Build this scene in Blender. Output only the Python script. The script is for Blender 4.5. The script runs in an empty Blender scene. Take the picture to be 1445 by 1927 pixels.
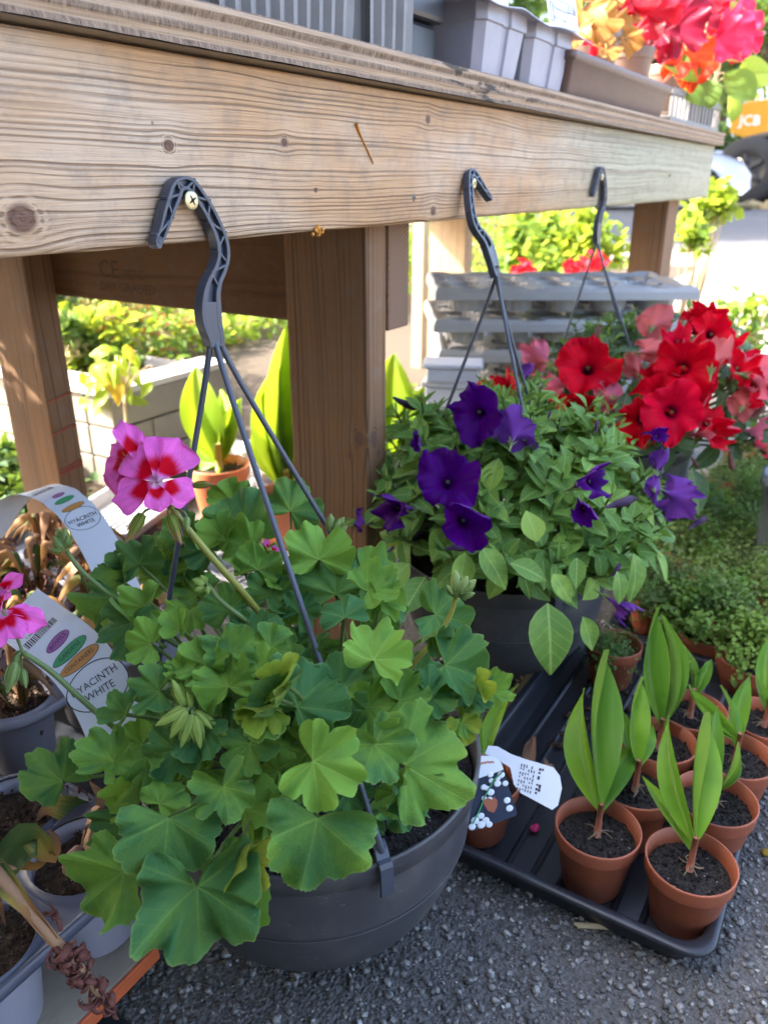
import bpy, math, random
import numpy as np
from math import sin, cos, pi, radians, sqrt, atan2, exp
from mathutils import Vector, Matrix

SC = bpy.context.scene
COL = SC.collection

# ------------------------------------------------------------------ camera
FPX = 1480.0
PCX, PCY = 722.5, 963.5
TH = math.atan(625 / FPX)
YAW = math.atan(990 / math.hypot(FPX, 625))
HD = np.array([cos(YAW), sin(YAW), 0.0])
RT = np.array([sin(YAW), -cos(YAW), 0.0])
ZU = np.array([0.0, 0.0, 1.0])
FW = cos(TH) * HD - sin(TH) * ZU
UP = sin(TH) * HD + cos(TH) * ZU
CAMP = np.array([0.0, 0.0, 0.76])
cam = bpy.data.cameras.new('camera')
camo = bpy.data.objects.new('camera', cam)
COL.objects.link(camo)
cam.sensor_fit = 'VERTICAL'
cam.sensor_height = 36.0
cam.sensor_width = 27.0
cam.lens = FPX / 1927 * 36.0
cam.clip_start = 0.02
cam.clip_end = 600
camo.matrix_world = Matrix(((RT[0], UP[0], -FW[0], CAMP[0]), (RT[1], UP[1], -FW[1], CAMP[1]),
                            (RT[2], UP[2], -FW[2], CAMP[2]), (0, 0, 0, 1)))
cam.dof.use_dof = True
cam.dof.focus_distance = 0.66
cam.dof.aperture_fstop = 7.4
cam.dof.aperture_blades = 0
SC.camera = camo

# ------------------------------------------------------------------ sky, sun, exposure
SUN_EL = radians(38)
SUN_AZ = radians(119)            # measured from +X towards +Y
SUN_DIR = Vector((cos(SUN_EL) * cos(SUN_AZ), cos(SUN_EL) * sin(SUN_AZ), sin(SUN_EL)))
world = bpy.data.worlds.new('World')
SC.world = world
world.use_nodes = True
wn = world.node_tree
wn.nodes.clear()
sky = wn.nodes.new('ShaderNodeTexSky')
sky.sky_type = 'NISHITA'
sky.sun_disc = False
sky.sun_elevation = SUN_EL
sky.sun_rotation = pi / 2 - SUN_AZ
sky.air_density = .75
sky.dust_density = 5.0
sky.ozone_density = .5
bg = wn.nodes.new('ShaderNodeBackground')
bg.inputs[1].default_value = 0.15
wo = wn.nodes.new('ShaderNodeOutputWorld')
wn.links.new(sky.outputs[0], bg.inputs[0])
wn.links.new(bg.outputs[0], wo.inputs[0])
sl = bpy.data.lights.new('sun', 'SUN')
sl.energy = 2.4
sl.angle = radians(0.53)
sl.color = (1.0, 0.95, 0.86)
slo = bpy.data.objects.new('sun', sl)
COL.objects.link(slo)
slo.rotation_euler = SUN_DIR.to_track_quat('Z', 'Y').to_euler()
SC.view_settings.view_transform = 'Standard'
SC.view_settings.look = 'None'
SC.view_settings.gamma = 1.0
SC.view_settings.use_curve_mapping = False
SC.view_settings.exposure = 3.4
SC.render.engine = 'CYCLES'
SC.cycles.max_bounces = 8
SC.cycles.transmission_bounces = 6
SC.cycles.transparent_max_bounces = 8

# ------------------------------------------------------------------ helpers
rng = random.Random(7)
nrg = np.random.default_rng(7)


def ray(px, py):
    return FW + (px - PCX) / FPX * RT + (PCY - py) / FPX * UP


def at(px, py, X=None, Y=None, Z=None, D=None):
    """A point of the place, seen from the tripod: bearing px, py at a real plane or depth."""
    r = ray(px, py)
    if X is not None: t = (X - CAMP[0]) / r[0]
    elif Y is not None: t = (Y - CAMP[1]) / r[1]
    elif Z is not None: t = (Z - CAMP[2]) / r[2]
    else: t = D
    return CAMP + t * r


def depth(p):
    return float((np.asarray(p) - CAMP) @ FW)


def nz(v):
    v = np.asarray(v, float)
    return v / (np.linalg.norm(v) + 1e-12)


def camdir(x, y, z):
    """direction given as right, up, towards the viewer -> world"""
    return nz(x * RT + y * UP - z * FW)


class MB:
    def __init__(s):
        s.v = []; s.f = []; s.uv = []; s.e = []; s.m = []; s.n = 0

    def add(s, v, f, uv=None, e=None, m=0):
        v = np.asarray(v, float).reshape(-1, 3)
        k = len(v)
        s.v.append(v)
        s.uv.append(np.zeros((k, 2)) if uv is None else np.asarray(uv, float).reshape(-1, 2))
        s.e.append(np.zeros(k) if e is None else np.asarray(e, float).reshape(-1))
        n = s.n
        if isinstance(f, np.ndarray):
            f = f.tolist()
        s.f.extend([tuple(i + n for i in q) for q in f])
        s.m.extend([m] * len(f))
        s.n += k
        return s

    def grid(s, P, uv=None, e=None, m=0, closed=False):
        """P: (a,b,3) array of points"""
        P = np.asarray(P, float)
        a, b = P.shape[:2]
        f = []
        for i in range(a - 1):
            for j in range(b if closed else b - 1):
                j2 = (j + 1) % b
                f.append((i * b + j, (i + 1) * b + j, (i + 1) * b + j2, i * b + j2))
        return s.add(P.reshape(-1, 3), f, uv, e, m)

    def box(s, lo, hi, m=0, rot=None, c=None):
        x0, y0, z0 = lo; x1, y1, z1 = hi
        v = np.array([(x, y, z) for x in (x0, x1) for y in (y0, y1) for z in (z0, z1)], float)
        if rot is not None:
            c = v.mean(0) if c is None else np.asarray(c)
            v = (v - c) @ np.asarray(rot).T + c
        f = [(0, 1, 3, 2), (4, 6, 7, 5), (0, 4, 5, 1), (2, 3, 7, 6), (0, 2, 6, 4), (1, 5, 7, 3)]
        return s.add(v, f, m=m)

    def tube(s, path, r, n=8, m=0, flat=1.0, cap=True, uvs=True, up=None):
        P = np.asarray(path, float)
        k = len(P)
        r = np.full(k, r, float) if np.isscalar(r) else np.asarray(r, float)
        T = np.gradient(P, axis=0)
        T /= (np.linalg.norm(T, axis=1)[:, None] + 1e-12)
        ref = np.array([0, 0, 1.0]) if up is None else np.asarray(up, float)
        if abs(T[0] @ ref) > .95: ref = np.array([1.0, 0, 0])
        N = nz(ref - T[0] * (ref @ T[0]))
        rows = []; uv = []
        a = np.linspace(0, 2 * pi, n, endpoint=False)
        L = 0
        for i in range(k):
            N = nz(N - T[i] * (N @ T[i]))
            B = np.cross(T[i], N)
            rows.append(P[i] + r[i] * (np.cos(a)[:, None] * N + flat * np.sin(a)[:, None] * B))
            uv.append(np.c_[np.full(n, i / (k - 1)), a / (2 * pi)])
        n0 = s.n
        s.grid(np.array(rows), np.array(uv).reshape(-1, 2), m=m, closed=True)
        if cap:
            s.f.append(tuple(n0 + j for j in range(n))[::-1]); s.m.append(m)
            s.f.append(tuple(n0 + (k - 1) * n + j for j in range(n))); s.m.append(m)
        return s

    def lathe(s, prof, c=(0, 0, 0), n=40, m=0, ax=None):
        """prof: list of (r,z)"""
        a = np.linspace(0, 2 * pi, n, endpoint=False)
        rows = [np.c_[r * np.cos(a), r * np.sin(a), np.full(n, z)] for r, z in prof]
        P = np.array(rows)
        if ax is not None:
            P = P @ np.asarray(ax).T
        P = P + np.asarray(c)
        uv = np.array([[(i / (len(prof) - 1), j / n) for j in range(n)] for i in range(len(prof))])
        return s.grid(P, uv.reshape(-1, 2), m=m, closed=True)

    def blob(s, c, r, sc=(1, 1, 1), n=10, k=7, noise=0.0, m=0, ax=None):
        P = np.zeros((k + 1, n, 3))
        for i in range(k + 1):
            t = pi * i / k
            for j in range(n):
                a = 2 * pi * j / n
                P[i, j] = (sin(t) * cos(a) * sc[0], sin(t) * sin(a) * sc[1], cos(t) * sc[2])
        if noise:
            P *= 1 + noise * (nrg.random((k + 1, n, 1)) - .5)
        if ax is not None: P = P @ np.asarray(ax).T
        return s.grid(P * r + np.asarray(c), np.array([[(i / k, j / n) for j in range(n)] for i in range(k + 1)]).reshape(-1, 2), m=m, closed=True)

    def mesh(s, name, mats, smooth=True, edge=False):
        me = bpy.data.meshes.new(name)
        v = np.concatenate(s.v) if s.v else np.zeros((0, 3))
        me.from_pydata(v.tolist(), [], s.f)
        uvl = me.uv_layers.new(name='UVMap')
        uv = np.concatenate(s.uv)
        li = np.zeros(len(me.loops), dtype=np.int32)
        me.loops.foreach_get('vertex_index', li)
        uvl.data.foreach_set('uv', uv[li].astype(np.float32).ravel())
        if edge:
            at_ = me.attributes.new('edge', 'FLOAT', 'POINT')
            at_.data.foreach_set('value', np.concatenate(s.e).astype(np.float32))
        if not isinstance(mats, (list, tuple)): mats = [mats]
        for mt in mats: me.materials.append(mt)
        if len(mats) > 1:
            me.polygons.foreach_set('material_index', np.array(s.m, dtype=np.int32))
        me.polygons.foreach_set('use_smooth', np.full(len(me.polygons), bool(smooth)))
        me.update()
        return me


def link(name, me, parent=None, mat=None, bevel=0.0, sharp=None):
    o = bpy.data.objects.new(name, me)
    COL.objects.link(o)
    if mat is not None: o.matrix_basis = mat
    if parent is not None:
        o.parent = parent
        pw = WLOC.get(parent, Matrix.Identity(4))
        o.matrix_basis = pw.inverted() @ o.matrix_basis
    WLOC[o] = pw @ o.matrix_basis if parent is not None else o.matrix_basis.copy()
    if bevel:
        b = o.modifiers.new('bevel', 'BEVEL'); b.width = bevel; b.segments = 2; b.limit_method = 'ANGLE'
        b.angle_limit = radians(40)
    return o


WLOC = {}


def tag(o, label=None, cat=None, group=None, kind=None):
    if label: o['label'] = label
    if cat: o['category'] = cat
    if group: o['group'] = group
    if kind: o['kind'] = kind
    return o


def thing(name, label, cat, loc=(0, 0, 0), group=None):
    o = bpy.data.objects.new(name, None)
    o.empty_display_size = .05
    COL.objects.link(o)
    o.location = loc
    WLOC[o] = Matrix.Translation(Vector(loc))
    return tag(o, label, cat, group)


def frame(o, x, z):
    """matrix with local x along x (made square to z) and local z along z"""
    z = nz(z); x = np.asarray(x, float); x = nz(x - z * (x @ z)); y = np.cross(z, x)
    return Matrix(((x[0], y[0], z[0], o[0]), (x[1], y[1], z[1], o[1]), (x[2], y[2], z[2], o[2]), (0, 0, 0, 1)))


def scl(M, sx, sy=None, sz=None):
    sy = sx if sy is None else sy; sz = sx if sz is None else sz
    return M @ Matrix.Diagonal((sx, sy, sz, 1))


def rotz(a):
    return np.array([[cos(a), -sin(a), 0], [sin(a), cos(a), 0], [0, 0, 1]])


def bez(p0, p1, p2, p3, n=10):
    t = np.linspace(0, 1, n)[:, None]
    p0, p1, p2, p3 = [np.asarray(p, float) for p in (p0, p1, p2, p3)]
    return (1 - t) ** 3 * p0 + 3 * (1 - t) ** 2 * t * p1 + 3 * (1 - t) * t * t * p2 + t ** 3 * p3


def smooth_path(pts, n=40):
    """Catmull-Rom through the points"""
    P = np.asarray(pts, float)
    P = np.vstack([2 * P[0] - P[1], P, 2 * P[-1] - P[-2]])
    out = []
    m = len(P) - 3
    for q in np.linspace(0, m - 1e-6, n):
        i = int(q); t = q - i
        a, b, c, d = P[i:i + 4]
        out.append(.5 * (2 * b + (c - a) * t + (2 * a - 5 * b + 4 * c - d) * t * t + (3 * b - a - 3 * c + d) * t ** 3))
    return np.array(out)


# ------------------------------------------------------------------ node helper
class NT:
    def __init__(s, name):
        s.m = bpy.data.materials.new(name)
        s.m.use_nodes = True
        s.t = s.m.node_tree
        s.t.nodes.clear()
        s.out = s.t.nodes.new('ShaderNodeOutputMaterial')

    def N(s, typ, **k):
        n = s.t.nodes.new(typ)
        for a, b in k.items(): setattr(n, a, b)
        return n

    def put(s, sock, val):
        if val is None: return
        if isinstance(val, bpy.types.NodeSocket): s.t.links.new(val, sock)
        elif isinstance(val, (int, float)): sock.default_value = val
        else:
            val = tuple(val)
            if len(sock.default_value) == 4 and len(val) == 3: val = val + (1,)
            sock.default_value = val

    def math(s, op, a, b=None, c=None, clamp=False):
        n = s.N('ShaderNodeMath', operation=op); n.use_clamp = clamp
        s.put(n.inputs[0], a); s.put(n.inputs[1], b); s.put(n.inputs[2], c)
        return n.outputs[0]

    def step(s, v, a, b):
        n = s.N('ShaderNodeMapRange', interpolation_type='SMOOTHSTEP')
        s.put(n.inputs['Value'], v)
        n.inputs['From Min'].default_value = a; n.inputs['From Max'].default_value = b
        return n.outputs[0]

    def mix(s, f, a, b, blend='MIX'):
        n = s.N('ShaderNodeMix', data_type='RGBA', blend_type=blend)
        s.put(n.inputs[0], f); s.put(n.inputs[6], a); s.put(n.inputs[7], b)
        return n.outputs[2]

    def noise(s, vec=None, scale=5, detail=3, rough=.55, dist=0.0):
        n = s.N('ShaderNodeTexNoise')
        if vec is not None: s.put(n.inputs['Vector'], vec)
        n.inputs['Scale'].default_value = scale; n.inputs['Detail'].default_value = detail
        n.inputs['Roughness'].default_value = rough; n.inputs['Distortion'].default_value = dist
        return n.outputs[0]

    def voro(s, vec, scale, feature='F1', out=0, rnd=1.0):
        n = s.N('ShaderNodeTexVoronoi', feature=feature)
        s.put(n.inputs['Vector'], vec)
        n.inputs['Scale'].default_value = scale
        n.inputs['Randomness'].default_value = rnd
        return n.outputs[out]

    def co(s, which='Object'):
        return s.N('ShaderNodeTexCoord').outputs[which]

    def xyz(s, v):
        n = s.N('ShaderNodeSeparateXYZ'); s.put(n.inputs[0], v)
        return n.outputs[0], n.outputs[1], n.outputs[2]

    def vec(s, x, y, z):
        n = s.N('ShaderNodeCombineXYZ')
        s.put(n.inputs[0], x); s.put(n.inputs[1], y); s.put(n.inputs[2], z)
        return n.outputs[0]

    def vm(s, op, a, b):
        n = s.N('ShaderNodeVectorMath', operation=op)
        s.put(n.inputs[0], a); s.put(n.inputs[1], b)
        return n.outputs[0]

    def rand(s):
        return s.N('ShaderNodeObjectInfo').outputs['Random']

    def attr(s, name):
        return s.N('ShaderNodeAttribute', attribute_name=name).outputs['Fac']

    def back(s):
        return s.N('ShaderNodeNewGeometry').outputs['Backfacing']

    def ramp(s, f, stops):
        n = s.N('ShaderNodeValToRGB')
        s.put(n.inputs[0], f)
        e = n.color_ramp.elements
        while len(e) < len(stops): e.new(.5)
        for i, (p, c) in enumerate(stops):
            e[i].position = p; e[i].color = tuple(c) + (1,) if len(c) == 3 else c
        return n.outputs[0]

    def bump(s, h, strength=.3, dist=.001, normal=None):
        n = s.N('ShaderNodeBump')
        n.inputs['Strength'].default_value = strength; n.inputs['Distance'].default_value = dist
        s.put(n.inputs['Height'], h)
        if normal is not None: s.put(n.inputs['Normal'], normal)
        return n.outputs[0]

    def done(s, col, rough=.6, bump=None, spec=.5, trans=None, tcol=None, metal=0.0, sheen=0.0, coat=0.0):
        p = s.N('ShaderNodeBsdfPrincipled')
        s.put(p.inputs['Base Color'], col); s.put(p.inputs['Roughness'], rough)
        s.put(p.inputs['Specular IOR Level'], spec); s.put(p.inputs['Metallic'], metal)
        if sheen: s.put(p.inputs['Sheen Weight'], sheen)
        if coat: s.put(p.inputs['Coat Weight'], coat)
        if bump is not None: s.put(p.inputs['Normal'], bump)
        o = p.outputs[0]
        if trans is not None:
            t = s.N('ShaderNodeBsdfTranslucent')
            s.put(t.inputs[0], tcol if tcol is not None else col)
            if bump is not None: s.put(t.inputs['Normal'], bump)
            mx = s.N('ShaderNodeMixShader')
            s.put(mx.inputs[0], trans)
            s.t.links.new(o, mx.inputs[1]); s.t.links.new(t.outputs[0], mx.inputs[2])
            o = mx.outputs[0]
        s.t.links.new(o, s.out.inputs[0])
        return s.m


def plain(name, col, rough=.5, var=.15, scale=30, bumps=.15, bd=.0005, spec=.5, trans=None, tcol=None, metal=0.0):
    """a uniform stuff with a little grime and relief of its own"""
    t = NT(name)
    c = t.co()
    n = t.noise(c, scale, 5, .6)
    n2 = t.noise(c, scale * 7, 3, .6)
    f = t.math('MULTIPLY_ADD', n, 2 * var, 1 - var)
    cc = t.mix(1.0, col, t.vec(f, f, f), 'MULTIPLY')
    r = t.math('MULTIPLY_ADD', n2, .2, rough - .1, clamp=True)
    b = t.bump(t.math('ADD', n, t.math('MULTIPLY', n2, .5)), bumps, bd)
    return t.done(cc, r, b, spec, trans, tcol, metal)
# ------------------------------------------------------------------ materials: timber
def wood(name, light, dark, warm, axis='X', freq=150.0, knots=(), weather=0.0, fine=1.0, contrast=1.0, grey_from=None, bd=.0012):
    """sawn softwood: grain along axis, rings bending round its knots. knots: (along, across, size)"""
    t = NT(name)
    c = t.co()
    x, y, z = t.xyz(c)
    if axis == 'X': u, v, w = x, z, y
    elif axis == 'Z': u, v, w = z, t.math('ADD', x, y), x
    else: u, v, w = y, z, x
    wob = t.noise(t.vec(t.math('MULTIPLY', u, 2.2), t.math('MULTIPLY', v, 9.0), w), 1.0, 2)
    vv = t.math('MULTIPLY_ADD', wob, .02, v)
    core = None
    ringk = None
    for (ku, kv, ks) in knots:
        du = t.math('MULTIPLY', t.math('SUBTRACT', u, ku), .8 / ks)
        dv = t.math('MULTIPLY', t.math('SUBTRACT', v, kv), 1.0 / ks)
        d2 = t.math('ADD', t.math('MULTIPLY', du, du), t.math('MULTIPLY', dv, dv))
        g = t.math('POWER', 2.718, t.math('MULTIPLY', d2, -.22))
        push = t.math('MULTIPLY', t.math('MULTIPLY', dv, g), ks * -.42)
        vv = t.math('ADD', vv, push)
        d = t.math('SQRT', d2)
        k = t.math('SUBTRACT', 1.0, t.step(d, .55, 1.0))
        core = k if core is None else t.math('MAXIMUM', core, k)
        rr = t.math('MULTIPLY', t.math('SINE', t.math('MULTIPLY', d, 14.0)), t.math('SUBTRACT', 1.0, t.step(d, .8, 1.7)))
        ringk = rr if ringk is None else t.math('ADD', ringk, rr)
    # rings: an irregular 1-D pattern across the grain
    n1 = t.noise(t.vec(t.math('MULTIPLY', u, .9), t.math('MULTIPLY', vv, freq), t.math('MULTIPLY', w, 20)), 1.0, 2, .5)
    sn = t.math('SINE', t.math('MULTIPLY_ADD', vv, freq * 6.2832 * .92, t.math('MULTIPLY', wob, 9.0)))
    n2_ = t.noise(t.vec(t.math('MULTIPLY', u, 1.6), t.math('MULTIPLY', vv, freq * 2.7), t.math('MULTIPLY', w, 20)), 1.0, 2, .5)
    ring = t.math('ADD', t.math('ADD', t.math('MULTIPLY', n1, .62), t.math('MULTIPLY', n2_, .28)), t.math('MULTIPLY_ADD', sn, .09, .06))
    if ringk is not None: ring = t.math('MULTIPLY_ADD', ringk, .12, ring)
    dk = t.step(ring, .50, .74)
    fib = t.noise(t.vec(t.math('MULTIPLY', u, 14), t.math('MULTIPLY', v, 900), t.math('MULTIPLY', w, 900)), 1.0, 3, .6)
    big = t.noise(t.vec(t.math('MULTIPLY', u, 3.0), t.math('MULTIPLY', v, 8.0), w), 1.0, 3, .6)
    mot = t.noise(c, 45, 4, .65)
    base = t.mix(t.step(big, .34, .60), light, warm)
    if grey_from is not None:
        g = t.step(t.math('ADD', x, t.math('MULTIPLY', mot, .25)), grey_from[0], grey_from[1])
        base = t.mix(g, base, grey_from[2])
    base = t.mix(t.math('MULTIPLY', t.step(mot, .45, .75), .30 + weather * .3), base, (.20, .165, .14))
    col = t.mix(t.math('MULTIPLY', dk, .80 * contrast), base, dark)
    ck = t.noise(t.vec(t.math('MULTIPLY', u, 4.0), t.math('MULTIPLY', vv, 420), t.math('MULTIPLY', w, 30)), 1.0, 2, .5)
    ckm = t.noise(t.vec(t.math('MULTIPLY', u, 3.0), t.math('MULTIPLY', v, 12.0), 7.7), 1.0, 2, .5)
    crack = t.math('MULTIPLY', t.step(ck, .69, .74), t.step(ckm, .50, .60))
    col = t.mix(t.math('MULTIPLY', crack, .8), col, (.05, .032, .022))
    sp = t.voro(c, 34)
    spm = t.noise(c, 9, 2)
    col = t.mix(t.math('MULTIPLY', t.math('SUBTRACT', 1.0, t.step(sp, .035, .075)), t.step(spm, .52, .6)), col, (.07, .045, .035))
    f = t.math('MULTIPLY_ADD', fib, .6 * fine, 1 - .30 * fine)
    col = t.mix(1.0, col, t.vec(f, f, f), 'MULTIPLY')
    if core is not None:
        kn = t.noise(c, 160, 4, .7)
        col = t.mix(core, col, t.mix(kn, (.10, .05, .03), (.22, .12, .08)))
    h = t.math('ADD', t.math('MULTIPLY', dk, -1.0), t.math('MULTIPLY', fib, .5))
    b = t.bump(h, .7, bd)
    b = t.bump(t.noise(c, 420, 4, .7), .25, .0004, b)
    return t.done(col, t.math('MULTIPLY_ADD', fib, .15, .68), b, .35)


KN = []
for (kx, ky, ks) in ((42, 412, .0125), (318, 274, .006), (535, 268, .005), (805, 225, .006), (815, 397, .007), (595, 358, .003)):
    p = at(kx, ky, Y=.505)
    KN.append((float(p[0]), float(p[2]), ks))
M_BEAM = wood('beam_timber', (.55, .40, .275), (.16, .088, .046), (.50, .295, .15), 'X', 250, KN, .18, 1.4, .90, (1.25, 1.9, (.43, .39, .265)), .002)
KP = []
for (kx, ky, ks) in ((675, 826, .011), (660, 858, .006), (612, 560, .004)):
    p = at(kx, ky, X=.856); KP.append((float(p[2]), float(p[0] + p[1]), ks))
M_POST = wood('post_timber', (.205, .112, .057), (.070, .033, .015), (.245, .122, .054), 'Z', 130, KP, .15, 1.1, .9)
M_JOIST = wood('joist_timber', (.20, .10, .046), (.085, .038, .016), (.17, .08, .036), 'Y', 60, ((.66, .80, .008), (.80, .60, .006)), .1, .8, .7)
M_PALE = wood('pale_timber', (.42, .33, .22), (.22, .14, .08), (.40, .27, .15), 'Z', 110, (), .0, .9, .6)
M_BOARD = wood('board_timber', (.34, .28, .21), (.22, .17, .12), (.30, .25, .19), 'X', 90, (), .6, .6, .5)


def endgrain():
    t = NT('end_grain_timber')
    c = t.co()
    x, y, z = t.xyz(c)
    d = t.math('SQRT', t.math('ADD', t.math('POWER', t.math('SUBTRACT', x, 1.01), 2.0), t.math('POWER', t.math('SUBTRACT', z, .585), 2.0)))
    n = t.noise(c, 30, 3)
    r = t.math('SINE', t.math('MULTIPLY_ADD', d, 1300.0, t.math('MULTIPLY', n, 7.0)))
    col = t.mix(t.step(r, -.2, .9), (.27, .155, .09), (.14, .075, .045))
    m = t.noise(c, 260, 4, .7)
    col = t.mix(t.math('MULTIPLY', m, .5), col, (.17, .12, .09))
    return t.done(col, .8, t.bump(t.math('ADD', r, m), .4, .0006), .3)


M_END = endgrain()


def plyedge():
    """weathered ply: the plies show as bands of long and end grain"""
    t = NT('plywood_edge')
    c = t.co()
    x, y, z = t.xyz(c)
    w = t.noise(t.vec(t.math('MULTIPLY', x, 3.0), t.math('MULTIPLY', z, 40), y), 1.0, 3)
    zz = t.math('MULTIPLY_ADD', w, .004, z)
    s = t.math('SINE', t.math('MULTIPLY', zz, 6.2832 / .0105))
    band = t.step(s, -.5, .5)
    longg = t.noise(t.vec(t.math('MULTIPLY', x, 12), t.math('MULTIPLY', z, 1100), y), 1.0, 3, .65)
    endg = t.noise(t.vec(t.math('MULTIPLY', x, 420), t.math('MULTIPLY', z, 120), y), 1.0, 3, .7)
    big = t.noise(t.vec(t.math('MULTIPLY', x, 5), t.math('MULTIPLY', z, 60), y), 1.0, 4, .7)
    a = t.ramp(longg, [(.3, (.30, .20, .125)), (.7, (.54, .39, .262))])
    e = t.ramp(endg, [(.32, (.11, .072, .048)), (.72, (.37, .265, .185))])
    col = t.mix(band, e, a)
    col = t.mix(t.math('MULTIPLY', t.step(big, .54, .76), .45), col, (.20, .155, .12))
    # a black burnt / stencilled stretch along the edge
    k = t.math('MULTIPLY', t.step(t.noise(t.vec(t.math('MULTIPLY', x, 14), t.math('MULTIPLY', z, 70), 3.3), 1.0, 3, .6), .52, .60),
               t.math('MULTIPLY', t.step(x, .86, .95), t.math('SUBTRACT', 1.0, t.step(x, 1.15, 1.3))))
    col = t.mix(t.math('MULTIPLY', k, .85), col, (.03, .028, .027))
    h = t.math('ADD', t.math('MULTIPLY', band, longg), t.math('MULTIPLY', endg, .8))
    return t.done(col, .85, t.bump(h, .8, .0012), .25)


M_PLY = plyedge()
M_PLYTOP = wood('plywood_face', (.33, .27, .2), (.2, .15, .11), (.3, .23, .16), 'X', 30, (), .6, .8, .5)

# ------------------------------------------------------------------ materials: plastics, metals, earth
M_HOOK = plain('slate_plastic', (.052, .060, .084), .42, .12, 60, .12, .0004)
M_BASKET = None


def bowlmat():
    t = NT('charcoal_plastic')
    c = t.co()
    x, y, z = t.xyz(c)
    n = t.noise(c, 22, 4, .6)
    sc = t.noise(t.vec(t.math('MULTIPLY', x, 160), t.math('MULTIPLY', y, 160), t.math('MULTIPLY', z, 900)), 1.0, 2, .5)
    m = t.noise(c, 9, 4, .65)
    scr = t.math('MULTIPLY', t.step(sc, .64, .72), t.step(m, .46, .60))
    dust = t.math('MULTIPLY', t.step(n, .42, .75), .4)
    col = t.mix(dust, (.052, .052, .058), (.125, .117, .112))
    col = t.mix(t.math('MULTIPLY', scr, .8), col, (.28, .26, .25))
    r = t.math('MULTIPLY_ADD', n, .25, .30)
    return t.done(col, r, t.bump(n, .1, .0006), .5)


M_BASKET = bowlmat()
M_TRAYBLK = plain('black_tray_plastic', (.020, .022, .028), .36, .4, 25, .2, .0006)
M_TRAYGREY = plain('grey_tray_plastic', (.30, .29, .345), .42, .12, 30, .1, .0004)
M_LILAC = plain('pale_lilac_plastic', (.30, .29, .345), .45, .10, 30, .08, .0004)
M_TRANS = plain('grey_carry_tray_plastic', (.36, .36, .365), .5, .12, 16, .1, .0005)
M_RIBPOT = plain('dusty_grey_plastic', (.20, .19, .185), .55, .35, 18, .25, .0006)
M_BROWNTR = plain('brown_trough_plastic', (.135, .085, .072), .5, .2, 25, .15, .0005)
M_BROWNPOT = plain('taupe_pot_plastic', (.17, .115, .09), .38, .12, 25, .08, .0004)
M_TERRA = plain('terracotta_plastic', (.335, .092, .043), .5, .32, 20, .12, .0005)
M_TERRAB = plain('bright_terracotta', (.55, .17, .07), .5, .14, 30, .1, .0005)
M_WHITE = plain('white_card', (.72, .74, .78), .45, .04, 20, .03, .0002)
M_INK = plain('black_ink', (.025, .025, .03), .6, .1)
M_FADEINK = plain('faded_ink', (.09, .05, .03), .8, .3)
M_PURINK = plain('purple_ink', (.36, .13, .33), .5, .08)
M_GRNINK = plain('green_ink', (.07, .33, .13), .5, .08)
M_ORGINK = plain('orange_ink', (.60, .27, .07), .5, .08)
M_NAVY = plain('navy_print', (.012, .02, .05), .35, .2)
M_SCREW = plain('zinc_screw', (.55, .47, .27), .38, .35, 300, .4, .0004, metal=.75)
M_DARKSCREW = plain('dark_screw', (.16, .13, .10), .5, .35, 300, .4, .0004, metal=.5)
M_ORPAINT = plain('orange_paint', (.50, .105, .032), .55, .25, 60, .3, .0006)
M_OCHRE = plain('ochre_drip', (.60, .25, .03), .5, .2, 60)
M_REDPENCIL = plain('red_crayon', (.30, .07, .03), .8, .3, 200)
M_STONE = plain('pale_block', (.20, .18, .145), .85, .2, 14, .5, .002)
M_CONC = plain('white_coping', (.42, .40, .36), .8, .12, 14, .4, .002)
M_TYRE = plain('tyre_rubber', (.02, .02, .022), .75, .2, 10, .3, .002)
M_CARWHITE = plain('white_car_paint', (.40, .47, .60), .22, .03, 3, .0, .0005)
M_GLASSDK = plain('dark_car_glass', (.03, .06, .075), .08, .1, 3, .0, .0005)
M_YELLOW = plain('yellow_machine_paint', (.42, .20, .004), .4, .1, 4, .1, .001)
M_BLKMETAL = plain('black_machine_metal', (.035, .033, .032), .5, .25, 5, .2, .001)
M_CHROME = plain('bright_metal', (.6, .6, .6), .2, .05, 10, .05, .0005, metal=1.0)
M_MULCH = plain('bark_mulch', (.06, .042, .024), .95, .6, 40, .9, .004)


def soil(name, a, b, scale=140):
    t = NT(name)
    c = t.co()
    n = t.noise(c, scale, 5, .7)
    v = t.voro(c, scale * 1.6)
    col = t.ramp(n, [(.35, a), (.65, b)])
    w = t.noise(c, scale * 2.4, 2, .5)
    col = t.mix(t.step(w, .70, .76), col, (.45, .42, .38))
    return t.done(col, .9, t.bump(t.math('ADD', n, v), 1.0, .004), .3)


M_SOIL = soil('black_compost', (.008, .007, .007), (.045, .038, .033))
M_PEAT = soil('brown_peat', (.022, .013, .008), (.105, .066, .042), 110)


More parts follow.
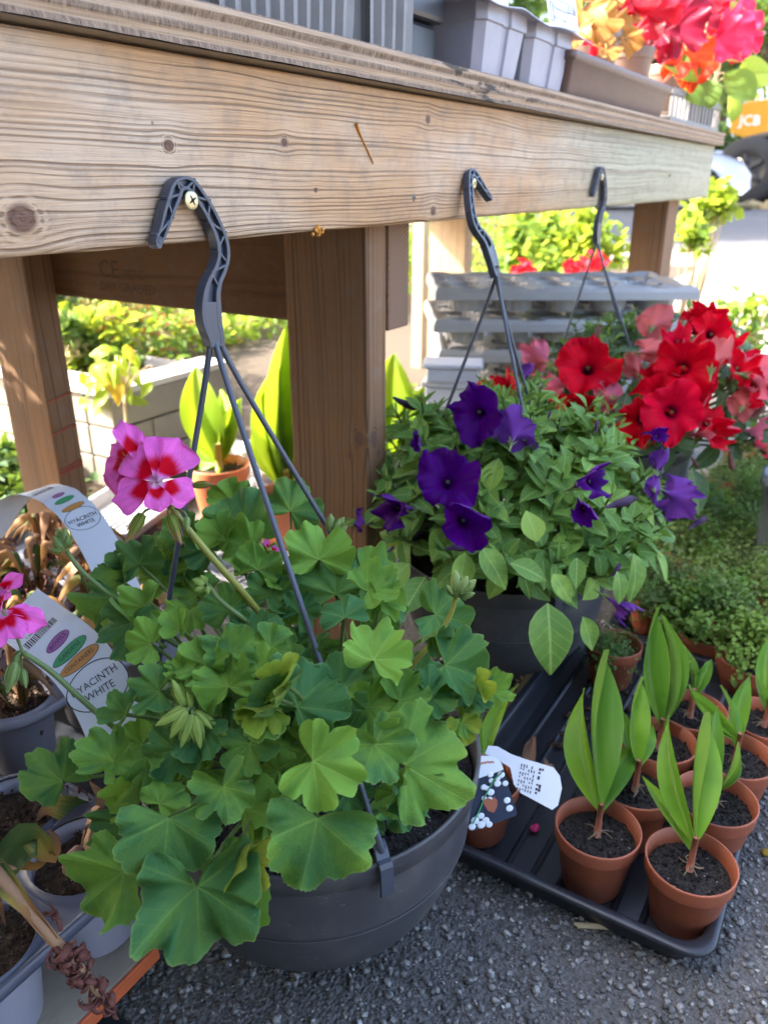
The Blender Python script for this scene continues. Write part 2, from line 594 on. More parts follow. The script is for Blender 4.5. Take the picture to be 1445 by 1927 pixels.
def gravel():
    t = NT('grit_ground')
    c = t.co()
    n = t.noise(c, 170, 5, .7)
    v = t.voro(c, 240)
    big = t.noise(c, 3.2, 4, .6)
    far = t.noise(c, .35, 3, .6)
    col = t.ramp(n, [(.3, (.055, .051, .047)), (.55, (.145, .136, .126)), (.8, (.27, .25, .23))])
    col = t.mix(t.math('MULTIPLY', t.step(big, .40, .66), .55), col, (.115, .103, .088))
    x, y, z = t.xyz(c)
    # dusty pale yard beyond the bench, and behind the camera for added bounce light
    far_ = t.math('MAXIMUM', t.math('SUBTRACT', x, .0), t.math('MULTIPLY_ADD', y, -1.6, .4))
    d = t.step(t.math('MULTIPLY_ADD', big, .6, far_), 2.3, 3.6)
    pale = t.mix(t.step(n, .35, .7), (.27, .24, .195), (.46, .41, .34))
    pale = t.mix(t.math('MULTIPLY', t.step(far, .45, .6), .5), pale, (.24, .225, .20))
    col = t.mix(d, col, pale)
    return t.done(col, .92, t.bump(t.math('ADD', n, t.math('MULTIPLY', v, -1.2)), .9, .004), .3)


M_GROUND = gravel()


def stonechips():
    t = NT('grit_chips')
    c = t.co()
    n = t.noise(c, 130, 2, .5)
    v = t.voro(c, 190, out=1)
    g = t.xyz(v)[0]
    col = t.ramp(g, [(.0, (.045, .043, .041)), (.45, (.115, .108, .101)), (.82, (.215, .203, .186)), (.97, (.29, .275, .25)), (1.0, (.40, .385, .36))])
    return t.done(col, .75, t.bump(t.noise(c, 900, 3, .6), .4, .0005), .4)


M_CHIPS = stonechips()
M_TARMAC = plain('yard_tarmac', (.075, .075, .078), .9, .2, 60, .5, .003)
M_BRASH = plain('dry_brash', (.52, .40, .20), .9, .3, 6, .5, .01)


# ------------------------------------------------------------------ materials: leaves and petals
def geranium_mat(name, deep, fresh):
    t = NT(name)
    uv = t.co('UV')
    x, y, z = t.xyz(uv)
    r = t.math('SQRT', t.math('ADD', t.math('MULTIPLY', x, x), t.math('MULTIPLY', y, y)))
    a = t.math('ARCTAN2', y, x)
    da = radians(59)
    u = t.math('DIVIDE', a, da)
    d = t.math('MULTIPLY', t.math('ABSOLUTE', t.math('SUBTRACT', u, t.math('ROUND', u))), t.math('MULTIPLY', r, da))
    wv = t.noise(uv, 6, 2)
    dd = t.math('MULTIPLY_ADD', t.math('SUBTRACT', wv, .5), .03, d)
    vein = t.math('SUBTRACT', 1.0, t.step(dd, .004, .020))
    halo = t.math('SUBTRACT', 1.0, t.step(dd, .0, .10))
    # side veins: diagonals running off each main vein
    q = t.math('SUBTRACT', t.math('MULTIPLY', r, 5.2), t.math('MULTIPLY', d, 6.0))
    sv = t.math('ABSOLUTE', t.math('SUBTRACT', q, t.math('ROUND', q)))
    svein = t.math('MULTIPLY', t.math('SUBTRACT', 1.0, t.step(sv, .02, .085)), t.step(r, .25, .45))
    net = t.voro(uv, 21, 'DISTANCE_TO_EDGE')
    nv = t.math('SUBTRACT', 1.0, t.step(net, .0, .09))
    rd = t.rand()
    n = t.noise(t.vm('ADD', uv, t.vec(t.math('MULTIPLY', rd, 17), 0, 0)), 1.35, 4, .62)
    young = t.step(t.math('ADD', t.math('MULTIPLY', rd, .62), t.math('MULTIPLY', n, 1.05)), .62, 1.12)
    col = t.mix(young, deep, fresh)
    zone = t.math('MULTIPLY', t.math('SUBTRACT', 1.0, t.step(r, .1, .75)), t.math('MULTIPLY_ADD', rd, .55, .08))
    col = t.mix(zone, col, (.115, .215, .022))
    col = t.mix(t.math('MULTIPLY', halo, .12), col, (.15, .26, .05))
    col = t.mix(t.math('MULTIPLY', nv, .13), col, (.12, .22, .05))
    col = t.mix(t.math('MULTIPLY', svein, .12), col, (.20, .31, .085))
    col = t.mix(t.math('MULTIPLY', t.math('MULTIPLY', vein, t.math('SUBTRACT', 1.15, r)), t.math('MULTIPLY_ADD', young, .4, .28)), col, (.24, .38, .07))
    e = t.step(t.attr('edge'), .955, 1.0)
    col = t.mix(t.math('MULTIPLY', e, .34), col, (.26, .38, .12))
    spot = t.voro(t.vm('ADD', uv, t.vec(t.math('MULTIPLY', rd, 31), 0, 0)), 3.2)
    col = t.mix(t.math('MULTIPLY', t.math('SUBTRACT', 1.0, t.step(spot, .02, .05)), .5), col, (.33, .34, .22))
    under = t.mix(.45, col, (.17, .235, .060))
    col = t.mix(t.back(), col, under)
    h = t.math('ADD', t.math('MULTIPLY', vein, -1.2), t.math('ADD', t.math('MULTIPLY', svein, -.7), t.math('MULTIPLY', net, 1.6)))
    b = t.bump(h, .32, .0012)
    b = t.bump(t.noise(uv, 90, 3, .6), .16, .0003, b)
    tc = t.mix(.5, col, (.30, .46, .03))
    return t.done(col, .62, b, .16, .26, tc)


M_GER = geranium_mat('geranium_leaf', (.036, .128, .043), (.150, .300, .042))
M_GERY = geranium_mat('yellowing_geranium_leaf', (.15, .23, .018), (.27, .29, .026))


def leafmat(name, deep, fresh, veincol, nvein=7.0, rough=.5, trans=.32, tc=(.35, .52, .03), midw=.018, under=(.15, .22, .08)):
    """simple leaf, uv x along the blade (0..1), y across (-.5..5)"""
    t = NT(name)
    uv = t.co('UV')
    x, y, z = t.xyz(uv)
    ay = t.math('ABSOLUTE', y)
    mid = t.math('SUBTRACT', 1.0, t.step(ay, midw * .4, midw * 1.6))
    q = t.math('SUBTRACT', t.math('MULTIPLY', x, nvein), t.math('MULTIPLY', ay, nvein * .9))
    sv = t.math('ABSOLUTE', t.math('SUBTRACT', q, t.math('ROUND', q)))
    s = t.math('SUBTRACT', 1.0, t.step(sv, .02, .12))
    if nvein == 1:
        s = t.step(t.math('SINE', t.math('MULTIPLY', y, 190.0)), .2, 1.0)
    rd = t.rand()
    n = t.noise(t.vm('ADD', uv, t.vec(t.math('MULTIPLY', rd, 13), 0, 0)), 2.5, 3, .6)
    y_ = t.step(t.math('ADD', t.math('MULTIPLY', rd, .7), t.math('MULTIPLY', n, .8)), .60, 1.05)
    col = t.mix(y_, deep, fresh)
    col = t.mix(t.math('MULTIPLY', s, .09 if nvein == 1 else .22), col, veincol)
    col = t.mix(t.math('MULTIPLY', mid, .6), col, veincol)
    e = t.step(t.attr('edge'), .9, 1.0)
    col = t.mix(t.math('MULTIPLY', e, .30), col, veincol)
    col = t.mix(t.back(), col, t.mix(.5, col, under))
    b = t.bump(t.math('ADD', t.math('MULTIPLY', mid, -1.0), t.math('ADD', t.math('MULTIPLY', s, -.15 if nvein == 1 else -.6), n)), .3, .001)
    return t.done(col, rough, b, .2, trans, t.mix(.5, col, tc))


M_PET = leafmat('petunia_leaf', (.105, .220, .045), (.25, .40, .070), (.36, .49, .14), 6, .5, .26)
M_PETG = leafmat('grey_green_petunia_leaf', (.060, .115, .065), (.12, .20, .085), (.22, .30, .15), 6, .55, .24)
M_LILYB = leafmat('sunlit_lily_leaf', (.13, .26, .018), (.21, .34, .022), (.24, .36, .06), 1, .4, .5, (.50, .62, .02), midw=.02)  # brighter, yellower lily leaf: sun shining through is put into its colour
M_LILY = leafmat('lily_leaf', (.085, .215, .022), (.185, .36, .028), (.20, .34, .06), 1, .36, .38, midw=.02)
M_THYME = leafmat('thyme_leaf', (.18, .25, .095), (.30, .37, .12), (.16, .2, .1), 2, .6, .3)
M_THYMED = leafmat('dark_thyme_leaf', (.10, .20, .040), (.20, .32, .055), (.16, .2, .1), 2, .6, .3)
M_LIME = leafmat('lime_leaf', (.16, .27, .020), (.27, .36, .030), (.3, .4, .1), 5, .5, .45, (.55, .60, .02))
M_IVY = leafmat('trailing_leaf', (.10, .20, .03), (.20, .32, .04), (.3, .4, .12), 5, .5, .42, (.45, .55, .03))
M_TREE = leafmat('tree_leaf', (.055, .13, .025), (.11, .20, .035), (.2, .3, .1), 5, .5, .38, (.30, .45, .03))
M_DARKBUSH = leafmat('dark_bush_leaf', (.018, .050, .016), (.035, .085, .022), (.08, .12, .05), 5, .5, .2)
M_GOLD = leafmat('gold_leaf', (.38, .24, .03), (.50, .36, .05), (.5, .4, .1), 5, .5, .4, (.7, .5, .03))
M_BEDPALE = leafmat('straw_leaf', (.30, .27, .12), (.42, .36, .18), (.5, .45, .3), 3, .6, .35, (.6, .5, .15))
M_BEDRED = leafmat('rusty_leaf', (.30, .10, .04), (.42, .20, .08), (.5, .3, .1), 4, .6, .35, (.7, .3, .05))
M_HEUY = leafmat('amber_leaf', (.30, .135, .030), (.38, .21, .06), (.32, .15, .05), 5, .5, .28, (.6, .30, .05))
M_HEUR = leafmat('crimson_leaf', (.22, .004, .012), (.34, .008, .02), (.40, .02, .04), 5, .42, .42, (.95, .02, .03), under=(.55, .03, .08))
M_HEUD = leafmat('maroon_leaf', (.115, .006, .020), (.20, .008, .028), (.14, .008, .02), 5, .40, .30, (.70, .01, .03), under=(.25, .02, .05))
M_HEUP = leafmat('pink_red_leaf', (.50, .012, .055), (.58, .03, .09), (.50, .02, .06), 5, .45, .40, (1.0, .03, .09), under=(.65, .08, .15))
M_HEUO = leafmat('orange_red_leaf', (.50, .022, .008), (.60, .07, .014), (.50, .06, .02), 5, .45, .36, (1.0, .13, .02))
M_ROUNDLEAF = leafmat('round_green_leaf', (.10, .18, .04), (.20, .29, .05), (.09, .13, .03), 6, .5, .42, (.50, .65, .02))
M_STEM = plain('green_stem', (.125, .185, .050), .5, .2, 60, .2, .0004, trans=.15, tcol=(.3, .4, .05))
M_STEMY = plain('yellow_green_stem', (.235, .235, .040), .5, .2, 60, .2, .0004, trans=.15, tcol=(.4, .4, .05))
M_STEMR = plain('reddish_stem', (.30, .105, .06), .5, .2, 60, .2, .0004)
M_TWIG = plain('pale_twig', (.40, .30, .17), .8, .3, 40, .4, .001)
M_BARK = plain('bark', (.09, .065, .045), .9, .4, 8, .8, .01)
M_ROOT = plain('dry_root', (.20, .145, .085), .8, .3, 90, .4, .0006)


def petalmat(name, main, back, blotch=None, b0=.12, b1=.62, throat=None, vein=None, rough=.5, nv=22.0, trans=.32, edge=None):
    """uv x: 0 at the flower's heart .. 1 at the petal's margin, y: position round or across"""
    t = NT(name)
    uv = t.co('UV')
    x, y, z = t.xyz(uv)
    n = t.noise(t.vec(t.math('MULTIPLY', x, 3), t.math('MULTIPLY', y, 8), t.rand()), 1.0, 3, .6)
    col = t.mix(t.step(n, .35, .7), main, tuple(min(1, c * 1.25) for c in main))
    ln = t.noise(t.vec(t.math('MULTIPLY', x, 1.5), t.math('MULTIPLY', y, nv * 3), 0.0), 1.0, 3, .65)
    if blotch is not None:
        ay = t.math('ABSOLUTE', y)
        edge_ = t.math('ADD', t.math('ADD', x, t.math('MULTIPLY', ay, .55)), t.math('MULTIPLY', t.math('SUBTRACT', ln, .5), .22))
        f = t.math('MULTIPLY', t.step(x, b0, b0 + .10), t.math('SUBTRACT', 1.0, t.step(edge_, b1, b1 + .20)))
        col = t.mix(f, col, blotch)
        base = t.math('SUBTRACT', 1.0, t.step(x, b0 - .06, b0 + .05))
        lines = t.step(ln, .47, .58)
        col = t.mix(base, col, t.mix(lines, (.80, .58, .72), (.32, .0, .07)))
    if vein is not None:
        s = t.math('SINE', t.math('MULTIPLY', y, 6.2832 * nv))
        w = t.math('MULTIPLY', t.step(t.math('MULTIPLY_ADD', ln, 1.6, t.math('MULTIPLY', s, .5)), .85, 1.25), t.math('SUBTRACT', 1.0, t.step(x, .25, .85)))
        col = t.mix(t.math('MULTIPLY', w, .40), col, vein)
    if throat is not None:
        f = t.math('SUBTRACT', 1.0, t.step(t.math('MULTIPLY_ADD', t.math('SUBTRACT', ln, .5), .22, x), .10, .30))
        col = t.mix(f, col, throat)
    bk = t.mix(t.math('MULTIPLY', t.step(ln, .45, .7), .4), back, tuple(c * .6 for c in back))
    # the corolla's outside shows on its back; the shell is one sheet
    col = t.mix(t.back(), col, bk)
    h = t.math('ADD', ln, t.math('MULTIPLY', n, .5))
    return t.done(col, rough, t.bump(h, .35, .0012), .08, trans, col)


M_PINK = petalmat('pink_petal', (.74, .135, .50), (.74, .19, .46), (.56, .0, .014), .12, .50)
M_PURPLE = petalmat('purple_petal', (.050, .0006, .118), (.13, .035, .25), None, throat=(.030, .001, .060), vein=(.022, .0, .065))
M_RED = petalmat('red_petal', (.50, .001, .014), (.62, .12, .16), None, throat=(.055, .0, .012), vein=(.22, .0, .012))
M_CERISE = petalmat('cerise_petal', (.54, .002, .028), (.66, .18, .27), None, throat=(.07, .0, .02), vein=(.30, .0, .03))
M_CORAL = petalmat('coral_petal', (.58, .03, .05), (.64, .16, .16), None, throat=(.12, .0, .02), vein=(.30, .01, .02))
M_MAGENTA = plain('magenta_bud', (.52, .01, .13), .5, .2, 90, trans=.2, tcol=(.8, .02, .2))
M_DKPURPLE = plain('dark_purple_bud', (.035, .012, .055), .6, .3, 90, .4, .0008)
M_GERBLOOM = plain('scarlet_bloom', (.62, .012, .03), .5, .2, 60, trans=.3, tcol=(.9, .02, .04))


def budmat():
    t = NT('striped_bud')
    uv = t.co('UV')
    x, y, z = t.xyz(uv)
    s = t.math('ABSOLUTE', t.math('SUBTRACT', t.math('FRACT', t.math('MULTIPLY', y, 5.0)), .5))
    l = t.math('MULTIPLY', t.step(s, .34, .46), t.step(x, .25, .8))
    col = t.mix(l, (.15, .20, .03), (.60, .05, .18))
    col = t.mix(t.step(x, .80, .99), col, (.65, .05, .22))
    return t.done(col, .55, t.bump(t.noise(uv, 60, 2), .2, .0004), .15, .15)


M_BUD = budmat()
M_GBUD = plain('green_bud', (.17, .245, .065), .6, .2, 60, .3, .0004, trans=.2, tcol=(.4, .5, .1))
M_YBUD = plain('pale_green_bud', (.24, .34, .060), .6, .2, 60, .3, .0004, trans=.2, tcol=(.4, .5, .1))


def drymat():
    """withered hyacinth blade: green at its base, gold, then brown at the tip"""
    t = NT('withered_leaf')
    uv = t.co('UV')
    x, y, z = t.xyz(uv)
    n = t.noise(t.vec(t.math('MULTIPLY', x, 3), t.math('MULTIPLY', y, 20), t.math('MULTIPLY', t.rand(), 9)), 1.0, 4, .65)
    f = t.math('ADD', x, t.math('MULTIPLY', t.math('SUBTRACT', n, .5), .35))
    col = t.ramp(f, [(.0, (.035, .095, .030)), (.38, (.06, .12, .025)), (.55, (.36, .27, .05)), (.72, (.34, .16, .055)), (.9, (.17, .080, .04))])
    st = t.noise(t.vec(x, t.math('MULTIPLY', y, 60), 0.0), 1.0, 2)
    col = t.mix(t.math('MULTIPLY', t.step(st, .5, .7), .4), col, (.09, .06, .03))
    return t.done(col, .6, t.bump(st, .4, .0008), .35, .12)


M_DRY = drymat()
M_DRYBR = plain('dead_brown_petal', (.115, .035, .026), .75, .5, 60, .6, .001)
M_DRYTAN = plain('dead_tan_leaf', (.34, .19, .10), .7, .35, 40, .5, .001)
M_BULB = plain('bulb_skin', (.20, .12, .085), .7, .35, 50, .5, .001)
M_RUST = plain('amber_withered', (.36, .17, .035), .6, .4, 40, .4, .001)
# ------------------------------------------------------------------ the ground
def ground_z(x, y):
    return max(0.0, x - 6.0) * .008


def build_ground():
    xs = np.concatenate([[-150, -60, -20, -6, -2], np.linspace(-.5, 6, 14), [8, 12, 20, 30, 45, 80, 160, 300]])
    ys = np.concatenate([[-200, -80, -30, -10, -4], np.linspace(-1.5, 4, 12), [6, 10, 16, 30, 60, 140, 260]])
    P = np.array([[(x, y, ground_z(x, y)) for y in ys] for x in xs])
    m = MB(); m.grid(P)
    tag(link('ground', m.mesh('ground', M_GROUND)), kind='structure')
    # a strip of asphalt road across the yard in front of the parked car
    m = MB()
    a = 0.21
    P = np.array([[(x, y - 0.0, ground_z(x, y) + .004) for y in (-30, -8, 0, 4, 10, 25)] for x in (9.8, 11.5, 13.2, 15, 17, 19, 22.5)])
    m.grid(P)
    tag(link('road', m.mesh('road', M_TARMAC)), kind='structure')


build_ground()


def chips():
    """loose grit on the compacted yard: real stones, nearest ground only"""
    t = (1 + 5 ** .5) / 2
    iv = np.array([(-1, t, 0), (1, t, 0), (-1, -t, 0), (1, -t, 0), (0, -1, t), (0, 1, t), (0, -1, -t), (0, 1, -t), (t, 0, -1), (t, 0, 1), (-t, 0, -1), (-t, 0, 1)]) / 1.9
    fc = np.array([(0, 11, 5), (0, 5, 1), (0, 1, 7), (0, 7, 10), (0, 10, 11), (1, 5, 9), (5, 11, 4), (11, 10, 2), (10, 7, 6), (7, 1, 8),
                   (3, 9, 4), (3, 4, 2), (3, 2, 6), (3, 6, 8), (3, 8, 9), (4, 9, 5), (2, 4, 11), (6, 2, 10), (8, 6, 7), (9, 8, 1)])
    N = 34000
    x = nrg.uniform(.22, 1.3, N); y = nrg.uniform(-.42, .56, N)
    n2 = 7000
    x = np.r_[x, nrg.uniform(.2, 2.4, n2)]; y = np.r_[y, nrg.uniform(-1.0, 1.2, n2)]
    N = len(x)
    s = .0009 + .0038 * nrg.random(N) ** 3.4
    d = iv[None] * (1 + .55 * (nrg.random((N, 12, 1)) - .5)) * s[:, None, None]
    d *= np.stack([.8 + .5 * nrg.random(N), .8 + .5 * nrg.random(N), .5 + .3 * nrg.random(N)], 1)[:, None, :]
    a = nrg.random(N) * 2 * pi
    ca, sa = np.cos(a)[:, None], np.sin(a)[:, None]
    V = np.stack([d[..., 0] * ca - d[..., 1] * sa + x[:, None], d[..., 0] * sa + d[..., 1] * ca + y[:, None], d[..., 2] + (s * .35)[:, None]], -1)
    F = (fc[None] + 12 * np.arange(N)[:, None, None]).reshape(-1, 3)
    me = bpy.data.meshes.new('gravel')
    me.vertices.add(N * 12); me.vertices.foreach_set('co', V.astype(np.float32).ravel())
    me.loops.add(len(F) * 3); me.loops.foreach_set('vertex_index', F.astype(np.int32).ravel())
    me.polygons.add(len(F)); me.polygons.foreach_set('loop_start', np.arange(0, len(F) * 3, 3, dtype=np.int32))
    me.materials.append(M_CHIPS)
    me.update(calc_edges=True)
    tag(link('gravel', me), kind='stuff')


chips()

# ------------------------------------------------------------------ the bench
bench = thing('potting_bench', 'weathered timber display bench with plywood top and hooks screwed to its front beam', 'bench', (1.0, .95, 0))
BF, BK = .505, .552            # front beam, front and back
BZ0, BZ1 = .711, .851


def beam_mesh(x0, x1, y0, y1, z0, z1, mat, name, n=64):
    """sawn beam with eased, slightly ragged arrises"""
    e = .006
    prof = [(y0, z0 + e), (y0, z1 - e * .5), (y0 + e * .5, z1), (y1 - e, z1), (y1, z1 - e), (y1, z0 + e), (y1 - e, z0), (y0 + e, z0), (y0 + e * .3, z0 + e * .35)]
    xs = np.linspace(x0, x1, n)
    P = np.zeros((n, len(prof), 3))
    for i, x in enumerate(xs):
        for j, (y, z) in enumerate(prof):
            w = .0012 * (nrg.random() - .5) if j in (0, 7, 8) else 0
            P[i, j] = (x, y + w, z + w)
    m = MB(); m.grid(P, closed=True)
    k = len(prof)
    m.f.append(tuple(range(k))); m.m.append(0)
    m.f.append(tuple((n - 1) * k + j for j in range(k))[::-1]); m.m.append(0)
    me = m.mesh(name, mat, smooth=True)
    for p in me.polygons:
        if abs(p.normal.x) > .9: p.use_smooth = False
    return me


o = link('front_beam', beam_mesh(-.62, 2.655, BF, BK, BZ0, BZ1, M_BEAM, 'front_beam'), bench)
o.modifiers.new('edge', 'EDGE_SPLIT').split_angle = radians(50)
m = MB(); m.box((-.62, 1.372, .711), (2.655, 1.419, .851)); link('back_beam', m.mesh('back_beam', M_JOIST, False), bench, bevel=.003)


def plytop():
    nx, nzz = 220, 13
    xs = np.linspace(-.66, 2.70, nx); zs = np.linspace(.8535, .886, nzz)
    P = np.zeros((nzz, nx, 3))
    lay = [0, .0006, .0022, .0020, .0002, 0, .0018, .0024, .0020, .0004, 0, .0010, .0030]
    ns = nrg.random((nzz, nx)) - .5
    for i in range(nzz):
        y = .489 + lay[i] + .0009 * np.convolve(ns[i], np.ones(3) / 3, 'same') * (1 if i % 4 in (2, 3) else .5)
        P[i] = np.c_[xs, y, np.full(nx, zs[i]) + .0005 * ns[i] + .0012 * np.sin(xs * 2.1)]
    m = MB(); m.grid(P, m=0)
    m.add([(-.66, .489, .8535), (2.7, .489, .8535), (2.7, 1.43, .8535), (-.66, 1.43, .8535)], [(3, 2, 1, 0)], m=1)
    top = P[-1]
    bk = top.copy(); bk[:, 1] = 1.43
    m.grid(np.array([top, bk]), m=1)
    m.add([(2.7, .489, .8535), (2.7, 1.43, .8535), (2.7, 1.43, .886), (2.7, .489, .886)], [(0, 1, 2, 3)], m=0)
    m.add([(-.66, .489, .8535), (-.66, 1.43, .8535), (-.66, 1.43, .886), (-.66, .489, .886)], [(3, 2, 1, 0)], m=0)
    m.add([(-.66, 1.43, .8535), (2.7, 1.43, .8535), (2.7, 1.43, .886), (-.66, 1.43, .886)], [(0, 1, 2, 3)], m=0)
    return m.mesh('tabletop', [M_PLY, M_PLYTOP], smooth=False)


link('tabletop', plytop(), bench)


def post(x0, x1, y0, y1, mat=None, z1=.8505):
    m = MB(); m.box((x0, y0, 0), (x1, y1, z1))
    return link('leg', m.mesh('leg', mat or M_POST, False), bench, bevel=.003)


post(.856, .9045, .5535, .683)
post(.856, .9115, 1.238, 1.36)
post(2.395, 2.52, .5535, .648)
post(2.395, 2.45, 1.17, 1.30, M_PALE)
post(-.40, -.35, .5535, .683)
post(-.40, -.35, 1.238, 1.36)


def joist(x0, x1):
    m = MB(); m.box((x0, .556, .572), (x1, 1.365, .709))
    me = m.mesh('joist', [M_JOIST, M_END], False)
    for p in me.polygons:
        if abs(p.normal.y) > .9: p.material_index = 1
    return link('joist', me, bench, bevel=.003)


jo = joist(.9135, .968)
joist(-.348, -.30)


def screw(c, r, mat, name='screw', cross=True):
    """countersunk cross-head, facing the front"""
    m = MB()
    n = 28
    prof = [(0, .0006), (r * .55, .0006), (r * .86, 0.0), (r, -.0006), (r * .97, -.0016), (r * .5, -.006)]
    ax = np.array([[1, 0, 0], [0, 0, -1], [0, 1, 0]], float)   # local z -> -y
    m.lathe(prof, c, n, ax=ax)
    me = m.mesh(name, [mat, M_DARKSCREW if mat is M_SCREW else M_INK])
    if cross:
        m2 = MB()
        m2.lathe(prof, c, n, ax=ax)
        for k in range(2):
            a = .5 + k * pi / 2
            d = np.array([cos(a), 0, sin(a)]); q = np.array([-sin(a), 0, cos(a)])
            w, l = r * .13, r * .55
            cc = np.asarray(c, float) + np.array([0, -.00085, 0])
            v = [cc + d * l * s1 + q * w * (1.0 if abs(s1) < 1 else .5) * s2 + np.array([0, -.00005, 0]) for s1 in (-1, 0, 1) for s2 in (-1, 1)]
            m2.add(v, [(0, 1, 3, 2), (2, 3, 5, 4)], m=1)
        me = m2.mesh(name, [mat, M_INK])
    return link(name, me, bench)


p = at(362, 377, Y=.4925); screw(p, .0078, M_SCREW)
p = at(779, 372, Y=.5043); screw(p, .0048, M_DARKSCREW)
p = at(1262, 330, Y=.497); screw((p[0], .496, p[2]), .004, M_SCREW)
screw(at(893, 345, Y=.4925), .0065, M_SCREW)
screw(at(1134, 333, Y=.4925), .0065, M_SCREW)


def mark(pts, mat, name, y=.5046):
    """a dried run of paint, slightly proud of the beam"""
    P = [at(x, yy, Y=y) for x, yy in pts]
    r = [.0036, .0030, .0016, .0012, .0018, .0010]
    m = MB(); m.tube(smooth_path(P, 14), np.interp(np.linspace(0, 1, 14), np.linspace(0, 1, 6), r), 6, flat=.35, up=(0, -1, 0))
    return link(name, m.mesh(name, mat), bench)


mark([(668, 232), (674, 248), (684, 268), (694, 290), (702, 308)], M_OCHRE, 'paint_run')
m = MB()
c = at(600, 434, Y=.5035)
for k in range(26):
    m.blob(c + nrg.normal(0, 1, 3) * np.array([.0036, .0016, .0022]), .0009 + .0013 * nrg.random(), n=6, k=4, noise=.4)
link('resin_crumbs', m.mesh('resin_crumbs', M_OCHRE), bench)['kind'] = 'stuff'


# ------------------------------------------------------------------ flat lettering
def text_verts(s, size, align='CENTER'):
    cu = bpy.data.curves.new('lettering', 'FONT')
    cu.body = s; cu.size = size; cu.align_x = align; cu.align_y = 'CENTER'
    cu.resolution_u = 2
    ob = bpy.data.objects.new('lettering', cu)
    COL.objects.link(ob)
    dg = bpy.context.evaluated_depsgraph_get()
    me = ob.evaluated_get(dg).to_mesh()
    v = np.array([tuple(q.co) for q in me.vertices]); f = [tuple(q.vertices) for q in me.polygons]
    ob.evaluated_get(dg).to_mesh_clear()
    bpy.data.objects.remove(ob); bpy.data.curves.remove(cu)
    return v, f


def flat_text(mb, s, size, o, ux, uy, m=0, bold=0.0, sx=1.0):
    v, f = text_verts(s, size)
    ux = np.asarray(ux, float); uy = np.asarray(uy, float)
    mb.add(np.asarray(o) + v[:, :1] * sx * ux + v[:, 1:2] * uy, f, m=m)


# faint mill stamp on the joist
m = MB()
for s, sz, (qx, qy), in (('CE', .040, (205, 508)), ('PEFC', .021, (252, 518)), ('DRY GRADED', .021, (240, 543))):
    flat_text(m, s, sz, at(qx, qy, X=.9130), (0, -1, 0), (0, 0, 1))
link('mill_stamp', m.mesh('mill_stamp', M_FADEINK), jo)

# crayon marks round the back leg
for (q, w) in ((741, .0025), (800, .003), (868, .004), (875, .003), (938, .003)):
    c = at(118 + (q - 741) * .17 + 20, q, Y=1.2375)
    m = MB()
    m.tube([(.8575, 1.2375, c[2] - .004), (.875, 1.2373, c[2] - .002), (.895, 1.2373, c[2] + .002), (.910, 1.2375, c[2] + .003)], w, 5, flat=.2, up=(0, 0, 1))
    link('crayon_mark', m.mesh('crayon_mark', M_REDPENCIL), bench)
# ------------------------------------------------------------------ hanging baskets: hook, straps, bowl
S1, S2, S3 = at(362, 377, Y=.4925), at(893, 345, Y=.4925), at(1134, 333, Y=.4925)
_hk = [(100, 742, 60), (112, 700, 78), (150, 600, 84), (195, 450, 104), (245, 310, 122), (268, 235, 122), (300, 185, 124), (350, 168, 126), (405, 190, 122), (468, 268, 112), (545, 385, 110),
       (622, 530, 110), (685, 690, 112), (705, 830, 116), (682, 950, 120), (625, 1080, 135), (594, 1200, 160), (590, 1350, 185), (602, 1480, 178), (634, 1600, 150), (646, 1690, 128)]


def hook_outline(n=64):
    P = np.array([(280 + a / 4.94, 310 + b / 4.94, w / 4.94) for a, b, w in _hk])
    P = smooth_path(P, n)
    T = np.gradient(P[:, :2], axis=0); T /= np.linalg.norm(T, axis=1)[:, None]
    Nn = np.c_[-T[:, 1], T[:, 0]]
    A = []; B = []
    for i in range(n):
        for s, L in ((1, A), (-1, B)):
            q = P[i, :2] + s * Nn[i] * P[i, 2] * .5
            w = at(q[0], q[1], Y=.4925)
            L.append((w[0] - S1[0], w[2] - S1[2]))
    return np.array(A), np.array(B)


HA, HB = hook_outline()


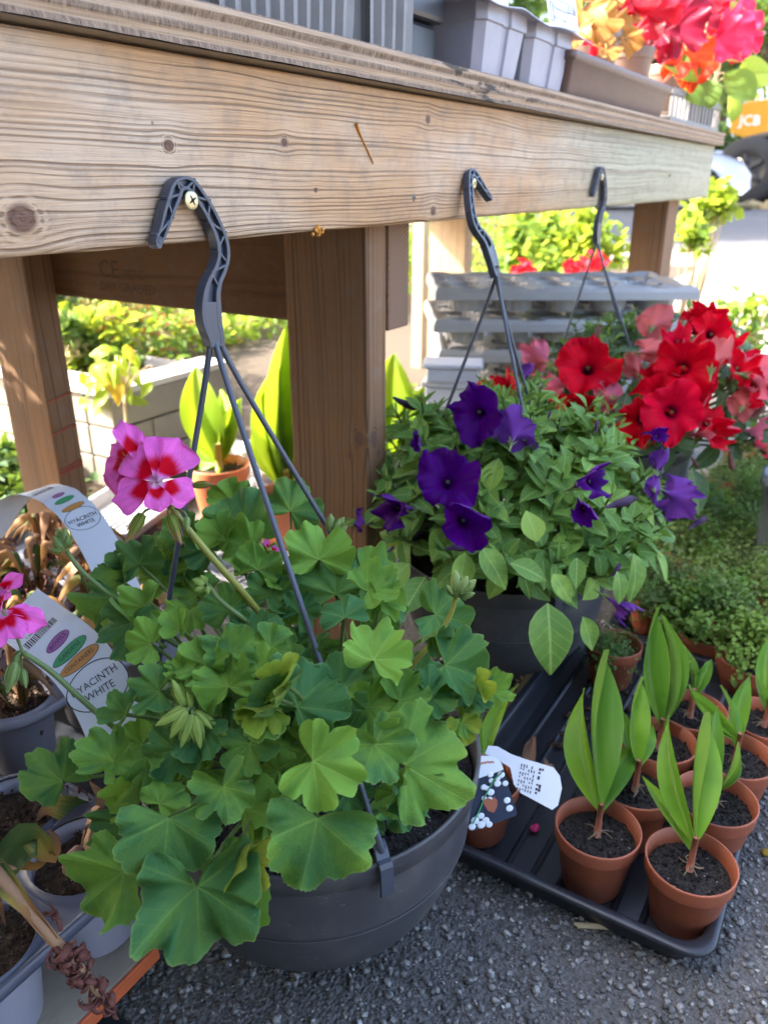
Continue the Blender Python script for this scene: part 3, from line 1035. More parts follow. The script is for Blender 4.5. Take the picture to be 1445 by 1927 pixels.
def hook_mesh(flip):
    m = MB()
    n = len(HA)
    sg = -1 if flip else 1
    def P3(q, y): return np.array([sg * q[0], y, q[1]])
    def bar(E0, E1, y0, y1):
        """prism between two polylines, front y0, back y1"""
        rows = np.array([[P3(a, y1), P3(a, y0 + .0006), P3(a * .95 + b * .05, y0), P3(a * .05 + b * .95, y0), P3(b, y0 + .0006), P3(b, y1)] for a, b in zip(E0, E1)])
        m.grid(rows, closed=True)
        k = m.n - len(rows) * 6
        m.f.append(tuple(k + j for j in range(6))); m.m.append(0)
        m.f.append(tuple(m.n - 6 + j for j in range(6))); m.m.append(0)
    f = .27
    bar(HA, HA * (1 - f) + HB * f, 0, .0095)
    bar(HB * (1 - f) + HA * f, HB, 0, .0095)
    bar(HA[:1].repeat(2, 0) + (HA[1] - HA[0]) * np.array([[0], [.99]]), HB[:1].repeat(2, 0) + (HB[1] - HB[0]) * np.array([[0], [.99]]), .0002, .0093)
    bar(HA * .98 + HB * .02, HB * .98 + HA * .02, .0045, .0090)     # recessed web
    bar((HA * .98 + HB * .02)[52:], (HB * .98 + HA * .02)[52:], .0003, .0092)
    st = [4, 9, 12, 15, 19, 22, 25, 28, 31, 34, 37, 40, 43, 46, 49]
    for k in range(len(st) - 1):
        a = HA[st[k]] if k % 2 else HB[st[k]]
        b = HB[st[k + 1]] if k % 2 else HA[st[k + 1]]
        d = b - a; q = np.array([-d[1], d[0]]); q = q / np.linalg.norm(q) * .0011
        bar(np.array([a - q, b - q]), np.array([a + q, b + q]), .0004, .0085)
    tc = (HA[0] + HB[0]) / 2; tr = np.linalg.norm(HA[0] - HB[0]) / 2
    ax = np.array([[1, 0, 0], [0, 0, -1], [0, 1, 0]], float)
    m.lathe([(.0001, .0002), (tr * .95, .0002), (tr, -.0006), (tr, -.0092), (.0001, -.0092)], P3(tc, 0.0), 24, ax=ax)
    # moulded stop near the point
    c = (HA[3] + HB[3]) / 2
    for yy, rr in ((.0, .0024),):
        ax = np.array([[1, 0, 0], [0, 0, -1], [0, 1, 0]], float)
        m.lathe([(0, .0001), (rr * .7, .0001), (rr, .0007), (rr * 1.25, .0001)], P3(c, -.0001), 14, ax=ax)
    me = m.mesh('hook', M_HOOK, smooth=False)
    return me


def bowl_mesh(r, h):
    t = .004
    lip = .013
    prof = [(r * .50, -h), (r * .60, -h * .985), (r * .74, -h * .885), (r * .83, -h * .76), (r * .885, -h * .64), (r * .93, -h * .50), (r * .955, -h * .36), (r * .972, -h * .20),
            (r * .976, -lip * 1.9), (r * .978, -lip * 1.75), (r * .996, -lip * 1.6), (r * 1.0, -lip * .3), (r * 1.002, -.001), (r * .997, .0008), (r * .985, .0006), (r * .978, -.002),
            (r * .965, -h * .2), (r * .93, -h * .42), (r * .86, -h * .66), (r * .6, -h * .92), (0.001, -h * .93)]
    m = MB(); m.lathe(prof, (0, 0, 0), 72)
    base = [(.001, -h * 1.0), (r * .50, -h)]
    m.lathe(base, (0, 0, 0), 72)
    for zz in (-h * .42, -h * .45):
        m.lathe([(r * .942, zz), (r * .9465, zz - .001), (r * .938, zz - .002)], (0, 0, 0), 72)
    return m.mesh('bowl', M_BASKET)


def soil_mesh(r, name='soil', mat=None, bumps=.006, n=30, k=10, grains=120):
    m = MB()
    P = np.zeros((k, n, 3))
    for i in range(k):
        for j in range(n):
            a = 2 * pi * j / n; q = r * i / (k - 1)
            P[i, j] = (q * cos(a), q * sin(a), bumps * (rng.random() - .5) if i < k - 1 else -bumps)
        if i == 0: P[i, :, 2] = 0
    m.grid(P, closed=True)
    for g in range(grains):
        a = rng.random() * 2 * pi; q = r * sqrt(rng.random()) * .95
        m.blob((q * cos(a), q * sin(a), bumps * .4), r * (.018 + .03 * rng.random()), n=5, k=3, noise=.6)
    return m.mesh(name, mat or M_SOIL)


def clip_mesh(r):
    """strap end folded over the rim; local x outward"""
    m = MB()
    w = .0062
    path = [(-.012, .014), (-.006, .010), (-.0015, .0035), (.0030, .0028), (.0052, -.001), (.0062, -.012), (.0066, -.024), (.0066, -.030)]
    pr = np.array([[(x + o, y, z + o * .4) for (o, y) in ((0, -w), (0, w), (.0022, w * .92), (.0022, -w * .92))] for x, z in path])
    m.grid(pr, closed=True)
    m.f.append((0, 1, 2, 3)); m.m.append(0)
    k = len(path) * 4 - 4
    m.f.append((k, k + 1, k + 2, k + 3)); m.m.append(0)
    return m.mesh('clip', M_HOOK, smooth=False)


def basket(C, r, h, S, flip, angles, label, straps_end=None, sag=0.0, turn=0.0, tilt=(0, 0)):
    C = np.array(C)
    root = thing('hanging_basket', label, 'hanging basket', C - np.array([0, 0, h]), 'hanging baskets on the front beam')
    link('bowl', bowl_mesh(r, h), root, Matrix.Translation(Vector(C)))
    tag(link('soil', soil_mesh(r * .955), root, Matrix.Translation(Vector(C - np.array([0, 0, .022])))), kind='stuff')
    RM = Matrix.Rotation(turn, 4, 'Z') @ Matrix.Rotation(tilt[1], 4, 'Y') @ Matrix.Rotation(tilt[0], 4, 'X')
    hk = link('hook', hook_mesh(flip), root, Matrix.Translation(Vector(S)) @ RM, bevel=.0004)
    e = (HA[-1] + HB[-1]) / 2
    sg = -1 if flip else 1
    fork = np.array(S) + np.array(RM @ Vector((sg * e[0], .004, e[1])))
    for i, a in enumerate(angles):
        d = np.array([cos(a), sin(a), 0])
        end = C + d * (r * .99) + np.array([0, 0, .010])
        side = (i - 1) * .0042
        p0 = fork + np.array([side * sg, 0, .012])
        mid = (p0 + end) / 2 + d * sag[i] if sag else (p0 + end) / 2
        if sag:
            path = bez(p0, p0 + (end - p0) * .12 + np.array([0, 0, -.03]), mid, end, 26)
        else:
            path = bez(p0, p0 + np.array([side * .6 * sg, 0, -.026]), p0 + (end - p0) * .3, end, 26)
        m = MB(); m.tube(path, np.linspace(.0031, .0028, 26), 8, flat=.82)
        st = link('strap', m.mesh('strap', M_HOOK), root)
        link('clip', clip_mesh(r), st, frame(C + d * r * .995, d, (0, 0, 1)))
    return root


C1, R1, H1 = (.51, .40, .235), .17, .19
C2, R2, H2 = (1.045, .425, .235), .165, .18
C3, R3, H3 = (1.63, .43, .26), .165, .18
basket(C1, R1, H1, S1, False, [radians(a) for a in (117, 237, 357)], 'large charcoal hanging basket nearest the camera, its hook over a bright screw, planted with geranium')
basket(C2, R2, H2, S2, True, [radians(a) for a in (108, 230, 350)], 'charcoal hanging basket planted with purple petunias, between the geranium and the red petunias', turn=radians(6), tilt=(radians(-17), radians(-15)))
basket(C3, R3, H3, S3, False, [radians(a) for a in (112, 232, 352)], 'hanging basket farthest along the beam, hidden under red petunias')


# ------------------------------------------------------------------ geranium leaves
def ger_leaf_mesh(seed, cup=.12, fold=0.0, wave=.06, droop=.12, deep=.26, mat=None, tw=0.0, span=171, curl=0.0, pleat=.14):
    R = random.Random(seed)
    nA, nR = 121, 8
    sp = span / 171
    cen = [0, 58 * sp, -58 * sp, 117 * sp, -117 * sp]
    rad = [1.0 * R.uniform(.94, 1.04), R.uniform(.92, 1.0), R.uniform(.92, 1.0), R.uniform(.80, .92), R.uniform(.80, .92)]
    cen = [radians(c + R.uniform(-5, 5)) for c in cen]
    hw = radians(31) * (.55 + .45 * sp)
    A = np.linspace(radians(-span), radians(span), nA)
    out = np.zeros(nA); dv = np.zeros(nA)
    ph = R.uniform(0, 6)
    for i, a in enumerate(A):
        best = 0
        for c, q in zip(cen, rad):
            d = abs(a - c) / hw
            v = q * (1 - deep * min(d, 1.6) ** 2.8)
            best = max(best, v)
        dd = min(abs(a - c) for c in cen)
        dv[i] = dd
        tooth = abs(sin(a * 7.2 / (.4 + .6 * sp) + .6 * sin(3 * a + ph))) ** .45
        out[i] = best * (.945 + .055 * tooth) * (1 + .025 * R.uniform(-1, 1))
    back = np.clip((radians(span) - np.abs(A)) / radians(22), 0, 1)
    out *= .30 + .70 * back ** .6
    ts = np.array([.0, .14, .32, .52, .70, .85, .95, 1.0])
    P = np.zeros((nR, nA, 3)); E = np.zeros((nR, nA))
    p1, p2, p3 = R.uniform(0, 6), R.uniform(0, 6), R.uniform(0, 6)
    for i, t in enumerate(ts):
        r = out * t
        x = r * np.cos(A); y = r * np.sin(A)
        z = cup * r * r
        z += pleat * r * np.sin(np.minimum(dv / hw, 1.0) * pi / 2) ** 2 * (.7 + .3 * t)               # tissue rises between the veins
        z += wave * t ** 2.0 * np.sin(3 * A + p1) + wave * .85 * t ** 2.6 * np.sin(7 * A + p2)
        z += wave * .45 * t ** 3.5 * np.sin(13 * A + p3) + .035 * np.sin(5 * x + p1) * np.sin(4 * y + p2) * t
        z -= droop * np.maximum(x, 0) ** 2
        z -= curl * np.maximum(r - .6, 0) ** 2 * 2.4
        if fold:
            # the halves close up about the midrib
            f = fold * np.minimum(1, np.abs(y) * 3)
            ay = np.abs(y); s = np.sign(y)
            y, z = s * ay * np.cos(f), z + ay * np.sin(f)
        if tw:
            q = tw * x
            y, z = y * np.cos(q) - z * np.sin(q), y * np.sin(q) + z * np.cos(q)
        P[i] = np.c_[x, y, z]; E[i] = t
    U = np.array([[(out[j] * t * cos(A[j]), out[j] * t * sin(A[j])) for j in range(nA)] for t in ts]).reshape(-1, 2)
    m = MB(); m.grid(P, U, E.reshape(-1))
    return m.mesh('leaf', mat or M_GER, edge=True)


GL = {
    'flat': [ger_leaf_mesh(s, .14, .18, .22, .16, .28) for s in (1, 2, 3, 4)],
    'deep': [ger_leaf_mesh(s, .12, .16, .19, .16, .42) for s in (5, 6)],
    'cup': [ger_leaf_mesh(s, .38, .25, .20, .02, .26) for s in (7, 8, 9)],
    'dome': [ger_leaf_mesh(s, -.18, 0, .11, .24, .26, curl=.3, span=135) for s in (10, 11, 12)],
    'fold': [ger_leaf_mesh(s, .15, .75, .07, .15, .30) for s in (13, 14)],
    'tight': [ger_leaf_mesh(s, .10, 1.15, .10, .3, .30, tw=.5) for s in (15, 16)],
    'wavy': [ger_leaf_mesh(s, .10, .14, .25, .14, .24, span=150) for s in (17, 18, 19)],
    'big': [ger_leaf_mesh(s, c, f, w * 1.2, .28, .22, span=sp_) for s, c, f, w, sp_ in ((20, .02, .2, .24, 122), (21, -.08, .12, .20, 142), (22, .06, .3, .26, 158))],
}
GLY = [ger_leaf_mesh(31, .1, .2, .09, .2, .3, M_GERY), ger_leaf_mesh(32, .1, 1.0, .09, .2, .3, M_GERY, tw=.5), ger_leaf_mesh(33, .05, .2, .06, .1, .3, M_GERY)]

ger = thing('geranium_plant', 'bushy geranium with scalloped green leaves and pink flowers blotched with red', 'geranium', (C1[0], C1[1], C1[2] - .02))
EC = np.array([.505, .405, .265]); ER = np.array([.235, .235, .20])


def shell(px, py, push=0.0, EC=EC, ER=ER):
    """where a sight line meets the rounded outside of the plant"""
    d = ray(px, py)
    o = (CAMP - EC) / ER; q = d / ER
    a, b, c = q @ q, 2 * o @ q, o @ o - 1
    disc = b * b - 4 * a * c
    t = (-b - sqrt(disc)) / (2 * a) if disc > 0 else -b / (2 * a)
    return CAMP + (t + push) * d


def stem_mesh(p0, p1, r0, r1, bow=None, n=9, k=6, mat=None, name='stem'):
    p0 = np.asarray(p0, float); p1 = np.asarray(p1, float)
    L = np.linalg.norm(p1 - p0)
    b = np.array([0, 0, .25 * L]) if bow is None else np.asarray(bow, float)
    m = MB(); m.tube(bez(p0, p0 * .65 + p1 * .35 + b, p0 * .25 + p1 * .75 + b * .8, p1, n), np.linspace(r0, r1, n), k)
    return m.mesh(name, mat or M_STEM)


def ger_root(p):
    d = nz((np.asarray(p) - np.array(C1)) * np.array([1, 1, 0]) + 1e-6)
    return np.array([C1[0], C1[1], C1[2] - .015]) + d * rng.uniform(.01, .07)


def put_ger(px, py, rp, ang, push=0.0, kind='flat', nx=None, ny=None, yellow=None, nzc=1.0, stem=True):
    p = shell(px, py, push)
    D = depth(p)
    # keep clear of the front and the left strap
    if py < 1262 and abs(px - (405 + (py - 740) * .384)) < rp * .9 and D < .715: D = .715 + rng.uniform(0, .02)
    if py < 1130 and abs(px - (405 - (py - 740) * .152)) < rp * .8 and D < .82: D = .82 + rng.uniform(0, .03)
    p = at(px, py, D=D)
    s = rp * .90 * D / FPX
    nx = (px - 520) / 950 if nx is None else nx
    ny = .28 if ny is None else ny
    nrm = camdir(nx + rng.uniform(-.20, .20), ny + rng.uniform(-.18, .18), nzc)
    a = radians(ang)
    x = camdir(cos(a), sin(a), 0)
    me = rng.choice(GL[kind]) if yellow is None else GLY[yellow]
    o = link('leaf', me, ger, scl(frame(p, x, nrm), s))
    if stem:
        q = ger_root(p)
        b = -nrm * .03 + np.array([0, 0, .02])
        link('leaf_stalk', stem_mesh(q, p - nrm * s * .015, .0022, .0016, b), ger)
    return o


GERT = [
    # front and centre
    (590, 1433, 112, -25, -.030, 'deep', .10, .35), (704, 1241, 92, 60, -.01, 'deep', .15, .55), (421, 1480, 80, -70, -.015, 'deep', -.1, .35),
    (560, 1330, 118, 55, .012, 'big', .1, .55), (762, 1439, 138, 25, .008, 'wavy', .35, .25), (598, 1540, 138, -105, -.012, 'big', .1, .25),
    (705, 1400, 90, -62, -.004, 'flat', .2, .3), (768, 1478, 80, -105, .015, 'flat', .7, -.1), (838, 1252, 100, -20, .01, 'wavy', .2, .7),
    (752, 1318, 72, 20, .02, 'flat', .2, .4), (806, 1308, 62, 30, .012, 'wavy', .25, .5), (868, 1352, 42, -40, .02, 'wavy', .5, .2),
    (527, 1318, 80, 62, -.02, 'tight', -.8, .3), (545, 1176, 54, 150, .01, 'cup', 0, .3), (562, 1152, 52, 60, .02, 'flat', .3, .2),
    (436, 1228, 64, 105, .0, 'flat', -.1, .5), (490, 1262, 58, 95, .005, 'flat', 0, .5), (648, 1162, 64, 100, .02, 'dome', .1, .6),
    (812, 1196, 50, 30, .02, 'fold', .2, -.3), (632, 1118, 105, 92, .03, 'dome', .05, .15), (715, 1130, 60, -10, .035, 'wavy', .1, .8),
    (655, 1395, 70, 10, .03, 'flat', .1, .4), (690, 1330, 70, 0, .03, 'flat', .1, .4),
    (450, 1685, 80, -100, -.004, 'tight', .9, -.2), (640, 1300, 80, 30, .035, 'flat', 0, .5),
    # left and lower left
    (118, 1470, 82, 140, .01, 'cup', .15, .75), (213, 1432, 76, 75, -.005, 'cup', -.25, .55), (318, 1540, 128, -95, -.02, 'big', .1, .35),
    (372, 1668, 158, -88, -.03, 'big', .15, .25), (232, 1640, 118, -140, -.005, 'big', -.2, .3), (232, 1552, 82, -60, .03, 'flat', -.4, .2),
    (262, 1500, 78, 75, .02, 'tight', -.9, .2), (300, 1512, 64, 60, .0, 'dome', .1, .7),
    (212, 1126, 78, -120, .02, 'big', -.2, .4), (229, 1093, 62, 108, .02, 'fold', -.3, .2), (279, 1146, 68, -160, .025, 'flat', -.1, .3),
    (309, 1052, 62, 120, .03, 'wavy', -.1, .3), (312, 1074, 64, -115, .022, 'flat', -.1, .2), (463, 1000, 92, 92, .04, 'big', 0, .05),
    (420, 1010, 62, 80, .028, 'fold', -.3, .0), (338, 1182, 48, 110, .01, 'fold', -.2, .4), (248, 1172, 78, -100, .02, 'flat', -.3, .2),
    (285, 1212, 58, 170, .005, 'wavy', -.1, .5), (388, 1252, 72, 130, -.002, 'flat', -.1, .45), (300, 1300, 66, 170, .0, 'flat', -.2, .45),
    (345, 1262, 46, 90, .0, 'flat', -.1, .5), (430, 1292, 76, 110, .002, 'big', -.05, .45), (238, 1345, 60, 62, .0, 'fold', -.6, .2),
    (500, 1332, 74, 190, -.005, 'fold', -.1, -.25), (380, 1370, 74, -120, .015, 'flat', -.1, .4), (470, 1400, 70, -70, .03, 'flat', -.1, .4),
    (330, 1410, 76, -100, .02, 'flat', -.2, .4), (275, 1425, 62, -90, .012, 'big', -.3, .4), (420, 1620, 62, -60, .03, 'flat', -.1, .4),
    (510, 1220, 60, 100, .02, 'flat', 0, .5), (372, 1120, 60, 100, .05, 'flat', 0, .2), (430, 1150, 60, 100, .05, 'flat', 0, .2), (508, 1120, 60, 80, .05, 'flat', 0, .2),
    (590, 1230, 56, 70, .02, 'wavy', .0, .6), (620, 1225, 50, 10, .01, 'tight', .2, .6), (880, 1300, 60, -30, .015, 'flat', .3, .5),
]
GERT += [(548, 962, 72, 60, .05, 'wavy', .1, .2), (395, 1030, 60, 130, .05, 'cup', -.2, .3), (262, 1062, 66, 120, .02, 'wavy', -.2, .3), (352, 1012, 54, 80, .04, 'cup', -.1, .3), (486, 1072, 62, 80, .05, 'wavy', 0, .4), (600, 1052, 84, 95, .05, 'wavy', .1, .3), (692, 1112, 66, 40, .03, 'cup', .2, .5), (440, 948, 60, 100, .06, 'wavy', 0, .1), (925, 1300, 46, -30, .01, 'cup', .4, .5)]
for q in GERT:
    put_ger(*q)
put_ger(500, 1325, 72, 195, -.012, 'flat', -.1, -.5, yellow=1)
put_ger(540, 1290, 74, 80, -.028, 'flat', -.85, .2, yellow=1)
put_ger(868, 1362, 48, -70, .02, 'flat', .4, .2, yellow=0)
put_ger(455, 1610, 88, -115, -.01, 'flat', .95, -.1, yellow=1)
put_ger(896, 1290, 46, -50, -.005, 'flat', .5, .3, yellow=1)
# the shaded inside of the plant
for k in range(85):
    px, py = rng.gauss(500, 190), rng.gauss(1330, 160)
    if px < 250 or ((px - 510) / 380) ** 2 + ((py - 1310) / 310) ** 2 > 1 or py > 1560 and px > 430: continue
    put_ger(px, py, rng.uniform(48, 84), rng.uniform(0, 360), rng.uniform(.045, .14), rng.choice(['flat', 'big', 'dome', 'wavy']), rng.uniform(-.4, .4), rng.uniform(.1, .8), stem=k % 2 == 0)


# ------------------------------------------------------------------ geranium flowers and buds
def petal_mesh(seed, w=.78, cup=.15, ruf=.05, tipd=.15, mat=None, shape=1.0):
    R = random.Random(seed)
    nu, nv = 11, 11
    P = np.zeros((nu, nv, 3)); U = []
    p = R.uniform(0, 6)
    for i in range(nu):
        u = i / (nu - 1)
        half = w * .5 * (.10 + .90 * sin(min(1, u * 1.18 * shape) * pi / 2) ** 1.2) * sqrt(max(0, 1 - max(0, (u - .66) / .345) ** 2.2))
        for j in range(nv):
            v = j / (nv - 1) * 2 - 1
            x = u * (1 - .10 * v * v * u)
            y = half * v
            z = cup * v * v * (1 - .4 * u) * .6 - tipd * u * u + ruf * u * sin(4 * v + p) + ruf * .5 * u * u * sin(9 * v + p * 2)
            P[i, j] = (x, y, z); U.append((u, v * .5))
    m = MB(); m.grid(P, U)
    return m.mesh('petal', mat or M_PINK)


GP = [petal_mesh(s, w, c, r, t) for s, w, c, r, t in ((1, .82, .10, .03, .10), (2, .9, .08, .04, .15), (3, .66, .25, .05, .3), (4, .78, .05, .05, .05))]


def put_petal(root, c, px, py, nx, ny, which, wid=1.0, up=0.012):
    """one petal from the flower's heart c out to the sight line px, py"""
    D = depth(c)
    tip = at(px, py, D=D)
    d = tip - c
    nrm = camdir(nx, ny, 1.0)
    L = np.linalg.norm(d)
    x = nz(d - nrm * (d @ nrm))
    link('petal', GP[which], root, scl(frame(c, x, nrm), L * 1.02, L * wid, L))


def bud_mesh(name, mat, fat=.2, n=10):
    prof = [(.02, 0), (.6 * fat, .04), (fat, .22), (fat * 1.05, .45), (fat * .75, .72), (fat * .3, .93), (.004, 1.0)]
    m = MB(); m.lathe(prof, (0, 0, 0), n)
    # narrow sepals standing off the bud
    for k in range(5):
        a = 2 * pi * k / 5
        ax = np.array([cos(a), sin(a), 0])
        pts = [ax * fat * q + np.array([0, 0, z]) for q, z in ((.7, .05), (1.12, .25), (1.18, .5), (.95, .8))]
        m.tube(pts, [.03, .05, .04, .005], 4, flat=.4)
    return m.mesh(name, mat)


BUDS = [bud_mesh('bud', M_BUD, .17), bud_mesh('bud', M_GBUD, .22), bud_mesh('bud', M_YBUD, .24)]


def put_bud(root, base, px0, py0, px1, py1, dD=0.0, which=0, thick=1.0):
    D = depth(base) + dD
    a = at(px0, py0, D=D); b = at(px1, py1, D=D - .004)
    L = np.linalg.norm(b - a)
    z = nz(b - a); x = nz(np.cross(z, FW))
    link('bud', BUDS[which], root, scl(frame(a, x, z), L * thick, L * thick, L))
    link('bud_stalk', stem_mesh(base, a, .0011, .0010, nz(a - base) * .004 + np.array([0, 0, .004]), 6, 5), root)


def hairs(root, path, r, n=110):
    m = MB()
    P = np.asarray(path)
    for k in range(n):
        q = P[rng.randrange(1, len(P) - 1)] + nrg.normal(0, 1, 3) * .0004
        d = nz(nrg.normal(0, 1, 3)) * rng.uniform(.0016, .0030)
        m.tube([q, q + d], [.00010, .00004], 3, cap=False)
    tag(link('hairs', m.mesh('hairs', M_YBUD), root), kind='stuff')


def flower_stem(root, pts, D, r0=.0026, r1=.0022, mat=None):
    P = smooth_path([at(x, y, D=d) for (x, y), d in zip(pts, D)], 18)
    m = MB(); m.tube(P, np.linspace(r0, r1, 18), 8)
    link('flower_stem', m.mesh('flower_stem', mat or M_STEM), root)
    hairs(root, P, r0)
    return P


# the main head
D0 = .625
hd = at(296, 906, D=D0)
f = link('flower', MB().add([hd, hd + 1e-4, hd - 1e-4], [(0, 1, 2)]).mesh('flower', M_PINK), ger)


def flower_obj(c, green=True):
    """a flower: its green calyx, with the petals as children"""
    m = MB(); m.blob((0, 0, 0), .0035, n=8, k=5)
    for k in range(5):
        a = 2 * pi * k / 5 + .3
        m.tube([(0, 0, 0), (cos(a) * .004, sin(a) * .004, .0), (cos(a) * .011, sin(a) * .011, -.002)], [.0016, .0015, .0002], 5, flat=.4)
    return link('flower', m.mesh('flower', M_STEMY), ger, frame(c, (1, 0, 0), camdir(0, .2, 1)))


bpy.data.objects.remove(f)
fa = flower_obj(hd - camdir(0, .2, 1) * .006)
put_petal(fa, hd, 238, 828, -.18, .25, 0, 1.40)
put_petal(fa, hd, 334, 816, .22, .25, 1, 1.35)
put_petal(fa, hd + camdir(0, -.2, .1) * .003, 210, 940, -.2, .45, 3, 1.25)
put_petal(fa, hd + camdir(0, -.2, .2) * .004, 304, 964, .05, .65, 2, 1.6)
put_petal(fa, hd + camdir(.1, -.2, .1) * .003, 366, 928, .30, .40, 3, 1.3)
m = MB()
for k in range(7):
    a = 2 * pi * k / 7
    e = hd + camdir(cos(a) * .25, .55 + sin(a) * .25, 1.0) * .009
    m.tube([hd, (hd + e) / 2 + camdir(0, .05, 0) * .001, e], [.00028, .00025, .0004], 5)
link('stamens', m.mesh('stamens', M_PURINK), fa)
hb = at(243, 866, D=D0 + .022)
fb = flower_obj(hb)
put_petal(fb, hb, 186, 826, -.55, .4, 3, 1.15)
put_petal(fb, hb, 180, 886, -.45, .3, 0, 1.15)
put_petal(fb, hb, 192, 944, -.5, -.2, 1, 1.1)
put_petal(fb, hb + camdir(.2, 0, .3) * .012, 233, 788, .55, .1, 2, 1.0)
put_petal(fb, hb + camdir(.4, 0, .3) * .012, 283, 802, .8, .3, 2, .45)
put_petal(fb, hb, 215, 918, -.4, -.1, 3, 1.1)
fork = at(345, 984, D=D0 + .012)
flower_stem(ger, [(322, 952), (345, 984), (400, 1050), (455, 1112), (492, 1158)], [D0 + .006, D0 + .010, .645, .665, .69], .0025, .0032, M_STEMY)
for q in ((270, 965, 237, 1022, -.006), (318, 968, 342, 1026, -.004), (352, 972, 352, 1000, -.004)):
    put_bud(ger, at(322, 955, D=D0 + .008), *q[:4], q[4], 0 if q[2] != 352 else 1, .80)
put_bud(ger, at(352, 915, D=D0 + .01), 362, 914, 404, 911, .004, 0, .75)
link('flower_stalk', stem_mesh(at(322, 955, D=D0 + .008), hd - camdir(0, .2, 1) * .008, .0014, .0012), ger)
link('flower_stalk', stem_mesh(at(322, 955, D=D0 + .008), hb, .0014, .0012), ger)

# the head cut by the left edge of the view
hc = at(6, 1152, D=.60)
fc_ = flower_obj(hc - camdir(.2, .2, 1) * .005)
for (x, y, nx, ny, w, wd) in ((58, 1140, .5, .4, 0, .62), (84, 1172, .4, .2, 1, .75), (45, 1202, .3, .5, 3, .95), (-30, 1090, -.2, .5, 2, 1), (-60, 1170, -.3, .3, 1, 1), (0, 1230, .0, .6, 3, .9)):
    put_petal(fc_, hc, x, y, nx, ny, w, wd)
hc2 = at(-4, 1110, D=.615)
fd = flower_obj(hc2)
for (x, y, nx, ny, w, wd) in ((44, 1080, .1, -.5, 1, .7), (20, 1125, .3, .2, 0, .9), (-40, 1075, -.2, .4, 3, 1)):
    put_petal(fd, hc2, x, y, nx, ny, w, wd)
flower_stem(ger, [(44, 1228), (95, 1262), (150, 1312), (205, 1360), (290, 1430)], [.608, .615, .622, .635, .70], .0021, .0024)
for q in ((30, 1245, 14, 1306, -.004), (42, 1258, 50, 1296, .004), (34, 1232, 22, 1262, .0)):
    put_bud(ger, at(42, 1226, D=.608), *q[:4], q[4], 1, .75)
link('flower_stalk', stem_mesh(at(44, 1228, D=.608), hc, .0014, .0012), ger)

# closed clusters
flower_stem(ger, [(362, 1338), (392, 1352), (425, 1388), (455, 1440)], [.585, .59, .60, .66], .0024, .0026, M_YBUD)
for q in ((350, 1330, 324, 1278, -.004), (355, 1336, 292, 1366, -.010), (362, 1344, 340, 1408, -.008), (366, 1346, 378, 1410, -.006), (352, 1338, 320, 1390, -.012), (345, 1328, 310, 1352, -.006), (366, 1338, 400, 1372, -.002), (360, 1332, 352, 1300, -.004)):
    put_bud(ger, at(366, 1340, D=.586), *q[:4], q[4], 2, .66)
flower_stem(ger, [(858, 1122), (846, 1160), (820, 1200), (772, 1256), (730, 1320)], [.68, .685, .69, .70, .74], .0022, .0026, M_STEMY)
for q in ((860, 1118, 856, 1072, -.004), (862, 1116, 880, 1084, -.006), (866, 1116, 896, 1090, .0), (852, 1118, 840, 1100, -.006), (868, 1122, 894, 1116, -.002), (858, 1122, 846, 1092, .006), (862, 1110, 868, 1082, .0)):
    put_bud(ger, at(858, 1124, D=.68), *q[:4], q[4], 1, 1.1)
flower_stem(ger, [(126, 1036), (150, 1070), (195, 1110), (232, 1140)], [.66, .665, .68, .70], .0019, .0021)
for q in ((124, 1032, 122, 992, 0), (120, 1034, 100, 1008, -.003), (118, 1036, 94, 1034, -.003), (122, 1030, 108, 994, .003), (128, 1030, 128, 1008, -.002)):
    put_bud(ger, at(124, 1036, D=.66), *q[:4], q[4], 1, 1.1)
flower_stem(ger, [(392, 1102), (415, 1130), (455, 1162), (495, 1192)], [.66, .66, .665, .69], .0020, .0022)
for q in ((386, 1100, 362, 1090, -.003), (384, 1104, 366, 1112, -.004), (388, 1098, 378, 1082, 0), (390, 1104, 392, 1118, -.004)):
    put_bud(ger, at(390, 1102, D=.66), *q[:4], q[4], 2, 1.25)
flower_stem(ger, [(628, 1002), (632, 1030), (640, 1070)], [.80, .80, .80], .0016, .0018)
for q in ((624, 1000, 622, 966, 0), (630, 1000, 640, 976, -.003), (636, 1002, 654, 990, -.003), (632, 996, 648, 972, .003)):
    put_bud(ger, at(628, 1004, D=.80), *q[:4], q[4], 1, 1.1)
# a half withered pink flower among the leaves
hw_ = at(506, 1036, D=.74)
fw = flower_obj(hw_)
for (x, y, nx, ny, w, wd) in ((484, 1022, -.5, .2, 2, .6), (500, 1012, .1, .3, 2, .7), (524, 1026, .5, .2, 2, .6), (532, 1030, .3, .3, 2, .5), (514, 1044, .2, -.2, 2, .8)):
    put_petal(fw, hw_, x, y, nx, ny, w, wd)
flower_stem(ger, [(506, 1045), (516, 1080), (522, 1112)], [.74, .74, .745], .0012, .0014)
put_bud(ger, at(515, 1110, D=.74), 462, 1080, 442, 1066, 0, 2, 1.0)
link('strap_speck', MB().blob(at(333, 1732, D=.60), .0001).mesh('strap_speck', M_INK), ger) if False else None
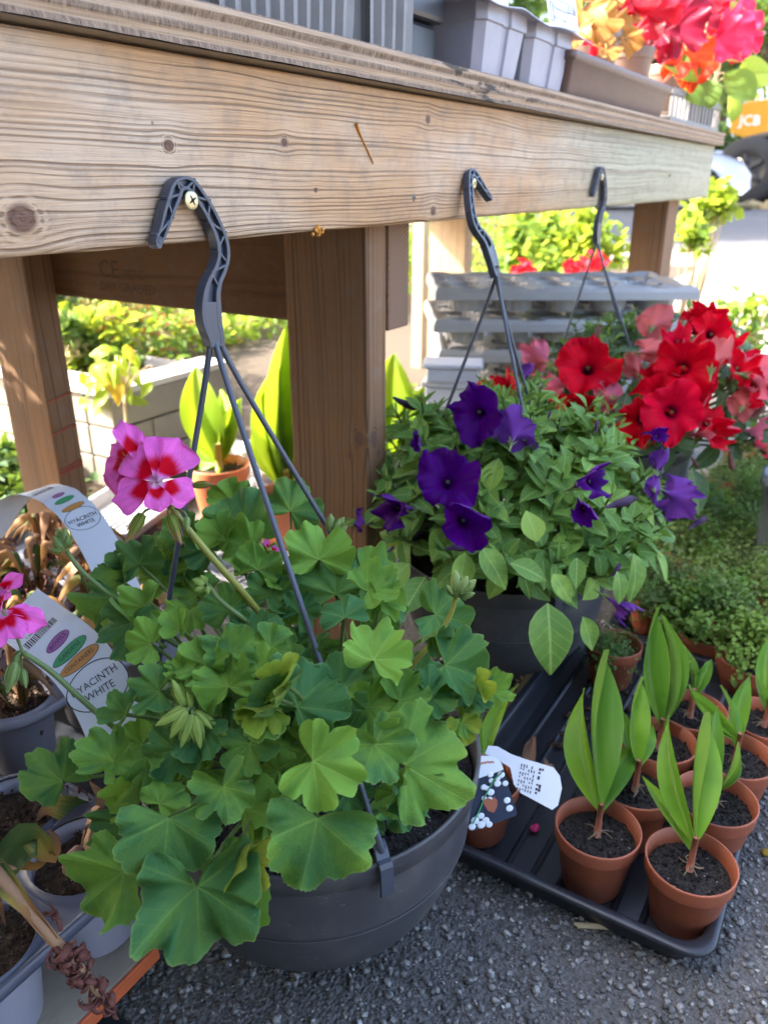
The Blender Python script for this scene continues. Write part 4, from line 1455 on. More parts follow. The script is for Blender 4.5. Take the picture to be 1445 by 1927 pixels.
# ------------------------------------------------------------------ simple leaves
def blade_mesh(seed, name='leaf', mat=None, w=.5, nu=8, nv=5, droop=.2, fold=.18, wave=.03, peak=.42, twist=0.0, tip=1.0, bow=0.0):
    """ovate blade along +x, base at the origin, 1 long"""
    R = random.Random(seed)
    P = np.zeros((nu, nv, 3)); U = []; E = []
    p = R.uniform(0, 6)
    for i in range(nu):
        u = i / (nu - 1)
        k = (u / peak) if u < peak else (1 - u) / (1 - peak)
        half = w * .5 * max(.0, sin(min(1, k) * pi / 2)) ** (.75 if u < peak else .9 * tip)
        half = max(half, .012)
        for j in range(nv):
            v = j / (nv - 1) * 2 - 1
            x = u; y = half * v
            z = fold * abs(y) * 1.6 - droop * u * u + wave * sin(5 * u + p + 2 * v) * abs(v)
            a = twist * u
            y, z2 = y * cos(a) - (z + droop * u * u) * sin(a), y * sin(a) + (z + droop * u * u) * cos(a) - droop * u * u
            P[i, j] = (x, y + bow * (u * (1 - u) * 2 - .5 * u * u * u) * (1 + .15 * v), z2); U.append((u, half * v)); E.append(abs(v))
    m = MB(); m.grid(P, U, E)
    return m.mesh(name, mat or M_PET, edge=True)


def join_copies(items, name, mats):
    """items: (mesh, matrix) -> one mesh"""
    m = MB()
    for me, M in items:
        v = np.empty(len(me.vertices) * 3); me.vertices.foreach_get('co', v); v = v.reshape(-1, 3)
        Mx = np.array(M)
        v = v @ Mx[:3, :3].T + Mx[:3, 3]
        f = [tuple(p.vertices) for p in me.polygons]
        uv = np.zeros((len(v), 2)); ul = me.uv_layers[0].data if me.uv_layers else None
        if ul:
            li = np.empty(len(me.loops), dtype=np.int32); me.loops.foreach_get('vertex_index', li)
            q = np.empty(len(me.loops) * 2); ul.foreach_get('uv', q); uv[li] = q.reshape(-1, 2)
        e = np.zeros(len(v))
        if 'edge' in me.attributes: me.attributes['edge'].data.foreach_get('value', e)
        m.add(v, f, uv, e, mats.index(me.materials[0]))
    return m.mesh(name, mats, edge=True)


def plant_leaves(root, items, keep=290, name='foliage'):
    """the leaves that show largest become parts, the others one joined part"""
    items = sorted(items, key=lambda q: -q[2])
    for me, M, k in items[:keep]:
        link('leaf', me, root, M)
    rest = items[keep:]
    if rest:
        mats = []
        for me, M, k in rest:
            if me.materials[0] not in mats: mats.append(me.materials[0])
        tag(link(name, join_copies([(a, b) for a, b, k in rest], name, mats), root), kind='stuff')


def show(p, s, n, toward=None):
    """rough size in view"""
    d = depth(p)
    return s / max(d, .1)


# ------------------------------------------------------------------ petunias
PL = [blade_mesh(40 + i, 'leaf', M_PET, w, droop=d, fold=f, wave=.04) for i, (w, d, f) in enumerate(((.60, .20, .16), (.66, .32, .12), (.54, .12, .28), (.62, .05, .20), (.58, .42, .10)))]
PLG = [blade_mesh(50 + i, 'leaf', M_PETG, w, droop=d, fold=f, wave=.04) for i, (w, d, f) in enumerate(((.50, .20, .16), (.60, .32, .12), (.46, .12, .28), (.62, .08, .16)))]
PTIP = [blade_mesh(60 + i, 'leaf', M_PET, .34, droop=d, fold=.35) for i, d in enumerate((.05, .2, -.1))]


def shoot(items, tip, axis, meshes, tips, n=9, s0=.011, s1=.042, gap=.0072, R=rng):
    axis = nz(axis)
    a0 = R.uniform(0, 6)
    ref = nz(np.cross(axis, (0.3, .2, 1.0) if abs(axis[2]) < .9 else (1.0, 0, 0)))
    bi = np.cross(axis, ref)
    for i in range(n):
        f = i / (n - 1)
        a = a0 + i * 2.4 + R.uniform(-.25, .25)
        rad = cos(a) * ref + sin(a) * bi
        e = radians(72 - 74 * f ** .7 + R.uniform(-10, 10))
        d = cos(e) * rad + sin(e) * axis
        nn = -sin(e) * rad + cos(e) * axis
        s = (s0 + (s1 - s0) * f ** .8) * R.uniform(.82, 1.18)
        p = tip - axis * gap * i + rad * .002
        me = R.choice(tips) if f < .35 else R.choice(meshes)
        items.append((me, scl(frame(p, d, nn), s), show(p, s, nn)))


def mound(root, EC, ER, n, meshes, tips, C, zmin=-.75, s1=.042, seed=1, trail=None):
    R = random.Random(seed)
    items = []
    k = 0
    axes = MB()
    view = nz(CAMP - EC)
    while k < n:
        d = nz(np.array([R.gauss(0, 1), R.gauss(0, 1), R.gauss(.15, 1)]))
        if d[2] < zmin or d @ view < -.45 and R.random() < .7: continue
        q = R.uniform(.80, 1.04)
        p = EC + d * ER * q
        ax = nz(d + np.array([0, 0, .75]) + np.array([R.gauss(0, .25) for _ in range(3)]))
        shoot(items, p, ax, meshes, tips, R.choice((7, 8, 9)), s1=s1 * R.uniform(.8, 1.15), R=R)
        base = np.array(C) + np.array([d[0], d[1], 0]) * .06 + np.array([0, 0, -.01])
        axes.tube(bez(base, base + np.array([0, 0, .05]) + d * .05, p - ax * .10, p - ax * .004, 8), [.0024] * 7 + [.0012], 5)
        k += 1
    tag(link('stems', axes.mesh('stems', M_STEM), root), kind='stuff')
    return items


def petunia_mesh(seed, mat, ruffle=.09, bend=.10, lobe=.13, squash=1.0, funnel=1.0, open_=1.0, crease=0.0):
    R = random.Random(seed)
    nA = 64
    rings = [(.045, -1.05), (.06, -.8), (.085, -.55), (.13, -.42), (.19, -.30), (.27, -.20), (.38, -.115), (.52, -.045), (.66, .0), (.80, .025), (.92, .02), (1.0, -.005)]
    A = np.linspace(0, 2 * pi, nA, endpoint=False)
    p1, p2, p3 = (R.uniform(0, 6) for _ in range(3))
    lob = 1 - lobe * .95 * (1 - np.abs(np.cos(2.5 * A + p1))) ** 1.4 - .035 * np.abs(np.sin(10 * A + p2)) + .07 * np.sin(A + p3) + .05 * np.sin(2 * A + p2)
    P = np.zeros((len(rings), nA, 3)); U = []
    for i, (r, z) in enumerate(rings):
        g = max(0, (r - .2) / .8)
        rr = r * (1 + (lob - 1) * g ** 1.3) * (1 if r < .25 else open_ + (1 - open_) * (1 - g))
        zz = z * funnel * np.ones(nA) + g * (1 - open_) * .8
        zz = zz + ruffle * g ** 1.6 * np.sin(5 * A + p2) + ruffle * .75 * g ** 2.6 * np.sin(9 * A + p3) + ruffle * .45 * g ** 3.5 * np.sin(17 * A + p1)
        zz = zz - .05 * g * (1 - np.abs(np.cos(2.5 * A + p1))) ** 2 - bend * g * g
        xx = rr * np.cos(A) * squash; yy = rr * np.sin(A)
        if crease:
            # the limb folded about an axis, one side more than the other
            side = np.where(xx > 0, 1.0, .35) * crease * g
            zz = zz + np.abs(xx) * np.sin(side); xx = xx * np.cos(side)
        xx = xx + .10 * g * np.sin(2 * A + p2); yy = yy + .10 * g * np.cos(3 * A + p3)
        P[i] = np.c_[xx, yy, zz]
        U += [(r, a / (2 * pi)) for a in A]
    m = MB(); m.grid(P, U, closed=True)
    return m.mesh('corolla', mat)


def calyx_mesh():
    m = MB()
    m.tube([(0, 0, -1.55), (0, 0, -1.25), (0, 0, -1.0)], [.03, .04, .075], 6)
    for k in range(5):
        a = 2 * pi * k / 5
        d = np.array([cos(a), sin(a), 0])
        m.tube([d * .05 + np.array([0, 0, -1.08]), d * .10 + np.array([0, 0, -.9]), d * .20 + np.array([0, 0, -.68])], [.05, .055, .01], 5, flat=.35)
    return m.mesh('calyx', M_STEM)


CALYX = calyx_mesh()


def anther_mesh():
    m = MB()
    for k in range(4):
        a = k * 1.7
        m.blob((cos(a) * .035, sin(a) * .035, -.17 - .02 * k), .026, n=6, k=4)
    return m.mesh('anthers', M_STEM)


ANTH = anther_mesh()


def petunia_flower(root, px, py, rp, nx, ny, nzc, mesh, EC, ER, push=0.0, spin=0.0):
    p = shell(px, py, push, EC, ER)
    D = depth(p)
    s = rp * D / FPX
    z = camdir(nx, ny, nzc)
    x = camdir(cos(spin), sin(spin), .13)
    M = scl(frame(p + z * s * .12, x, z), s)
    fl = link('flower', CALYX, root, M)
    for nm, me in (('corolla', mesh), ('anthers', ANTH)):
        o = bpy.data.objects.new(nm, me); COL.objects.link(o); o.parent = fl
        WLOC[o] = WLOC[fl]
    return fl


def closed_bud(root, x0, y0, x1, y1, mat, EC, ER, push=0.0, fat=.13):
    p = shell(x0, y0, push, EC, ER)
    D = depth(p)
    a = at(x0, y0, D=D); b = at(x1, y1, D=D - .004)
    L = np.linalg.norm(b - a)
    m = MB()
    pts = [a + (b - a) * t + nrg.normal(0, 1, 3) * L * .012 for t in (0, .3, .6, .85, 1)]
    m.tube(pts, [L * .05, L * fat * .75, L * fat, L * fat * .9, L * .02], 8)
    link('bud', m.mesh('bud', mat), root)


EC2 = np.array([1.03, .425, .290]); ER2 = np.array([.24, .24, .205])
pet = thing('purple_petunia', 'trailing petunia with small green leaves and deep purple flowers, in the middle basket', 'petunia', (C2[0], C2[1], C2[2] - .02))
items = mound(pet, EC2, ER2, 185, PL, PTIP, C2, -.02, .056, 3)
# big pale leaves hanging over the rim
for (x, y, l, ang, nx, ny, push) in ((1030, 1135, 128, -88, .0, .35, -.03), (1095, 1160, 70, -70, .3, .1, -.03), (800, 1085, 85, -120, .1, .4, -.01),
                                     (875, 1040, 80, -100, .1, .3, -.01), (1190, 1040, 95, -75, .7, .2, -.01), (1160, 1075, 60, -80, .3, .3, -.03), (1040, 1080, 60, -60, 0, .5, -.03), (1085, 1050, 58, -95, 0, .4, -.03), (1010, 1020, 70, 100, 0, .3, -.02),
                                     (960, 1060, 75, -20, 0, .6, -.03), (905, 1030, 85, -60, 0, .5, -.02), (770, 1060, 80, -130, -.1, .5, -.01), (735, 1030, 70, -110, -.1, .5, 0)):
    p = shell(x, y, push, EC2, ER2); s = l * depth(p) / FPX
    items.append((rng.choice(PL), scl(frame(p, camdir(cos(radians(ang)), sin(radians(ang)), 0), camdir(nx, ny, 1)), s), 9))
plant_leaves(pet, items, 295)
PU = [petunia_mesh(70 + i, M_PURPLE, r, b, l, s, 1.0, o, c) for i, (r, b, l, s, o, c) in enumerate(((.18, .08, .15, .95, 1, .65), (.20, .14, .17, .9, .95, .5), (.18, .24, .16, .95, .9, 1.0), (.23, .0, .18, .85, .85, .95), (.18, .3, .17, .75, .85, 1.1), (.18, .04, .14, .95, 1, .4)))]
for (x, y, r, nx, ny, nzc, k, push, sp) in (
        (900, 775, 58, -.40, -.05, .85, 0, -.02, .3), (968, 812, 48, .25, .55, -.75, 1, .0, 1), (842, 905, 62, -.10, .35, .95, 5, -.04, .2), (872, 980, 62, .05, -.05, 1.0, 3, -.055, .8),
        (744, 955, 50, -.85, .05, .55, 2, -.03, 1.2), (786, 832, 24, -.4, .2, .7, 4, -.02, 0), (680, 980, 28, -.8, .2, .4, 4, -.01, 0), (1112, 905, 46, .55, .25, .65, 2, -.05, 1.6), (1098, 958, 34, -.1, -.4, .9, 3, -.055, .5),
        (1272, 935, 52, .75, -.25, -.35, 1, -.01, .9), (1240, 870, 36, .35, .6, -.5, 4, .0, .3), (1165, 1140, 36, .75, -.5, .25, 3, -.03, .4), (1235, 820, 28, .2, .3, .6, 4, .0, 1.3), (990, 700, 24, .3, .5, -.4, 4, .06, 0),
        (1230, 920, 30, .2, .1, -.6, 4, -.01, .2)):
    petunia_flower(pet, x, y, r * 1.08, nx, ny, nzc, PU[k], EC2, ER2, push - .012, sp)
for q in ((740, 748, 786, 770), (1140, 955, 1196, 936), (1296, 995, 1330, 972), (838, 1032, 884, 1030), (1030, 790, 1036, 772), (1120, 815, 1124, 790), (1175, 945, 1200, 938), (1150, 1085, 1168, 1060), (728, 1040, 742, 1028)):
    closed_bud(pet, *q, M_DKPURPLE, EC2, ER2, -.02, .16)

# the red one, farther along
EC3 = np.array([1.66, .36, .345]); ER3 = np.array([.25, .27, .19])
redp = thing('red_petunia', 'petunia with large scarlet and pink-backed flowers, in the basket farthest along the beam', 'petunia', (C3[0], C3[1], C3[2] - .02))
items = mound(redp, EC3, ER3, 115, PLG, PTIP, C3, -.22, .056, 5)
for (x, y, l, ang, nx, ny, push) in ((1150, 790, 60, -90, 0, .4, -.03), (1300, 880, 90, -80, .2, .2, -.03), (1160, 760, 60, -20, 0, .5, -.04), (1180, 740, 60, -110, 0, .4, -.04)):
    p = shell(x, y, push, EC3, ER3); s = l * depth(p) / FPX
    items.append((rng.choice(PLG), scl(frame(p, camdir(cos(radians(ang)), sin(radians(ang)), 0), camdir(nx, ny, 1)), s), 9))
plant_leaves(redp, items, 280)
PR = [petunia_mesh(80 + i, M_RED, r, b, l, s, 1.0, o, c) for i, (r, b, l, s, o, c) in enumerate(((.17, .10, .10, .95, 1, .55), (.19, .18, .12, .92, 1.0, .75), (.19, .26, .11, .85, .9, 1.0), (.17, .05, .13, .8, .85, 1.1)))]
PC = [petunia_mesh(90 + i, M_CERISE, r, b, l, s, 1.0, o, c) for i, (r, b, l, s, o, c) in enumerate(((.16, .08, .15, .95, 1, .55), (.18, .2, .15, .9, .9, .9)))]
PK = [petunia_mesh(95 + i, M_CORAL, r, b, l, s, 1.0, o, c) for i, (r, b, l, s, o, c) in enumerate(((.15, .15, .14, 1, .9, .5), (.17, .25, .14, .85, .85, .8)))]
for (x, y, r, nx, ny, nzc, me, push, sp) in (
        (1106, 690, 62, -.15, .25, .95, PR[0], -.03, .2), (1075, 772, 50, .1, -.35, .75, PR[1], -.03, 1), (1018, 672, 46, -.3, .35, -.85, PC[1], .03, .4), (952, 728, 40, -.1, .4, .75, PR[1], .05, 0),
        (1232, 608, 40, .4, .35, -.5, PK[0], .02, .3), (1222, 660, 42, .65, .25, -.35, PK[1], .0, .8), (1322, 594, 38, -.2, .55, .7, PR[2], .0, .6), (1340, 628, 46, .15, .15, .95, PR[0], -.01, 0), (1275, 640, 40, -.4, .4, .5, PC[1], .0, 0),
        (1285, 690, 64, -.05, .12, 1.0, PR[1], -.03, .9), (1340, 672, 46, .25, .5, -.55, PK[0], -.04, .5), (1264, 775, 62, .05, .12, 1.0, PC[0], -.055, .3), (1205, 792, 50, -.35, -.1, .9, PR[1], -.03, .2),
        (1338, 815, 56, .50, .05, .7, PR[3], -.05, 1.1), (1388, 690, 44, .3, .4, .8, PR[2], -.01, .4), (1424, 712, 50, .5, .2, -.4, PR[1], -.02, .2), (1418, 728, 40, .4, -.1, .7, PR[2], -.02, .2), (1446, 842, 40, .8, -.2, .2, PK[1], -.01, .9), (1300, 730, 44, .1, .3, .9, PR[0], .0, .9), (1195, 690, 36, -.3, .4, -.6, PK[1], .0, .4), (1150, 745, 40, .2, .1, -.7, PC[1], -.01, .4), (1048, 725, 40, -.5, .2, -.6, PC[1], .0, 1.2), (1245, 720, 46, -.3, .3, .8, PR[3], .0, 1.2), (1370, 640, 36, .5, .4, .6, PR[2], .02, .2), (1400, 760, 36, .5, .2, -.5, PK[0], .0, .3)):
    petunia_flower(redp, x, y, r * 1.04, nx + rng.uniform(-.25, .25), ny + rng.uniform(-.25, .25), nzc, me, EC3, ER3, push - .02, sp)
    if r > 38 and nzc > 0:
        petunia_flower(redp, x + rng.uniform(-34, 34), y + rng.uniform(-34, 20), r * .9, nx + rng.uniform(-.7, .7), ny + rng.uniform(-.4, .6), nzc, rng.choice(PR[1:] + PC), EC3, ER3, push + .012, sp + 1)
for q in ((1410, 790, 1440, 765), (1372, 850, 1378, 886), (1300, 860, 1312, 880), (1128, 610, 1120, 640)):
    closed_bud(redp, *q, M_DRYBR, EC3, ER3, -.02, .16)
# ------------------------------------------------------------------ seed tray on the ground with its pots of lilies
TX0, TX1, TY0, TY1 = .634, 1.21, .008, .350


def tray_mesh(x0, x1, y0, y1, h, t, rnd, mat, ribs=True):
    """moulded shallow tray: rolled rim, sloping sides, ribbed floor"""
    def ring(dx, z, rr):
        pts = []
        for cx, cy, a0 in ((x1 - dx - rr, y1 - dx - rr, 0), (x0 + dx + rr, y1 - dx - rr, 90), (x0 + dx + rr, y0 + dx + rr, 180), (x1 - dx - rr, y0 + dx + rr, 270)):
            for k in range(7):
                a = radians(a0 + 15 * k)
                pts.append((cx + rr * cos(a), cy + rr * sin(a), z))
        return pts
    prof = [(.018, .003, rnd), (.010, h * .5, rnd), (.006, h * .82, rnd), (.001, h * .84, rnd), (0, h * .90, rnd), (.002, h * .985, rnd), (.006, h, rnd), (.011, h * .985, rnd), (.014, h * .93, rnd), (.016, h * .6, rnd), (.024, .006, rnd)]
    m = MB()
    m.grid(np.array([ring(*p) for p in prof]), closed=True)
    inner = ring(.024, .006, rnd)
    n0 = m.n
    m.add(inner, [tuple(range(len(inner)))])
    if ribs:
        for k in range(9):
            y = y0 + .045 + (y1 - y0 - .09) * k / 8
            m.tube([(x0 + .035, y, .0060), (x1 - .035, y, .0060)], .0045, 6)
    return m.mesh('seed_tray', mat)


tray = link('seed_tray', tray_mesh(0, TX1 - TX0, 0, TY1 - TY0, .040, .002, .030, M_TRAYBLK), None, Matrix.Translation((TX0, TY0, .002)))
tag(tray, 'shallow black plastic tray on the grit holding terracotta pots of lily of the valley', 'tray')
m = MB()
for k in range(240):
    x, y = TX0 + .26 + .2 * rng.random(), TY0 + .10 + .17 * rng.random()
    m.blob((x, y, .011), .002 + .005 * rng.random() ** 3, sc=(1.4, 1, .5), n=5, k=3, noise=.7)
tag(link('spilt_compost', m.mesh('spilt_compost', M_PEAT)), 'scattered brown compost crumbs on the floor of the black tray', 'compost', kind='stuff')


def pot_mesh(r, h, mat, name='pot', n=44):
    prof = [(.001, 0), (r * .66, 0), (r * .70, .003), (r * .92, h * .76), (r * .94, h * .775), (r * .975, h * .785), (r * .985, h * .80), (r * 1.0, h * .97), (r * 1.005, h), (r * .985, h * 1.005), (r * .965, h), (r * .945, h * .8), (r * .90, h * .75), (r * .88, h * .66)]
    m = MB(); m.lathe(prof, (0, 0, 0), n)
    return m.mesh(name, mat)


POT9 = pot_mesh(.047, .084, M_TERRA)
SOIL9 = [soil_mesh(.0425, 'soil', M_SOIL, .003, 24, 8, 190) for _ in range(2)]


def lily_blade(seed, w=.30, droop=.12, fold=.5, wave=.02, twist=.2, mt=None):
    return blade_mesh(seed, 'leaf', mt or M_LILY, w, 14, 9, droop, fold, wave, .50, twist, 1.0, (.16, -.20, .12, -.1, .22, .1)[seed % 6])


LB = [lily_blade(100 + i, w, d, f, .02, t) for i, (w, d, f, t) in enumerate(((.27, .14, .75, .5), (.26, .30, .55, -.7), (.31, .42, .40, .6), (.22, .12, 1.0, .3), (.28, .55, .35, -.5), (.20, .05, 1.2, .9)))]

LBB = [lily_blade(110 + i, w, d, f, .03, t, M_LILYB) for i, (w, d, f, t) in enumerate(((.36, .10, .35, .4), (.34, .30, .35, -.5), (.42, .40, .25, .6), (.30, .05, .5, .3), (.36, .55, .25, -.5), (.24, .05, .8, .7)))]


def put_lily(root, base, specs):
    """specs: (tip px, tip py, dD, mesh, width, base lift, facing nx, ny)"""
    for (tx, ty, dD, k, w, lift, nx, ny) in specs:
        b = base + np.array([0, 0, lift])
        tip = at(tx, ty, D=depth(b) + dD)
        d = tip - b
        L = np.linalg.norm(d)
        nrm = camdir(nx, ny, 1)
        M = scl(frame(b, d, nrm), L, L * w * .70, L)
        link('leaf', LB[k], root, M)
    top = base + np.array([0, 0, .042])
    m = MB(); m.tube([base + np.array([0, 0, -.004]), base + np.array([.001, 0, .012]), top * .5 + base * .5, top], [.0042, .0035, .0034, .003], 8)
    link('stem', m.mesh('stem', M_STEMR), root)
    m = MB()
    for k in range(9):
        a = rng.uniform(0, 6.28)
        d = np.array([cos(a), sin(a), 0]); q = np.array([-d[1], d[0], 0]) * rng.uniform(-.006, .006); L = rng.uniform(.007, .018)
        m.tube([base + np.array([0, 0, .004]), base + d * L * .5 + q + np.array([0, 0, .004]), base + d * L + q * .3 + np.array([0, 0, .0005])], [.0007, .0006, .0004], 5)
    tag(link('roots', m.mesh('roots', M_ROOT), root), kind='stuff')


POTS = [
    (1125, 1556, 'terracotta pot at the tray edge, left of the frontmost pot', [(1056, 1318, -.02, 1, 1.2, .03, -.5, .3), (1204, 1205, .02, 0, 1.0, .035, .4, .4), (1238, 1352, -.01, 2, 1.1, .028, .1, .8)]),
    (1300, 1620, 'terracotta pot at the tray corner, frontmost of all', [(1236, 1366, .0, 1, 1.0, .032, -.5, .2), (1408, 1340, .02, 0, 1.0, .03, .55, .3), (1424, 1472, -.03, 4, .9, .03, .3, .7)]),
    (1196, 1472, 'terracotta pot half hidden behind the left edge pot', [(1215, 1268, .02, 0, 1.2, .03, .2, .3), (1270, 1342, .02, 2, 1.0, .03, .3, .5)]),
    (1346, 1502, 'terracotta pot behind the corner pot, with one short curled shoot', [(1412, 1402, .0, 5, .8, .02, .2, .3), (1424, 1425, .0, 5, 1.1, .02, .4, .3)]),
    (1384, 1420, 'terracotta pot third along the right side of the tray', [(1310, 1292, .0, 0, 1.25, .03, .0, .4), (1392, 1285, .02, 2, .9, .03, .5, .3), (1345, 1310, -.02, 1, 1.0, .03, .2, .3)]),
    (1240, 1392, 'terracotta pot in the third row of the tray under long arching leaves', [(1232, 1140, .02, 0, 1.1, .03, .0, .2), (1345, 1212, .0, 1, .8, .03, .6, .4), (1262, 1160, .05, 3, .8, .03, .5, .2)]),
    (1300, 1335, 'terracotta pot deep in the tray behind the leaves', [(1330, 1250, .0, 0, 1.2, .03, .1, .3), (1355, 1235, .03, 1, 1.0, .03, .3, .3)]),
    (1440, 1352, 'terracotta pot at the far right side of the tray', [(1432, 1270, .0, 0, 1.0, .03, .3, .3), (1470, 1290, .0, 1, 1.0, .03, .3, .3)]),
    (906, 1462, 'terracotta pot at the left end of the tray with picture labels in it', [(905, 1340, .03, 1, .9, .02, -.3, .3), (880, 1350, .05, 0, .8, .02, -.3, .3)]),
]
PLAB = ['three broad leaves spread wide, in the pot left of the corner pot', 'three leaves, the lowest lying level, in the frontmost corner pot', 'behind the left edge pot, two leaves half hidden', 'short curled shoot behind the corner pot',
        'clump of upright leaves along the right side of the tray', 'tallest with long arching leaves in the third row', 'deep in the tray, half hidden by other leaves', 'at the far right, cut by the edge of the view', 'behind the picture label at the left end of the tray']
for i, (px, py, lab, specs) in enumerate(POTS):
    plab = 'lily seedling, ' + PLAB[i]
    p = at(px, py, Z=.008 + .084)
    base = np.array([p[0], p[1], .009])
    t = thing('flower_pot', lab, 'flower pot', base, 'terracotta pots standing in the black tray')
    link('pot', POT9, t, Matrix.Translation(Vector(base)) @ Matrix.Rotation(i * 1.3, 4, 'Z'))
    tag(link('soil', SOIL9[i % 2], t, Matrix.Translation(Vector(base + np.array([0, 0, .068]))) @ Matrix.Rotation(i * 2.1, 4, 'Z')), kind='stuff')
    pl = thing('lily_seedling', plab, 'plant',
               base + np.array([0, 0, .07]), 'lily of the valley seedlings')
    put_lily(pl, base + np.array([0, 0, .074]), specs + [(px + rng.uniform(-60, 60), py - rng.uniform(110, 190), rng.uniform(-.03, .03), rng.choice((1, 2, 4, 5)), .95, rng.uniform(.012, .03), rng.uniform(-.5, .5), .4)])


def rounded(w, h, r, n=6):
    pts = []
    for cx, cy, a0 in ((w - r, h - r, 0), (r, h - r, 90), (r, r, 180), (w - r, r, 270)):
        for k in range(n):
            a = radians(a0 + 90 * k / (n - 1)); pts.append((cx + r * cos(a), cy + r * sin(a)))
    return pts


def card(mb, pts, o, ux, uy, nrm, t=.0006, m=0):
    o, ux, uy, nrm = [np.asarray(q, float) for q in (o, ux, uy, nrm)]
    k = len(pts)
    top = [o + x * ux + y * uy for x, y in pts]; bot = [q - nrm * t for q in top]
    mb.add(np.array(top + bot), [tuple(range(k)), tuple(range(2 * k - 1, k - 1, -1))] + [(i, k + i, k + (i + 1) % k, (i + 1) % k) for i in range(k)], m=m)


# picture label standing in the end pot
def picture_label():
    D = .835
    o = at(884, 1566, D=D); ux = at(974, 1534, D=D + .006) - o
    uy = at(886, 1458, D=D + .006) - o
    w, h = np.linalg.norm(ux), np.linalg.norm(uy)
    ux, uy = ux / w, nz(uy - ux * (uy @ ux) / (w * w) if False else uy)
    nrm = nz(np.cross(ux, uy)); uy = np.cross(nrm, ux)
    t = thing('plant_label', 'navy picture label of white lily bells with a cream top, standing in its pot', 'plant label', o)
    h = .062
    m = MB(); card(m, rounded(w, h, .004), o, ux, uy, nrm)
    link('card', m.mesh('card', M_NAVY, False), t)
    m = MB()
    arch = [(0, h - .012), (w, h - .012)] + [(w * (.5 + .5 * cos(a)), h - .006 + .016 * sin(a)) for a in np.linspace(0, pi, 14)]
    card(m, arch, o + nrm * .0008, ux, uy, nrm, .0006)
    link('cream_band', m.mesh('cream_band', M_WHITE, False), t)
    m = MB()
    for k in range(26):
        x = w * (.15 + .7 * k / 25); y = h - .001 + .004 * sin(k / 25 * pi) + .0012 * (rng.random() - .5)
        m.add([o + nrm * .0011 + ux * (x + a) + uy * (y + b) for a, b in ((-.0007, -.0013), (.0008, -.0011), (.0006, .0013), (-.0006, .0010))], [(0, 1, 2, 3)], m=k % 3)
    link('print', m.mesh('print', [M_ORGINK, M_PURINK, M_OCHRE], False), t)
    m = MB()
    stalk = [(w * 1.0, h * .80), (w * .75, h * .70), (w * .5, h * .50), (w * .3, h * .30), (w * .1, h * .12)]
    m.tube([o + nrm * .0014 + ux * a + uy * b for a, b in stalk], .0009, 5, m=1)
    for (a, b, r) in ((.84, .70, .004), (.70, .70, .004), (.58, .60, .004), (.46, .46, .004), (.30, .20, .005), (.92, .74, .0055), (.80, .62, .0052), (.72, .80, .0045), (.62, .52, .0055), (.52, .64, .0045), (.95, .58, .0045), (.55, .40, .0055), (.16, .16, .006), (.25, .06, .0062), (.07, .08, .0055), (.36, .10, .0055), (.40, .02, .005), (.88, .30, .0052), (.88, .16, .0054)):
        m.blob(o + ux * a * w + uy * b * h + nrm * .0010, r * .80, sc=(1, 1, 1), n=10, k=5, ax=np.c_[ux, uy, nrm] @ np.diag([1, .85, .03]))
    link('bell_print', m.mesh('bell_print', [M_WHITE, M_GRNINK]), t)
    m = MB()
    heart = [(.42, .38), (.46, .44), (.54, .45), (.60, .40), (.66, .43), (.70, .36), (.66, .26), (.56, .18), (.46, .24)]
    card(m, [(a * w, b * h) for a, b in heart], o + nrm * .0014, ux, uy, nrm, .0004)
    link('pot_print', m.mesh('pot_print', M_TERRA, False), t)
    # the second label, its plain back showing
    o2 = at(912, 1418, D=.86); e2 = at(1062, 1455, D=.845)
    ux = e2 - o2; L = np.linalg.norm(ux); ux = ux / L
    uy = camdir(.25, -1, .25); uy = nz(uy - ux * (uy @ ux)); nrm = -np.cross(ux, uy)
    if nrm @ FW > 0: nrm = -nrm
    t2 = thing('plant_label', 'white label lying on its side behind the picture label, its printed back showing', 'plant label', o2)
    out = [(0, 0), (.002, -.009), (.012, -.0105), (L * .32, -.006), (L * .50, -.0045), (L * .86, -.003), (L * .95, .004), (L * 1.0, .016), (L * .99, .034), (L * .93, .040), (L * .52, .031), (L * .42, .024), (L * .34, .008), (L * .2, .004), (.012, .003)]
    m = MB(); card(m, out, o2, ux, uy, nrm)
    link('card', m.mesh('card', M_WHITE, False), t2)
    m = MB()
    for k in range(9):
        x = L * (.47 + .033 * k)
        for j in range(7):
            y0 = .001 + j * .0042
            if rng.random() < .2 or k in (6,): continue
            y1 = y0 + rng.uniform(.0015, .0038)
            q = .0006 if k < 7 else .0012
            m.add([o2 + nrm * .0004 + ux * (x + a) + uy * b for a, b in ((-q, y0), (q, y0), (q, y1), (-q, y1))], [(0, 1, 2, 3)])
    link('print', m.mesh('print', M_INK, False), t2)


picture_label()
p = at(1006, 1558, Z=.014)
m = MB(); m.blob((0, 0, 0), .0075, sc=(1, .75, .35), n=10, k=6, noise=.2)
o = link('fallen_petal', m.mesh('fallen_petal', M_MAGENTA), None, Matrix.Translation(Vector(p)))
tag(o, 'single magenta petal fallen on the floor of the black tray', 'petal')
p0, p1 = at(1082, 1742, Z=.004), at(1205, 1754, Z=.004)
m = MB()
for k in range(3):
    dy = np.array([0, (k - 1) * .0022, .001 * k])
    m.tube([p0 + dy, (p0 + p1) / 2 + dy + np.array([.001, .001, .0004]), p1 + dy * .6], [.0016, .0018, .0012], 6)
o = link('dry_stalk', m.mesh('dry_stalk', M_TWIG)); tag(o, 'pale dry straw stalk lying on the grit in front of the black tray', 'stalk')
p = at(1440, 1604, Z=.003)
m = MB(); m.blob(p, .007, sc=(1, .8, .3), n=8, k=5, noise=.3)
